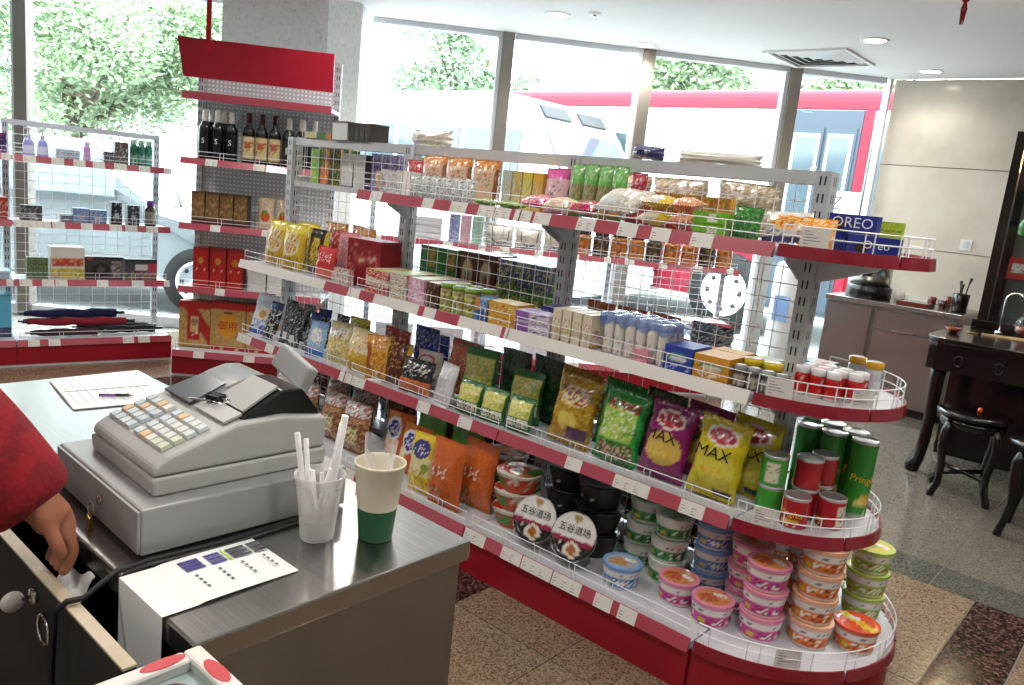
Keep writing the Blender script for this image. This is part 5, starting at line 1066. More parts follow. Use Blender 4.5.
# things on the very top rail
def onrail(me, x, label, rz=0, w_=None): return cart(me, label, x, YP+.0, 1.4895, rz)
o = cart(carton_mesh(.12, .12, .085, [('bg', 'dcdedc'), ('r', 0, .93, 1, 1, '3a3c3e'), ('r', 0, 0, .05, 1, '5a5c5e')], seed=70), 'white box with dark edges standing on the top rail', -3.17, 2.40, 1.49); o.location.y = 2.36
for k in range(4): o = cart(carton_mesh(.036, .11, .08, [('bg', '3a342e'), ('n', .2, .2, .8, .8, ['5a5048', '2a2622'], .4)], seed=71), 'slim dark brown box on the top rail, %s from the left' % ORD[k], -3.085+.039*k, 2.36, 1.49, 0, 'slim dark boxes')
cart(carton_mesh(.22, .1, .03, [('bg', 'b8b48a'), ('r', .45, 0, 1, 1, '3a6a34'), ('r', .8, 0, 1, 1, 'b87a3a')], seed=72), 'flat green and tan box lying on the top rail at the far left', -3.36, 2.36, 1.49)
bagat(bag_mesh(.24, .07, .12, [('bg', 'ccc4ba'), ('n', 0, 0, 1, 1, ['e0d8d0', 'b8a898'], .5)], 'c0b8ae', 86, lumpy=.5), 'pale lumpy bag slumped over the top rail', -2.62, 2.39, 1.488, 0, 0.)
bagat(bag_mesh(.12, .045, .08, [('bg', '24285a')], '24285a', 87, lumpy=.5), 'small navy bundle on the top rail', -1.50, 2.36, 1.488, 0, 0.)
bagat(bag_mesh(.3, .04, .1, [('bg', 'd0ccc4')], 'c8c4bc', 88, lumpy=.5), 'thin white sheet laid along the top rail', -1.24, 2.37, 1.488, 0, 0.)
Z = S3+.001
for k, (x, f) in enumerate(((-2.582, [('bg', '2f7a3a'), ('r', .55, .1, .85, .9, 'b8863a'), ('n', 0, 0, 1, 1, ['3c9a4a', '1f5a2a'], .3)]), (-2.464, [('bg', '2f7a3a'), ('r', .55, .1, .85, .9, 'b8863a'), ('n', 0, 0, 1, 1, ['3c9a4a', '1f5a2a'], .3)]))):
    for j in range(2): cart(carton_mesh(.115, .14, .1, f, None, [('bg', 'd8dcd4')], seed=75+k), 'green carton behind the grid of the middle bay, %s %s' % (('lower', 'upper')[j], ('left', 'right')[k]), x, YB, Z+.101*j, 0, 'green cartons')
arch = [('bg', '5a2e22'), ('r', .2, .1, .8, .6, 'c8ae88'), ('e', .5, .6, .3, .26, 'c8ae88'), ('e', .5, .45, .18, .16, '7a8a5a'), ('e', .5, .45, .1, .1, '9a4a34')]
for k in range(2): cart(carton_mesh(.105, .12, .205, arch, None, [('bg', 'dcdcdc')], n=(16, 16), seed=77), 'brown tea box with arched window, %s of two' % ('left', 'right')[k], -2.35+.108*k, YB, Z, 0, 'brown tea boxes')
for k in range(3):
    for j in range(2): cart(carton_mesh(.088, .13, .1, [('bg', ('6a8a3a', '3a4a7a')[j]), ('r', 0, .55, 1, 1, ('3a7a3a', '4a5a8a')[j]), ('n', 0, 0, 1, 1, ['d8c83a', '8a9a4a', '3a4a6a', 'b8b8a8'], .4)], None, [('bg', 'd8dcd8')], seed=80+k+j), 'multicoloured carton behind the grid, %s layer, %s from the left' % (('lower', 'upper')[j], ORD[k]), (-2.13, -2.035, -1.94)[k], YB, Z+.101*j, 0, 'multicoloured cartons')
ot = bag_mesh(.19, .22, .07, [('bg', 'b8742c'), ('n', 0, 0, 1, 1, ['d89a4a', '9a5a20', 'e0b878'], .45), ('r', 0, .3, .2, .9, 'b02c34')], '8a5420', 119)
for k in range(2): bagat(ot, 'tan and red bag behind the grid above the yellow bags, %s' % ('left', 'right')[k], -3.36+.21*k, YB, Z, 0, 0., 'tan and red bags')
for k in range(3): bagat(bag_mesh(.13, .1, .07, [('bg', '9a4a24'), ('n', 0, 0, 1, .6, ['b8a078', '6a4a2c', 'c88a4a'], .5)], '7a3a1c', 90), 'rust coloured pouch behind the grid of the right bay, %s from the left' % ORD[k], -1.685+.138*k, YB, Z, 0, -.05, 'rust pouches')
bagat(bag_mesh(.16, .1, .08, [('bg', '4a5868'), ('n', 0, 0, 1, 1, ['8a98a8', '2c3848', 'c8ced4'], .5)], '3a4858', 91), 'grey-blue pouch behind the grid beside the mint boxes', -1.22, YB, Z, 0, -.05)
Z = S4+.001
for k in range(6): bagat(bag_mesh(.2, .16, .09, [('bg', ('2c3a8a', '3a5a3a', '8a2430', 'b8862c', '2c6a3a', '7a2a6a')[k]), ('n', 0, 0, 1, 1, [('4a5ab8', '5a8a5a', 'b84450', 'd8a83a', '4a9a5a', 'a84a94')[k], '1c1e24'], .4)], '2a2a2e', 95+k), 'snack bag on the far side behind the grid, %s' % ('royal blue one', 'olive green one', 'crimson one', 'amber one', 'emerald one', 'plum one')[k], (-2.6, -2.38, -2.16, -1.65, -1.42, -1.2)[k], YB+.03, Z, 0, 0., 'far-side snack bags')
for k in range(2): can(Crs if k == 1 else Cgs, .0375, .088, 'short crisp can on the far side behind the grid, %s' % ('left green one', 'right red one')[k], -1.02+.085*k-.0, 2.42, Z, 0, 'far-side crisp cans')
Z = SB+.001
dkc = ['4a1c1c', '22382a', '3a2c20', '1e2238', '4a3418', '2a1e2e']
dk = [bag_mesh(.175, .285, .09, [('bg', c), ('n', 0, 0, 1, 1, [c, '141414', '6a5a48'], .4)], c, 120+i) for i, c in enumerate(dkc)]
for k, x in enumerate((-3.44, -3.24, -3.04, -2.84, -2.54, -2.34, -2.14, -1.94, -1.64, -1.44, -1.24, -1.04)): bagat(dk[k % 6], 'dark bag on the far-side bottom shelf behind the grid, %s from the left' % ORD[k], x, 2.47, Z, 0, 0., 'added light-blocking bags')  # dark bags added to block window light and darken the bottom level
# ================================================================== GOODS ON THE OTHER RACKS
def loc_on(P, a, x, y, z): c = rz2((x, y), a); return (P[0]+c[0], P[1]+c[1], z)
def put(me, P, a, x, y, z, name, label, cat, group=None, rz=0.): return single(me, name, label, cat, loc_on(P, a, x, y, z+.001), a+rz, group)
# wine
wb_prof = [(.034, 0), (.037, .004)]+[(.037, .02+.02*k) for k in range(9)]+[(.034, .2), (.022, .222), (.0145, .24), (.0145, .262)]
cap_prof = [(.0185, .232), (.0156, .245), (.0155, .3), (.012, .302)]
W_s = bottle_parts(wb_prof, '0c1016', cap_prof, 'eeebe7'); 
W_l = bottle_parts(wb_prof, '14100e', [(.0152, .25), (.0155, .3), (.0165, .3), (.016, .306), (.01, .307)], '3a1418', [('r', .25, .14, .75, .62, 'c8b48a'), ('n', .3, .3, .7, .5, ['9a7a4a', 'c8b48a', '8a3a2a'], .5), ('e', .5, .45, .1, .08, 'a8583a')])
W_w = bottle_parts(wb_prof, '10140f', cap_prof, 'd0ccc8', [('e', .5, .4, .05, .06, 'b8b8b0')])
for k, (x, y) in enumerate(((.115, .16), (.125, .245), (.192, .16), (.208, .245), (.272, .165))):
    t = bottle(W_s, 'wine_bottle', 'dark wine bottle with white capsule at the rack left, %s of five' % ORD[k], 'wine bottle', loc_on(PW, RW, x, y, W2+.001), RW, 'white-capped wine bottles')
    if k in (0, 2, 4): lettering(t, 'S', .045, (0, 0, .115), col='d8dce4', bend=.0378)
for k, x in enumerate((.375, .453, .531)): bottle(W_l, 'wine_bottle', 'dark wine bottle with cream label and red capsule, %s of three' % ORD[k], 'wine bottle', loc_on(PW, RW, x, .165, W2+.001), RW, 'cream-labelled wine bottles')
for k, (x, y) in enumerate(((.612, .165), (.60, .25), (.69, .165), (.682, .25), (.768, .165))): bottle(W_w, 'wine_bottle', 'green-black wine bottle with white capsule at the right of the rack, %s of five' % ORD[k], 'wine bottle', loc_on(PW, RW, x, y, W2+.001), RW, 'right-hand wine bottles')
tin = carton_mesh(.078, .09, .20, [('bg', '7a5a30'), ('n', 0, 0, 1, 1, ['8a6a3a', '5a3e1e', 'a8865a'], .45), ('r', 0, .93, 1, 1, '3a2a18'), ('r', 0, 0, 1, .2, '4a2018')], n=(10, 14), seed=90)
for k in range(4): put(tin, PW, RW, .085+.086*k, .2, W3, 'spirit_tin', 'brown and gold upright tin on the wine rack, %s of four' % ORD[k], 'tin', 'brown gold tins')
peb = bag_mesh(.10, .2, .06, [('bg', 'd8c0a0'), ('n', .1, .6, .9, .95, ['c89a6a', 'e0d0b8'], .4), ('e', .5, .42, .3, .16, 'c85a2a'), ('e', .45, .55, .2, .06, '6a8a3a'), ('r', 0, 0, 1, .14, 'c8a880')], 'c8a880', 91)
for k in range(2): put(peb, PW, RW, .49+.112*k, .2, W3, 'fruit_snack_bag', 'cream bag with orange fruit picture on the wine rack, %s' % ('left', 'right')[k], 'snack bag', 'cream fruit bags')
rbx = carton_mesh(.095, .09, .25, [('bg', 'b01c1a'), ('e', .5, .66, .2, .07, 'c8862c'), ('n', .2, .42, .8, .5, ['e0c8a0', 'b01c1a'], .5), ('r', 0, .94, 1, 1, '8a1412'), ('n', .1, .1, .9, .3, ['c83a24', '8a1412'], .3)], n=(12, 18), seed=92)
for k in range(3): put(rbx, PW, RW, .112+.105*k, .2, W4, 'liquor_box', 'tall red liquor box on the wine rack, %s of three' % ORD[k], 'gift box', 'red liquor boxes')
for k in range(2): put(carton_mesh(.11, .1, .16, [('bg', 'd0d0cc'), ('n', 0, 0, 1, 1, ['c0c0bc', 'dcdcd8'], .3)], seed=93), PW, RW, .46+.12*k, .2, W4, 'white_carton', 'plain pale carton right of the red liquor boxes, %s' % ('left', 'right')[k], 'box', 'pale cartons')
gb1 = carton_mesh(.19, .1, .30, [('bg', 'b8935a'), ('n', 0, 0, 1, 1, ['a8824a', 'c8a66a'], .35), ('r', 0, .84, 1, 1, 'a81c1c'), ('d', -.9, .98, .4, 'a81c1c'), ('r', .3, .2, .68, .74, 'a81c1c'), ('r', .37, .36, .61, .7, 'd0b080'), ('n', .37, .26, .61, .34, ['e8d8b0', 'a81c1c'], .5), ('r', 0, 0, 1, .06, '8a6a3a')], n=(20, 24), seed=94)
gb2 = carton_mesh(.215, .1, .31, [('bg', 'b8935a'), ('n', 0, 0, 1, 1, ['a8824a', 'c8a66a'], .35), ('r', 0, .86, 1, 1, 'a81c1c'), ('e', .5, .52, .30, .26, 'd8962a'), ('r', .4, .78, .6, .82, '3a2418'), ('r', 0, 0, 1, .1, 'a81c1c'), ('n', .2, .03, .8, .08, ['e0c8a0', 'a81c1c'], .5)], n=(20, 24), seed=95)
o = put(gb1, PW, RW, .098, .16, W5, 'gift_box', 'gold ginseng gift box with a red upright panel on the wine rack base', 'gift box', 'gold gift boxes'); lettering(o, '参', .05, (0, -.0515, .165), col='2a2018')
for k, x in enumerate((.304, .524, .744)):
    o = put(gb2, PW, RW, x, .16, W5, 'gift_box', 'gold gift box with an orange round emblem on the wine rack base, %s of three' % ORD[k], 'gift box', 'gold gift boxes')
    lettering(o, '御用', .06, (0, -.0515, .16), col='b02a18')
# left window rack (second bay starts at x = .88 in rack space)
def la(x): return x+.915
pump = (lathe_mesh([(.026, 0), (.029, .004), (.029, .04), (.024, .075), (.012, .09)], [('bg', '9a9ad8'), ('r', .3, .2, .7, .6, 'd0d0ec')], mat='gloss', n=18), lathe_mesh([(.012, .09), (.013, .105), (.005, .107), (.005, .13), (.02, .131), (.018, .138)], [('bg', 'd8d8e0')], mat='gloss', n=14))
for k, (x, c) in enumerate(((.067, 0), (.14, 1))): multi([('bottle_body', pump[0], (0, 0, 0)), ('pump', pump[1], (0, 0, 0))], 'pump_bottle', 'lilac pump bottle on the top of the window rack, %s of two' % ('left', 'right')[k], 'bottle', loc_on(PA, RA, la(x), .2, A1+.001), RA, 'lilac pump bottles')
for k, (x, w_, h_, d_, c, lab, y) in enumerate(((.232, .06, .05, .08, 'a8b8cc', 'pale blue pack, left', .2), (.30, .06, .05, .08, '98a8c0', 'pale blue pack, right', .2), (.492, .055, .06, .08, '4a4a58', 'small dark pack', .2), (.567, .08, .115, .08, '6a6058', 'taller brown-grey pack', .2))):
    put(carton_mesh(w_, d_, h_, [('bg', c), ('n', 0, 0, 1, 1, ['d0d4dc', c, '3a3a44'], .4)], seed=100+k), PA, RA, la(x), y, A1, 'toiletry_pack', '%s on the top of the window rack' % lab, 'pack', 'top rack packs')
lb = (lathe_mesh([(.018, 0), (.02, .004), (.02, .07), (.015, .08)], [('bg', 'c090cc')], mat='gloss', n=16), lathe_mesh([(.014, .08), (.015, .098), (.01, .1)], [('bg', 'd8b8e0')], mat='gloss', n=14))
multi([('bottle_body', lb[0], (0, 0, 0)), ('cap', lb[1], (0, 0, 0))], 'lotion_bottle', 'single pink-lilac bottle standing alone on the window rack', 'bottle', loc_on(PA, RA, la(.378), .2, A1+.001), RA)
tb = (lathe_mesh([(.019, 0), (.0215, .004), (.0215, .1), (.016, .112)], [('bg', '2e7a62'), ('r', .25, .15, .75, .55, '7ab0a0'), ('n', .25, .15, .75, .8, ['1d5a48', '5a9a88'], .3)], mat='gloss', n=16), lathe_mesh([(.0165, .112), (.017, .135), (.01, .137)], [('bg', 'b8d8cc')], mat='gloss', n=14))
for k in range(3): multi([('bottle_body', tb[0], (0, 0, 0)), ('cap', tb[1], (0, 0, 0))], 'shampoo_bottle', 'teal green bottle at the right of the window rack top, %s of three' % ORD[k], 'bottle', loc_on(PA, RA, la(.645+.045*k), .2, A1+.001), RA, 'teal bottles')
for k, (x, w_, h_, c, lab) in enumerate(((.073, .11, .075, '4a4e4a', 'dark striped pack'), (.255, .065, .04, '5a6474', 'low grey pack'), (.337, .085, .075, '7a92c0', 'blue-grey pack, left'), (.435, .095, .07, '6a84b8', 'blue-grey pack, right'), (.54, .062, .115, '1c1c20', 'black upright box'), (.64, .07, .105, '343a4a', 'dark blue upright box'))):
    put(carton_mesh(w_, .08, h_, [('bg', c), ('n', 0, 0, 1, 1, ['c8ccd4', c, '2a2c34'], .3), ('r', .3, .3, .7, .5, 'a8acb8')], seed=110+k), PA, RA, la(x), .2, A2, 'toiletry_pack', '%s on the second shelf of the window rack' % lab, 'pack', 'second shelf packs')
pb = (lathe_mesh([(.03, 0), (.033, .004), (.033, .09), (.02, .105)], [('bg', '3a3430'), ('r', .25, .15, .75, .75, '8a8478'), ('n', .25, .15, .75, .75, ['5a544a', 'a8a294'], .4)], mat='gloss', n=18), lathe_mesh([(.019, .105), (.021, .108), (.021, .135), (.012, .137)], [('bg', '6a3a9a')], mat='gloss', n=16))
multi([('bottle_body', pb[0], (0, 0, 0)), ('cap', pb[1], (0, 0, 0))], 'shampoo_bottle', 'dark bottle with purple cap at the right of the second shelf', 'bottle', loc_on(PA, RA, la(.75), .2, A2+.001), RA)
gtube = carton_mesh(.026, .06, .13, [('bg', '4a6a3a'), ('n', 0, 0, 1, 1, ['6a8a5a', '2c3c24', 'a8b088'], .4)], seed=120)
for k in range(4): put(gtube, PA, RA, la(.058+.029*k), .2, A3, 'slim_carton', 'slim green carton on the third shelf of the window rack, %s of four' % ORD[k], 'box', 'slim green cartons')
put(carton_mesh(.185, .12, .20, [('bg', 'dcd8d0'), ('r', 0, .02, 1, .34, 'd0b83a'), ('n', 0, .02, 1, .34, ['e0d080', 'a89a2a', '8a9a5a'], .4), ('r', .05, .4, .95, .68, 'b8422c'), ('n', .05, .4, .95, .68, ['d88a6a', '9a2c1c'], .4)], seed=121), PA, RA, la(.262), .21, A3, 'appliance_box', 'white, red and yellow product box on the third shelf of the window rack', 'box')
put(carton_mesh(.215, .12, .145, [('bg', '3a3634'), ('r', 0, .86, 1, 1, '1c1a1a'), ('r', .05, .88, .2, .97, 'b82c2c'), ('e', .4, .42, .26, .3, '141416'), ('e', .4, .44, .12, .14, '4a4a4e'), ('r', .68, .1, .98, .8, '7a746e'), ('n', .68, .1, .98, .8, ['4a4642', 'a8a29a'], .5)], n=(18, 14), seed=122), PA, RA, la(.468), .21, A3, 'appliance_box', 'black box with a round appliance picture on the third shelf of the window rack', 'box')
put(carton_mesh(.19, .12, .135, [('bg', '3a3a44'), ('r', 0, .88, 1, 1, '18181a'), ('r', .3, .45, .75, .72, 'd0ccc8'), ('r', .7, .2, 1, .85, 'a83440'), ('n', 0, .05, 1, .4, ['b87a3a', '3a5a8a', '8a3434', '5a8a4a'], .7)], n=(18, 14), seed=123), PA, RA, la(.688), .21, A3, 'appliance_box', 'dark box with a colourful lower edge on the third shelf of the window rack', 'box')
def umbrella(label, x0, x1, y, z, col, col2, r=.022):
    t = thing('folded_umbrella', label, 'umbrella', loc_on(PA, RA, la(x0), y, z), RA, 'folded umbrellas'); L = x1-x0
    b = MB(col); b.smooth = True; n = 14
    b.tube([(L*k/n, .004*math.sin(k*2.1), r+.004+.003*math.sin(k*1.3)) for k in range(n+1)], [r*(.55+.45*min(1, k/4))*(1+.08*math.sin(k*4)) for k in range(n+1)], 10); b.build('canopy', 'cloth', t)
    b = MB(col2); b.tube([(-.03, 0, r+.004), (.01, 0, r+.004)], .006, 8); b.build('tip', 'gloss', t)
    b = MB(col2); b.tube([(L-.005, 0, r+.004), (L+.05, 0, r+.004)], .011, 8); b.build('handle', 'gloss', t)
umbrella('navy folded umbrella lying on top of the pile', .03, .55, .20, A4+.10, '161a4a', '0e0e14', .028)
umbrella('red folded umbrella lying in the pile', .04, .60, .15, A4+.058, '8a1428', '1a1214', .024)
umbrella('maroon folded umbrella under the navy one', .03, .50, .23, A4+.05, '5a1420', '1a1214', .024)
umbrella('black folded umbrella at the front of the pile, left', .05, .42, .10, A4+.002, '3a1a24', '111114', .024)
umbrella('black folded umbrella at the front of the pile, right', .40, .78, .16, A4+.002, '101216', '2a2c30', .023)
umbrella('grey folded umbrella at the right rear of the pile', .33, .76, .26, A4+.002, '2c3036', '15161a', .023)
for k, (x, z, w_, h_, c, sp, lab) in enumerate(((.78, A4, .18, .06, '2c2e5a', [('n', 0, 0, 1, 1, ['6a6ca8', '2c2e5a'], .3)], 'navy flat box'), (.78, A4+.062, .18, .20, '5ab0d0', [('e', .45, .45, .25, .35, 'e0ecf0'), ('e', .6, .35, .2, .3, '5ab0d0'), ('e', .4, .7, .2, .14, 'dceaf0')], 'sky-blue box with a white wave'), (.80, A3, .14, .05, 'a8c8d8', [], 'pale blue low box'), (.69, A3, .06, .1, '3a9a4a', [], 'green small box'), (.80, A2, .12, .13, 'b8382c', [('n', 0, .2, 1, .9, ['e0c8c0', 'b8382c'], .35)], 'red and white box'), (.80, A1, .12, .12, '3a2c6a', [('n', 0, 0, 1, 1, ['b83a9a', '2c2450', '7a7ab8'], .4)], 'purple printed box'))):
    put(carton_mesh(w_, .14, h_, [('bg', c)]+sp, seed=130+k), PA, RA, x, .2, z, 'product_box', '%s at the left end of the window rack' % lab, 'box', 'left bay boxes')
for o in bpy.data.objects:
    if o.get('group') in ('lilac pump bottles', 'top rack packs', 'teal bottles', 'second shelf packs') or o.get('label', '').startswith(('single pink-lilac bottle', 'dark bottle with purple cap')): o.scale = (1., 1., 1.22) if 'pack' in o['group' if 'group' in o else 'label'] else (1.08, 1.08, 1.22)
# rear rack by the window, seen through the gondola grid
jar = (lathe_mesh([(.055, 0), (.06, .006), (.06, .13), (.05, .15)], [('bg', 'a8642c'), ('n', 0, .1, 1, .9, ['8a4a1c', 'c8843c', '5a3014'], .4)], mat='gloss', n=20), lathe_mesh([(.05, .15), (.054, .152), (.054, .178), (.04, .18)], [('bg', '3a302a')], mat='gloss', n=18))
jar2 = (lathe_mesh([(.055, 0), (.06, .006), (.06, .13), (.05, .15)], [('bg', '3a3228'), ('n', 0, .1, 1, .9, ['5a4a34', '2a221a', '8a7048'], .4)], mat='gloss', n=20), jar[1])
for k in range(9):
    multi([('jar_body', (jar if k % 3 != 1 else jar2)[0], (0, 0, 0)), ('lid', jar[1], (0, 0, 0))], 'storage_jar', '%s jar on the rear window rack seen through the grid, %s from the left' % ('amber' if k % 3 != 1 else 'dark', ORD[k]), 'jar', loc_on(PC, RC, 1.56+.132*k, .2, .931), RC, 'rear rack jars')
for k in range(3): put(carton_mesh(.22, .16, .052, [('bg', 'dcdee2'), ('r', 0, .45, 1, .55, 'c0c4cc')], mat='cloth', seed=140), PC, RC, .42, .2, .93+.055*k, 'folded_towel', 'white folded towel on the rear window rack, %s of the pile' % LEV[3][k], 'towel', 'white towels')
for k, c in enumerate(('7a84b8', 'c89aa8', '8ab09a')): put(carton_mesh(.075, .14, .2, [('bg', c), ('n', 0, 0, 1, 1, [c, 'd8dce0'], .25)], seed=141+k), PC, RC, .62+.082*k, .2, .93, 'file_box', '%s upright file box on the rear window rack' % ('periwinkle blue', 'dusty pink', 'sage green')[k], 'box', 'file boxes')
for k in range(3):
    t = thing('clear_bag', 'clear zipped bag of linen with dark looped handle on the rear window rack, %s' % ('left', 'middle', 'right')[k], 'bag', loc_on(PC, RC, .95+.21*k, .2, .931), RC, 'clear linen bags')
    inst(bag_mesh(.2, .15, .12, [('bg', 'b8b4a8'), ('n', 0, 0, 1, 1, ['c8c4ba', 'a8a292'], .4)], 'b0aca0', 150+k, lumpy=.4), 'pouch', t)
    b = MB('2a2a2c'); b.tube([(-.06, -.066, .12), (-.055, -.075, .05), (0, -.078, .02), (.055, -.075, .05), (.06, -.066, .12)], .004, 6); b.build('handle', 'matte', t)
b = MB('8ac0d4'); b.lathe([(.09, 0), (.10, .004), (.118, .12), (.12, .14), (.125, .14), (.125, .145), (.115, .145)], 28, cap1=False); o = b.build('plastic_tub', 'gloss', None, loc_on(PC, RC, 1.3, .19, .532)); tag(o, 'light blue plastic tub on the lower shelf of the rear rack', 'tub')
b = MB('8ac0d4'); b.box(-.3, .3, -.1, .1, 0, .16); o = bevel(b.build('storage_box', 'gloss', None, loc_on(PC, RC, .45, .2, .531), (0, 0, RC)), .02); tag(o, 'sky-blue plastic storage box on the rear rack behind the dark red box', 'storage box')
MB('d8e8ee').box(-.305, .305, -.105, .105, .16, .175).build('lid', 'gloss', o)
for k in range(4): put(carton_mesh(.26, .18, .16, [('bg', 'd6d8dc'), ('n', 0, 0, 1, 1, ['c4c8d0', 'e0e2e6'], .3)], seed=160+k), PC, RC, (.25, .62, 1.3, 2.2)[k], .19, .155, 'white_carton', 'white carton on the base of the rear window rack, %s from the left' % ORD[k], 'box', 'rear rack cartons')
# ================================================================== SALES COUNTER
CXa, CXb, CYa, CYb, CT = -2.16, -.85, .443, .94, .75
ctr = thing('sales_counter', 'stainless steel sales counter with a square corner nearest the camera', 'counter', ((CXa+CXb)/2, (CYa+CYb)/2, 0)); co = Vector((-(CXa+CXb)/2, -(CYa+CYb)/2, 0))
def cp(o): o.location = co; return o
bevel(cp(MB().box(CXa, CXb, CYa, CYb, CT-.036, CT).build('worktop', 'steel', ctr)), .004)
cp(MB().box(CXb-.03, CXb-.012, CYa+.02, CYb-.012, 0, CT-.0365).build('end_panel', 'steel_side', ctr))
cp(MB().box(CXa+.012, CXa+.03, CYa+.02, CYb-.012, 0, CT-.0365).build('end_panel', 'steel_side', ctr))
cp(MB().box(CXa+.03, CXb-.03, CYb-.03, CYb-.012, 0, CT-.0365).build('front_panel', 'steel_side', ctr))
cp(MB().box(CXa+.03, CXb-.03, CYa+.06, CYb-.03, .06, .56).build('carcass', 'dark_laminate', ctr))
dw = cp(MB().box(-1.68, CXb-.045, .376, .392, .56, .718).build('drawer', 'dark_laminate', ctr))
MB().box(-1.68, CXb-.045, .375, .393, .718, .7215).build('drawer_edge', 'tan_edge', dw)
MB().box(-1.66, CXb-.06, .392, .86, .572, .58).build('drawer_bottom', 'black_plastic', dw)
MB().box(CXb-.06, CXb-.05, .392, .86, .57, .70).build('drawer_side', 'black_plastic', dw)
MB().box(-1.67, -1.66, .392, .86, .57, .70).build('drawer_side', 'black_plastic', dw)
b = MB(); b.lathe([(.0, -.002), (.012, -.002), (.012, .006), (0, .006)], 18, cap0=False, cap1=False); b.build('lock', 'chrome', dw, (-1.20, .375, .685), (PI/2, 0, 0))
b = MB(); b.tube([(.022*math.cos(2*PI*k/20), 0, .022*math.sin(2*PI*k/20)) for k in range(20)], .0025, 6, closed=True); b.build('ring_pull', 'chrome', dw, (-1.155, .371, .652))
t = thing('drawer_key', 'round-headed key hanging in the drawer lock', 'key', (-1.20, .369, .685)); b = MB(); b.lathe([(0, -.0012), (.016, -.0012), (.016, .0012), (0, .0012)], 20, cap0=False, cap1=False); b.build('bow', 'ticket', t, (0, -.024, .0), (0, PI/2, 0)); b = MB(); b.box(-.0012, .0012, -.012, .003, -.003, .003); b.build('blade', 'chrome', t)
b = MB(); pts = [(-1.08, .78, .757), (-1.07, .60, .757), (-1.08, .49, .757), (-1.073, .44, .757), (-1.072, .396, .731), (-1.08, .376, .7285), (-1.086, .363, .715), (-1.088, .359, .62), (-1.09, .359, .4), (-1.10, .35, .15), (-1.2, .3, .008)]
b.tube(pts, .0045, 8); o = b.build('power_cable', 'black_rubber'); tag(o, 'black cable running from the register over the open drawer', 'cable')
# price sheet folded over the counter edge
b = MB(); sx0, sx1 = -1.065, -.932
def sheet(u, v):
    s = v*.36
    if s < .15: y, z = CYa-.004, CT+.0025-.15+s
    else: y, z = CYa-.004+(s-.15), CT+.0025+.002*math.sin((s-.15)*18)*(1 if s > .2 else 0)+.003*max(0, s-.3)
    return (sx0+(sx1-sx0)*u+.004*math.sin(v*3), y, z)
b.grid(sheet, 10, 36); o = b.build('price_sheet', 'paper'); tag(o, 'white printed barcode sheet folded over the counter edge', 'sheet')
so = o.modifiers.new('solid', 'SOLIDIFY'); so.thickness = .0006; so.offset = 1
for k, (y, c, w_) in enumerate(((.515, '4a4484', .03), (.555, '4a4484', .024), (.59, '3a3a44', .03), (.625, '3a3a44', .024))):
    m = MB(c)
    for j in range(8): x = sx0+.018+j*.0042; m.box(x, x+(.0026 if j % 3 else .0034), y, y+w_, CT+.0062, CT+.0066)
    m.build('barcode', 'matte', o)['kind'] = 'stuff'
m = MB('a8c83a'); m.box(sx0+.016, sx0+.052, .5835, .5865, CT+.0062, CT+.0065); m.build('marker_line', 'matte', o)
m = MB('6a6a70')
for k in range(4):
    for j in range(4): m.box(sx0+.064+.012*j, sx0+.070+.012*j, .52+.036*k, .524+.036*k, CT+.0062, CT+.0065)
m.build('printed_text', 'matte', o)['kind'] = 'stuff'
# notebook and pen
t = thing('ledger', 'open ruled ledger sheet lying on the far end of the counter', 'notebook', (-1.985, .79, CT+.001), math.radians(-8))
b = MB(); b.grid(lambda u, v: (-.135+.27*u, -.105+.21*v, .002+.004*abs(math.sin(u*3.1))), 12, 8); b.grid(lambda u, v: (-.135+.27*u, -.105+.21*v, .0), 12, 8, flip=True); b.build('page', 'paper', t)
m = MB('9a9aa0')
for k in range(9): m.box(-.12, .12, -.09+.02*k, -.089+.02*k, .0068, .0071)
m.box(-.002, .002, -.1, .1, .0068, .0072); m.build('ruled_lines', 'matte', t)['kind'] = 'stuff'
t = thing('pen', 'short pen with violet barrel lying on the ledger', 'pen', (-1.905, .775, CT+.0125), math.radians(62)); b = MB('6a4a8a'); b.tube([(-.035, 0, 0), (.0, 0, 0)], .004, 8); b.build('barrel', 'gloss', t); b = MB('17181c'); b.tube([(.0, 0, 0), (.03, 0, 0)], .0042, 8); b.build('grip', 'gloss', t); b = MB('b8b8b8'); b.tube([(.03, 0, 0), (.042, 0, 0)], [.0035, .001], 8); b.build('tip', 'tin', t)
# cash drawer
cd = thing('till_cabinet', 'grey metal till box with lock under the cash register', 'till', (-1.27, .66, CT), math.radians(-1.5))
bevel(MB().box(-.175, .175, -.17, .195, .004, .078).build('housing', 'drawer_grey', cd), .004)
MB().box(-.172, .172, -.174, -.17, .008, .074).build('drawer_front', 'drawer_grey', cd)
for sx in (-.15, .15):
    for sy in (-.14, .17): MB().lathe([(.012, 0), (.012, .005)], 10).build('foot', 'black_rubber', cd, (sx, sy, 0))
MB().lathe([(0, 0), (.009, 0), (.009, .005), (0, .005)], 16, cap0=False, cap1=False).build('lock', 'chrome', cd, (.03, -.174, .045), (PI/2, 0, 0))
t = thing('key_bunch', 'brass keys hanging from the cash drawer lock', 'keys', (-1.245, .478, CT+.045))
b = MB(); b.tube([(.012*math.cos(2*PI*k/14), -.008, .012*math.sin(2*PI*k/14)-.012) for k in range(14)], .0012, 5, closed=True); b.build('key_ring', 'chrome', t)
for k in range(3): MB().box(-.006, .006, -.001, .001, -.04, 0).build('key', 'brass', t, (.004*k-.004, -.008-.0025*k, -.022), (0, .25*k-.2, 0))
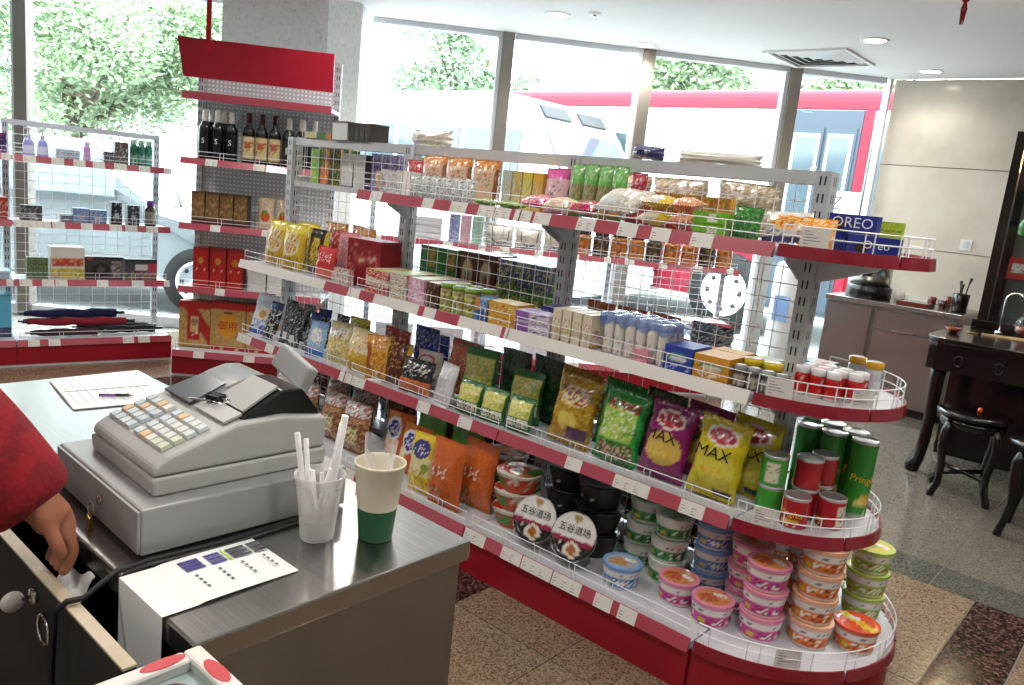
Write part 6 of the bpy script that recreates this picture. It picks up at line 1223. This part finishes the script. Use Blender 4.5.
# cash register
rg = thing('cash_register', 'grey electronic cash register with keyboard and receipt printer', 'cash register', (-1.262, .525, CT+.0785), math.radians(-2))
def profx(prof, x0, x1, name, mat, bv=.006, taper=0):
    b = MB(); n = len(prof); b.v += [(x0+taper*z*0, y, z) for y, z in prof]+[(x1, y, z) for y, z in prof]
    b.q(list(range(n))); b.q([n+i for i in range(n)][::-1])
    for i in range(n): b.q([i, n+i, n+(i+1) % n, (i+1) % n])
    o = b.build(name, mat, rg)
    if bv: bevel(o, bv, 3)
    return o
profx([(-.002, 0), (.304, 0), (.306, .03), (-.005, .03)], -.129, .129, 'lower_case', 'register_grey', .005)
profx([(-.004, .031), (.305, .031), (.305, .088), (.22, .1), (.135, .098), (.02, .06), (0, .048)], -.128, .128, 'upper_case', 'register_grey', .008)
profx([(.135, .095), (.215, .128), (.25, .134), (.285, .12), (.302, .07), (.135, .07)], -.126, -.118, 'roll_cheek', 'register_grey', .003)
profx([(.135, .095), (.215, .128), (.25, .134), (.285, .12), (.302, .07), (.135, .07)], -.014, -.006, 'roll_cheek', 'register_grey', .003)
b = MB(); pr = [(.13, .098), (.165, .112), (.205, .128), (.235, .136), (.262, .134), (.285, .122), (.298, .098)]
b.smooth = True; b.grid(lambda u, v: (-.118+.104*u, *[(pr[min(5, int(v*6))][i]*(1-(v*6-min(5, int(v*6))))+pr[min(5, int(v*6))+1][i]*(v*6-min(5, int(v*6)))) for i in (0, 1)]), 4, 12); b.build('roll_cover', 'smoked_cover', rg)
b = MB('e6e4de'); b.lathe([(.0, 0), (.032, 0), (.032, .06), (0, .06)], 24, cap0=False, cap1=False); b.build('paper_roll', 'matte', rg, (-.096, .245, .096), (0, PI/2, 0))
b = MB(); b.v += [(-.112, .06, .077), (-.012, .06, .077), (-.02, .13, .102), (-.105, .13, .102)]
b.v += [(p[0], p[1]+.001, p[2]+.003) for p in b.v[:4]]
for f in ((0, 3, 2, 1), (4, 5, 6, 7), (0, 1, 5, 4), (1, 2, 6, 5), (2, 3, 7, 6), (3, 0, 4, 7)): b.q(list(f))
b.build('display_window', 'smoked', rg, (0, .055, .021))
profx([(.135, .075), (.15, .1), (.225, .142), (.262, .14), (.295, .1), (.305, .06), (.16, .05)], .0, .112, 'printer_housing', 'black_plastic', .004)
b = MB(); b.v += [(.012, .158, .106), (.098, .158, .106), (.098, .222, .1425), (.012, .222, .1425)]; b.v += [(p[0], p[1]-.002, p[2]+.0035) for p in b.v[:4]]
for f in ((0, 3, 2, 1), (4, 5, 6, 7), (0, 1, 5, 4), (1, 2, 6, 5), (2, 3, 7, 6), (3, 0, 4, 7)): b.q(list(f))
b.build('printer_lid', 'register_grey', rg)
b = MB(); b.v += [(.002, .118, .095), (.11, .118, .095), (.11, .15, .106), (.002, .15, .106)]; b.v += [(p[0], p[1]-.001, p[2]+.004) for p in b.v[:4]]
for f in ((0, 3, 2, 1), (4, 5, 6, 7), (0, 1, 5, 4), (1, 2, 6, 5), (2, 3, 7, 6), (3, 0, 4, 7)): b.q(list(f))
b.build('tear_bar', 'register_grey', rg)
sl = math.atan2(.038, .115)
def key(x, v, w_, d_, col):
    z = .062+(v-.02)*math.tan(sl)
    b = MB(col); b.v += [(-w_/2, -d_/2, 0), (w_/2, -d_/2, 0), (w_/2, d_/2, 0), (-w_/2, d_/2, 0), (-w_/2+.0015, -d_/2+.0015, .006), (w_/2-.0015, -d_/2+.0015, .006), (w_/2-.0015, d_/2-.0015, .006), (-w_/2+.0015, d_/2-.0015, .006)]
    for f in ((0, 3, 2, 1), (4, 5, 6, 7), (0, 1, 5, 4), (1, 2, 6, 5), (2, 3, 7, 6), (3, 0, 4, 7)): b.q(list(f))
    return b.build('key', 'card', rg, (x, v, z-.001), (sl, 0, 0))
kc = ['b9c6cc', 'c8cdd0', 'cfd0cc', 'd2b48e', 'c3cbb4']
for r_ in range(4):
    for c in range(4): key(-.105+.0225*c, .030+.0205*r_, .020, .018, kc[(0, 0, 1, 0, 3, 1, 1, 0, 0, 3, 1, 0, 0, 1, 3, 2)[r_*4+c]])
    for c in range(5): key(.0+.0225*c, .030+.0205*r_, .020, .018, kc[(0, 3, 2, 4, 4, 0, 2, 1, 2, 4, 0, 1, 2, 2, 1, 0, 3, 1, 2, 1)[r_*5+c]])
t = thing('register_keys', 'small bunch of keys lying on the register beside the printer', 'keys', (-1.235, .665, CT+.0785+.105), .3)
b = MB(); b.tube([(.014*math.cos(2*PI*k/14)+.02, .014*math.sin(2*PI*k/14), .008) for k in range(14)], .0014, 5, closed=True); b.build('key_ring', 'chrome', t)
MB().box(-.04, -.002, -.004, .004, .004, .007).build('key', 'chrome', t, (0, 0, 0), (0, 0, .5)); MB().box(-.012, .012, -.012, .012, .002, .014).build('key_fob', 'black_plastic', t, (.0, .008, 0))
# customer display on its pole
cd2 = thing('customer_display', 'grey customer display plate on a short pole behind the register', 'display', (-1.325, .905, CT+.0005))
MB().lathe([(.028, 0), (.028, .008), (.012, .014), (.011, .18)], 16).build('pole', 'drawer_grey', cd2)
bevel(MB().box(-.08, .08, -.012, .012, -.026, .026).build('housing', 'drawer_grey', cd2, (-.03, .0, .195), (math.radians(-25), math.radians(6), math.radians(-12))), .006)
MB().box(-.07, .07, .0125, .014, -.018, .018).build('screen', 'black_plastic', cd2, (-.03, .0, .195), (math.radians(-25), math.radians(6), math.radians(-12)))
# cups
t = thing('paper_cup', 'white paper cup with dark green lower band on the counter', 'cup', (-.958, .816, CT+.0005), math.radians(-30))
b = MB(); b.lathe([(.028, .0), (.0285, .002), (.0335, .056)], 32, cap1=False); b.build('green_sleeve', 'cup_green', t)
b = MB(); b.lathe([(.0335, .056), (.0425, .13), (.0435, .131), (.0435, .134), (.042, .135), (.0412, .130), (.0275, .006), (.0, .005)], 32, cap0=False, cap1=False); b.build('cup_body', 'paper_cup', t)
m = MB('3a3a34'); 
for k in range(9):
    a = -.45+.045*k; z = .078+.004*math.sin(k*2.3); r_ = .0364+.0006; m.tube([(r_*math.sin(a), -r_*math.cos(a), z), (r_*math.sin(a+.03), -r_*math.cos(a+.03), z+.004*math.cos(k*1.7))], .0007, 4)
m.build('handwriting', 'matte', t)
b = MB(); b.smooth = True
def plas(u, v):
    a = 2*PI*u; r_ = .020+.007*v+.003*math.sin(3*a+v*4); return (r_*math.cos(a)-.006*v, r_*math.sin(a)+.004*v, .085+.08*v+.012*math.sin(2*a+1)*v)
b.grid(plas, 20, 8); o = b.build('plastic_sleeve', 'thin_film', None, (-.958, .816, CT)); tag(o, 'crumpled clear plastic sleeve standing in the paper cup', 'plastic sleeve')
t = thing('plastic_cup', 'clear plastic cup holding drinking straws beside the register', 'cup', (-1.013, .737, CT+.0005))
b = MB(); b.lathe([(.0, .0), (.026, .0), (.028, .003), (.036, .09), (.037, .095), (.0395, .096), (.04, .105), (.042, .106), (.0422, .112), (.041, .113), (.039, .104), (.0275, .006), (0, .003)], 32, cap0=False, cap1=False); b.build('cup_body', 'clear_plastic', t)
rnd = random.Random(5)
ST = [(-.9, .042, .175), (-.75, .028, .165), (.35, .026, .16), (.55, .035, .215), (.42, .030, .2), (-.2, .01, .12), (.1, .02, .125), (.9, .02, .12), (-.5, .015, .12), (0, .0, .11)]
for k, (dx, r_, h_) in enumerate(ST):
    a = rnd.uniform(0, 6.28); bx, by = .014*math.cos(a), .014*math.sin(a)
    tx, ty = r_*(1 if dx > 0 else -1)*.9+.02*dx*.3, rnd.uniform(-.012, .012)
    tx2, ty2 = rz2((tx, ty), math.radians(40))
    b = MB('f2f2f2'); b.tube([(bx, by, .006), (bx+(tx2-bx)*1.0, by+(ty2-by)*1.0, h_)], (.0048, .0042, .0045, .0056, .0045)[k] if k < 5 else .0036, 8)
    o = b.build('drinking_straw', 'straw_plastic', None, (-1.013, .737, CT)); tag(o, 'wrapped drinking straw in the clear cup, %s' % ('leaning far left, tallest on that side', 'left, shorter', 'right of centre, bent top', 'tallest on the right', 'right, behind the tallest', 'short one in the middle left', 'short one in the middle', 'short one at the right', 'short one at the left', 'short upright one')[k], 'straw', 'drinking straws')
# small adapter on the counter behind the cash drawer
t = thing('power_adapter', 'small grey adapter block beside the left end of the cash drawer', 'adapter', (-1.50, .53, CT+.0005), .3); bevel(MB().box(-.03, .03, -.02, .02, 0, .025).build('block', 'register_grey', t), .004); b = MB(); b.tube([(-.03, 0, .012), (-.06, .01, .006), (-.1, -.02, .004), (-.13, -.05, .004)], .003, 6); b.build('lead', 'register_grey', t)
# red-spotted tray table in the near corner
t = thing('display_tray', 'white framed glass-topped tray with red prints at the bottom edge of the picture', 'tray', (-.80, .425, .022)); 
MB().box(.03, .31, -.27, -.03, -.022, .72).build('pedestal', 'dark_laminate', t); MB().box(0, .34, -.3, 0, .72, .745).build('tray_base', 'paper', t)
for (x0, x1, y0, y1) in ((0, .34, -.022, 0), (0, .34, -.3, -.278), (0, .022, -.278, -.022), (.318, .34, -.278, -.022)): bevel(MB().box(x0, x1, y0, y1, .745, .762).build('frame_bar', 'ticket', t), .004)
for (x, y, rx, ry) in ((.011, -.05, .009, .026), (.06, -.011, .026, .009), (.2, -.011, .026, .009), (.011, -.18, .009, .026)):
    b = MB('c23a40'); b.prism([(rx*math.cos(2*PI*k/20), ry*math.sin(2*PI*k/20)) for k in range(20)], 0, .0006); b.build('red_print', 'card', t, (x, y, .7622))
MB().box(.022, .318, -.278, -.022, .756, .758).build('glass_top', 'case_glass', t)
for k in range(5):
    b = MB('a8281c'); b.smooth = True; b.lathe([(.004, 0), (.018, .002), (.022, .005), (.016, .008), (.004, .009)], 14); b.build('wrapped_sweet', 'film', t, (.055+.05*k, -.06-.035*(k % 3), .7455))
# ================================================================== CASHIER (mostly outside the left edge)
def skin_mesh(name, nodes, edges, mat, parent=None, sub=2, roots=(0,)):
    me = bpy.data.meshes.new(name); me.from_pydata([n[:3] for n in nodes], edges, []); me.materials.append(MATS[mat])
    o = inst(me, name, parent); o.modifiers.new('skin', 'SKIN').use_smooth_shade = True
    for i, n in enumerate(nodes):
        r_ = n[3]; me.skin_vertices[0].data[i].radius = r_ if isinstance(r_, tuple) else (r_, r_)
        me.skin_vertices[0].data[i].use_root = i in roots
    s = o.modifiers.new('sub', 'SUBSURF'); s.levels = sub; s.render_levels = sub
    return o
PX, PY = -1.64, .06
person = thing('person', 'person in a red fleece jacket reaching into the open counter drawer', 'person', (PX, PY, 0))
def rel(p): return (p[0]-PX, p[1]-PY, p[2], p[3])
nodes = [(PX, PY, .95, .085), (PX, PY+.02, 1.12, .08), (PX, PY+.03, 1.28, .08), (PX, PY+.03, 1.39, .056), (PX, PY+.05, 1.45, .075), (PX, PY+.06, 1.54, .108), (PX, PY+.055, 1.63, .085),
         (PX+.17, PY+.03, 1.32, .045), (-1.35, .22, 1.04, .045), (-1.185, .365, .855, .028), (-1.187, .388, .82, .031), (-1.19, .402, .795, .029),
         (PX-.17, PY+.03, 1.32, .045), (PX-.26, PY+.12, 1.06, .045), (PX-.2, PY+.3, .9, .03), (PX-.19, PY+.36, .86, .03),
         (PX+.09, PY, .86, .065), (PX+.10, PY+.01, .48, .05), (PX+.10, PY-.01, .09, .045), (PX+.10, PY+.12, .045, .04),
         (PX-.09, PY, .86, .065), (PX-.10, PY+.01, .48, .05), (PX-.10, PY-.01, .09, .045), (PX-.10, PY+.12, .045, .04)]
edges = [(0, 1), (1, 2), (2, 3), (3, 4), (4, 5), (5, 6), (2, 7), (7, 8), (8, 9), (9, 10), (10, 11), (2, 12), (12, 13), (13, 14), (14, 15), (0, 16), (16, 17), (17, 18), (18, 19), (0, 20), (20, 21), (21, 22), (22, 23)]
# fingers of the visible right hand: rooted in the palm, curled down into the drawer
def finger(a, pts, rs):
    base = len(nodes)
    for p, r_ in zip(pts, rs): nodes.append((*p, r_))
    edges.append((a, base))
    for k in range(len(pts)-1): edges.append((base+k, base+k+1))
for k, (dx, ln) in enumerate(((-.030, .9), (-.010, 1.), (.010, 1.05), (.030, .95))):
    finger(11, [(-1.19+dx*.85, .410, .782), (-1.19+dx*.95, .420-.006*ln, .760), (-1.19+dx*.95, .414-.010*ln, .742-.005*ln), (-1.19+dx*.85, .398, .731-.006*ln)], (.0098, .009, .0085, .0075))
finger(10, [(-1.152, .380, .808), (-1.140, .386, .785), (-1.142, .393, .765)], (.011, .010, .0085))
body = skin_mesh('body', [rel(n) for n in nodes], edges, 'skin', person)
jn = [(PX, PY, .80, (.20, .17)), (PX, PY+.01, .92, (.20, .17)), (PX, PY+.02, 1.10, (.195, .165)), (PX, PY+.03, 1.28, (.19, .15)), (PX, PY+.03, 1.39, .085),
      (PX+.18, PY+.03, 1.30, .095), (-1.36, .215, 1.03, .095), (-1.27, .295, .935, .092), (-1.20, .358, .850, .074), (-1.183, .375, .822, .068), (PX-.18, PY+.03, 1.30, .095), (PX-.26, PY+.12, 1.06, .08), (PX-.21, PY+.28, .915, .05)]
je = [(0, 1), (1, 2), (2, 3), (3, 4), (3, 5), (5, 6), (6, 7), (7, 8), (8, 9), (3, 10), (10, 11), (11, 12)]
skin_mesh('jacket', [rel(n) for n in jn], je, 'red_fleece', person)
tn = [(PX, PY, .96, .135), (PX, PY, .86, .15), (PX+.10, PY, .74, .105), (PX+.10, PY+.01, .48, .08), (PX+.10, PY-.01, .11, .07), (PX-.10, PY, .74, .105), (PX-.10, PY+.01, .48, .08), (PX-.10, PY-.01, .11, .07)]
skin_mesh('trousers', [rel(n) for n in tn], [(0, 1), (1, 2), (2, 3), (3, 4), (1, 5), (5, 6), (6, 7)], 'grey_cloth', person)
b = MB('0e0c0b'); b.smooth = True
def hairfn(u, v):
    a = 2*PI*u; back = .5-.5*math.sin(a); lo = .35-1.15*back; ph = lo+(1.56-lo)*v
    return (.106*math.cos(a)*math.cos(ph), .05+.112*math.sin(a)*math.cos(ph), 1.56+.122*math.sin(ph))
b.grid(hairfn, 28, 12); b.build('hair', 'hair', person)
for s in (-1, 1):
    MB('f0eee8').lathe([(0, -.011), (.008, -.007), (.011, 0), (.008, .007), (0, .011)], 12, cap0=False, cap1=False).build('eye', 'gloss', person, (s*.033, .137, 1.55))
    MB().lathe([(0, -.026), (.012, -.016), (.014, 0), (.012, .018), (0, .026)], 10, cap0=False, cap1=False).build('ear', 'skin', person, (s*.098, .055, 1.54))
    bevel(MB('141414').box(s*.10-.045, s*.10+.045, -.07, .19, 0, .075).build('shoe', 'matte', person), .02)
MB().tube([(0, .14, 1.55), (0, .162, 1.518), (0, .138, 1.508)], [.008, .014, .010], 8).build('nose', 'skin', person)
MB('8a3a34').tube([(-.022, .128, 1.478), (0, .138, 1.476), (.022, .128, 1.478)], [.003, .006, .003], 6).build('mouth', 'matte', person)
# folded clear plastic the hand rests on
b = MB(); b.smooth = True; b.grid(lambda u, v: (-1.24+.11*u, .398+.035*v, .665+.03*v+.03*u*v+.006*math.sin(u*9)+.004*math.sin(v*11+u*5)), 14, 8); o = b.build('coin_bag', 'straw_plastic'); tag(o, 'crumpled clear plastic bag in the open drawer under the hand', 'plastic bag')
# ================================================================== RIGHT SIDE: steel cabinets by the stone wall
YC = 6.2
for k, (x0, x1, lab) in enumerate(((-2.16, -1.80, 'left'), (-1.80, -1.22, 'right'))):
    t = thing('steel_cabinet', 'brushed steel floor cabinet against the stone wall, %s unit%s' % (lab, ' with a drawer' if k else ''), 'cabinet', (x0, YC, 0), 0, 'steel cabinets'); L = x1-x0
    b = MB(); b.box(.003, L-.003, .02, .58, .06, .768); b.build('body', 'steel_side', t)
    b = MB(); b.box(.03, L-.03, .05, .55, 0, .06); b.build('plinth', 'dark_laminate', t)
    zt = .60 if k else .755
    d = MB().box(.018, L-.018, .0, .02, .07, zt).build('door', 'steel', t)
    MB().lathe([(0, 0), (.012, 0), (.012, .02), (0, .02)], 12, cap0=False, cap1=False).build('door_knob', 'chrome', d, (L-.06 if k == 0 else .06, 0, .33), (PI/2, 0, 0))
    if k:
        w_ = MB().box(.018, L-.018, .004, .02, .615, .755).build('drawer', 'steel', t); MB().box(.15, .3, -.012, .004, .606, .616).build('drawer_pull', 'chrome', w_)
o = bevel(MB().box(-2.165, -1.215, YC-.015, KY-.002, .77, .808).build('steel_worktop', 'steel', None), .004); tag(o, 'continuous steel worktop lying over the two cabinets', 'worktop')
t = thing('coffee_urn', 'steel and black drink urn on a round black base on the worktop', 'urn', (-1.93, 6.42, .809))
MB().lathe([(.16, 0), (.165, .01), (.165, .085), (.15, .095)], 32).build('base', 'black_plastic', t); MB().lathe([(.145, .096), (.145, .36), (.13, .38)], 32).build('tank', 'steel', t); MB().lathe([(.135, .381), (.135, .4), (.05, .43), (.02, .45)], 28).build('lid', 'black_plastic', t)
b = MB(); b.tube([(0, -.145, .2), (0, -.19, .2), (0, -.2, .16)], .014, 10); b.build('tap', 'chrome', t); bevel(MB().box(-.05, .05, -.175, -.14, .17, .33).build('control_panel', 'black_plastic', t), .008)
t = thing('white_canister', 'white plastic canister on the floor beside the cabinet end', 'canister', (-2.42, 6.12, 0)); b = MB('d8dce0'); b.lathe([(.13, 0), (.14, .01), (.14, .95), (.12, 1.0), (.05, 1.03)], 28); b.build('body', 'gloss', t); MB('6a8ac0').lathe([(.05, 1.03), (.05, 1.06), (.03, 1.065)], 16).build('cap', 'gloss', t); MB('7a9ac8').box(-.06, .06, -.1415, -.139, .55, .75).build('paper_label', 'card', t, (0, 0, 0))
for k, (x, y, r_, h_, c, lab) in enumerate(((-1.725, 6.5, .04, .08, 'd8d4cc', 'white mug'), (-1.50, 6.53, .03, .07, '6a1c1c', 'small red cup'), (-1.41, 6.47, .03, .06, '4a1818', 'small maroon cup'), (-1.41, 6.60, .028, .085, '7a3a34', 'tall rust cup'))):
    t = thing('drink_cup', lab + ' on the steel worktop', 'cup', (x, y, .809)); b = MB(c); b.lathe([(0, 0), (r_*.8, 0), (r_, h_*.3), (r_, h_), (r_*.9, h_), (r_*.88, .01), (0, .008)], 20, cap0=False, cap1=False); b.build('cup_body', 'gloss', t); b = MB(c); b.tube([(r_*.95, 0, h_*.8), (r_*1.5, 0, h_*.7), (r_*1.5, 0, h_*.35), (r_*.95, 0, h_*.25)], r_*.12, 6); b.build('handle', 'gloss', t)
t = thing('serving_tray', 'shallow glass and red rimmed tray on the steel worktop', 'tray', (-1.56, 6.33, .809)); b = MB('5a2420'); b.box(-.11, .11, -.09, .09, 0, .008); b.build('tray_base', 'gloss', t)
for a in ((-.11, .11, -.09, -.082), (-.11, .11, .082, .09), (-.11, -.102, -.082, .082), (.102, .11, -.082, .082)): MB('6a2824').box(a[0], a[1], a[2], a[3], .008, .03).build('tray_rim', 'gloss', t)
MB('8aa0a4').box(-.09, .09, -.07, .07, .009, .03).build('glass_dish', 'gloss', t)
t = thing('utensil_pot', 'black utensil pot with tools on the worktop by the wall', 'utensil pot', (-1.29, 6.42, .809)); b = MB(); b.lathe([(0, 0), (.05, 0), (.055, .13), (.048, .13), (.045, .01), (0, .01)], 20, cap0=False, cap1=False); b.build('pot', 'black_plastic', t)
for k, (dx, dy, h_) in enumerate(((.03, .01, .25), (-.02, .02, .22), (.0, -.02, .2))): b = MB(); b.tube([(dx*.3, dy*.3, .02), (dx, dy, h_-.05), (dx*1.3, dy*1.3, h_)], [.005, .005, .012], 8); b.build('utensil', 'black_rubber', t)
# ================================================================== black carved table, stool and display case
TX, TY, TZ = -1.10, 5.0, .80
tb_ = thing('carved_table', 'black lacquered half-round carved table at the right', 'table', (TX, TY, 0))
outl = [(0, .62), (0, -.12)]+[(.16-.16*math.cos(PI/2*k/6), -.12-.16*math.sin(PI/2*k/6)) for k in range(1, 7)]+[(1.5, -.28), (1.5, .62)]
def shrink(o, d): return [(min(max(x, d), 1.5-d), min(max(y, -.28+d), .62-d)) for x, y in o]
bevel(MB().prism(outl, TZ-.03, TZ).build('table_top', 'ebony', tb_), .006)
MB().prism(shrink(outl, .02), TZ-.05, TZ-.0302).build('top_moulding', 'ebony', tb_)
ap = shrink(outl, .035)
for i in range(len(ap)):
    p, q = ap[i], ap[(i+1) % len(ap)]
    if math.dist(p, q) < .005: continue
    d = Vector((q[0]-p[0], q[1]-p[1], 0)); n_ = Vector((d.y, -d.x, 0)).normalized()*.008; c = Vector(((p[0]+q[0])/2, (p[1]+q[1])/2, TZ-.115))
    MB().obox(c, (d/2, n_, Vector((0, 0, .064)))).build('apron', 'ebony', tb_)
for k in range(7): b = MB(); b.tube([(.022*math.cos(2*PI*j/12), 0, .03*math.sin(2*PI*j/12)) for j in range(12)], .006, 6, closed=True); b.build('carving', 'ebony', tb_, (.2+.19*k, -.258, TZ-.115))
for k in range(3): b = MB(); b.tube([(0, .022*math.cos(2*PI*j/12), .03*math.sin(2*PI*j/12)) for j in range(12)], .006, 6, closed=True); b.build('carving', 'ebony', tb_, (.024, .0+.16*k, TZ-.115))
def cabriole(h): return [(0, 0, h), (.0, .0, h*.8), (.005, .005, h*.5), (0, 0, h*.25), (-.012, -.012, h*.1), (-.028, -.028, .03), (-.03, -.03, .0)]
for (x, y) in ((.08, -.10), (.08, .54), (1.42, -.2), (1.42, .54), (.75, .54)):
    b = MB(); b.smooth = True; b.tube(cabriole(TZ-.12), [.045, .038, .032, .032, .034, .042, .036], 10); b.build('leg', 'ebony', tb_, (x, y, 0))
MB().box(.06, 1.44, .30, .32, .03, TZ-.15).build('back_screen', 'ebony', tb_)
SX, SY = -.755, 4.635
st = thing('round_stool', 'black lacquered round stool with curved legs in front of the carved table', 'stool', (SX, SY, 0))
MB().lathe([(.10, .425), (.165, .43), (.178, .44), (.178, .452), (.165, .46), (.0, .461)], 36, cap0=True, cap1=False).build('seat', 'ebony', st)
MB().lathe([(.135, .375), (.15, .378), (.155, .4), (.15, .424), (.14, .424)], 32, cap0=False, cap1=False).build('seat_apron', 'ebony', st)
for k in range(4):
    a = math.radians(45+90*k+12); c, s_ = math.cos(a), math.sin(a)
    b = MB(); b.smooth = True; b.tube([(r_*c, r_*s_, z) for r_, z in ((.13, .42), (.165, .36), (.17, .28), (.145, .16), (.15, .07), (.178, .02), (.182, 0))], [.022, .022, .021, .018, .018, .02, .018], 10); b.build('leg', 'ebony', st)
b = MB(); 
for k in range(2): a = math.radians(45+90*k+12); b.tube([(-.14*math.cos(a), -.14*math.sin(a), .13), (.14*math.cos(a), .14*math.sin(a), .13)], .013, 8)
b.build('stretcher', 'ebony', st)
o = single(lathe_mesh([(.011, 0), (.012, .02), (.004, .026)], [('bg', 'c8501c')], mat='gloss', n=12), 'orange_cap', 'tiny orange bottle cap left on the stool seat', 'cap', (SX+.02, SY+.0, .4615)) 
b = MB(); 
st2 = thing('round_stool', 'black stool only partly in view at the right picture edge', 'stool', (-.36, 4.30, 0)); MB().lathe([(.10, .425), (.178, .44), (.178, .452), (.165, .46), (.0, .461)], 28, cap0=True, cap1=False).build('seat', 'ebony', st2)
for k in range(4):
    a = math.radians(45+90*k); c, s_ = math.cos(a), math.sin(a); b = MB(); b.tube([(r_*c, r_*s_, z) for r_, z in ((.13, .43), (.165, .36), (.145, .16), (.182, 0))], [.022, .022, .018, .018], 8); b.build('leg', 'ebony', st2)
# display case standing behind the table
vx, vy, vw, vd = -1.025, 5.66, 1.1, .4
vc = thing('display_case', 'tall black framed glass display case with lit goods at the right edge', 'display case', (vx, vy, 0))
MB().box(0, vw, 0, vd, 0, .80).build('cabinet_base', 'ebony', vc); bevel(MB().box(-.02, vw, -.04, vd, .80, .85).build('ledge', 'ebony', vc), .006)
for x in (0, vw-.05): 
    for y in (0, vd-.05): MB().box(x, x+.05, y, y+.05, .85, 1.93).build('frame_post', 'ebony', vc)
MB().box(0, vw, 0, vd, 1.93, 2.0).build('top_panel', 'ebony', vc); MB().box(.05, vw-.05, vd-.02, vd-.01, .85, 1.93).build('back_panel', 'steel_side', vc)
MB().box(.05, vw-.05, .01, .016, .85, 1.93).build('front_glass', 'case_glass', vc); MB().box(.01, .016, .05, vd-.05, .85, 1.93).build('side_glass', 'case_glass', vc)
for z in (1.12, 1.38, 1.64): MB().box(.02, vw-.02, .03, vd-.03, z-.006, z).build('glass_shelf', 'case_glass', vc)
for k in range(3):
    lp = MB().lathe([(0, 0), (.018, 0), (.018, .006)], 14, cap0=False).build('case_lamp', 'ember', vc, (.26+.25*k, .2, 1.924), (0, 0, 0))
ld = bpy.data.lights.new('case_glow', 'POINT'); ld.energy = 14; ld.color = (1, .75, .45); ld.shadow_soft_size = .03; lo = bpy.data.objects.new('case_glow', ld); COL.objects.link(lo); lo.parent = vc; lo.location = (.22, .12, 1.86)
rnd = random.Random(12)
names = ['red and white', 'orange', 'amber', 'green', 'cream', 'gold', 'scarlet', 'rust']
cols = ['b8302a', 'd8742a', 'c8963a', '4a7a3a', 'd8ccb0', 'c8a04a', 'c02a2a', '8a4a2a']
n_ = 0
for z, lab in ((1.121, 'lower'), (1.381, 'middle'), (1.641, 'upper')):
    for k in range(4):
        x = .135+.17*k; c = cols[(n_*3+k) % 8]; nm = names[(n_*3+k) % 8]
        if (k+n_) % 2: me = lathe_mesh([(.03, 0), (.05, .01), (.055, .06), (.04, .11), (.02, .13), (.022, .16)], [('bg', c), ('n', 0, .3, 1, .7, ['e0d0b0', c], .4)], mat='gloss', n=20)
        else: me = carton_mesh(.11, .09, .13, [('bg', c), ('r', .2, .3, .8, .7, 'd8d0c0'), ('n', .2, .3, .8, .7, [c, 'e4dccc'], .4)], seed=k)
        single(me, 'tea_ware' if (k+n_) % 2 else 'tea_box', '%s %s on the %s display case shelf, %s from the left' % (nm, 'vase' if (k+n_) % 2 else 'tea box', lab, ORD[k]), 'tea ware', (vx+x, vy+.19, z), 0, 'display case goods')
    n_ += 1
# glass kettles and faucet on the ledge in front of the case
def kettle(x, y, z, s, label):
    t = thing('glass_kettle', label, 'kettle', (x, y, z)); b = MB(); b.smooth = True; b.lathe([(.0, .0), (.05*s, 0), (.075*s, .03*s), (.07*s, .08*s), (.04*s, .11*s), (.042*s, .125*s)], 24, cap0=False, cap1=False); b.build('bowl', 'case_glass', t)
    b = MB('d8d8d8'); b.lathe([(.042*s, .126*s), (.03*s, .138*s), (.008*s, .142*s), (.012*s, .155*s), (.004*s, .16*s)], 18); b.build('lid', 'tin', t); b = MB(); b.tube([(.06*s, 0, .1*s), (.12*s, 0, .1*s), (.12*s, 0, .04*s), (.073*s, 0, .03*s)], .006*s, 8); b.build('handle', 'chrome', t)
    b = MB('8a3a1c'); b.lathe([(0, .004), (.045*s, .004), (.066*s, .03*s), (.064*s, .055*s), (0, .055*s)], 20, cap0=False, cap1=False); b.build('tea', 'gloss', t)
kettle(-.72, 5.49, TZ+.001, 1.1, 'glass kettle on the carved table in front of the display case, left one'); kettle(-.44, 5.5, TZ+.001, 1.2, 'glass kettle on the carved table in front of the display case, right one')
t = thing('gooseneck_tap', 'slim chrome gooseneck tap rising from the carved table', 'tap', (-.86, 5.45, TZ+.0005)); MB().lathe([(.022, 0), (.022, .012), (.01, .016)], 16).build('tap_base', 'chrome', t); b = MB(); b.tube([(0, 0, .01), (0, 0, .2)]+[(.05-.05*math.cos(PI*k/8), 0, .2+.05*math.sin(PI*k/8)) for k in range(1, 9)]+[(.1, 0, .18)], .006, 8); b.build('spout', 'chrome', t)
t = thing('tea_bowl', 'small copper tea bowl on the near corner of the carved table', 'bowl', (-1.02, 5.05, TZ+.001)); b = MB('8a4a30'); b.lathe([(0, 0), (.02, 0), (.045, .03), (.041, .03), (.018, .004), (0, .004)], 20, cap0=False, cap1=False); b.build('bowl', 'tin', t); b = MB('c87a4a'); b.lathe([(0, .018), (.033, .018)], 16, cap0=False, cap1=False); b.build('tea', 'gloss', t)
t = thing('folded_fan', 'light folded bamboo fan lying on the carved table', 'fan', (-.9, 5.2, TZ+.001), .3)
for k in range(5): MB('b8a078').box(0, .26, -.008, .008, .002*k, .002*k+.0016).build('fan_blade', 'card', t, (0, 0, 0), (0, 0, .05*k))
b = MB(); b.tube([(-.02, 0, .004), (-.08, .01, .004)], .004, 6); b.build('fan_tassel', 'brass', t)
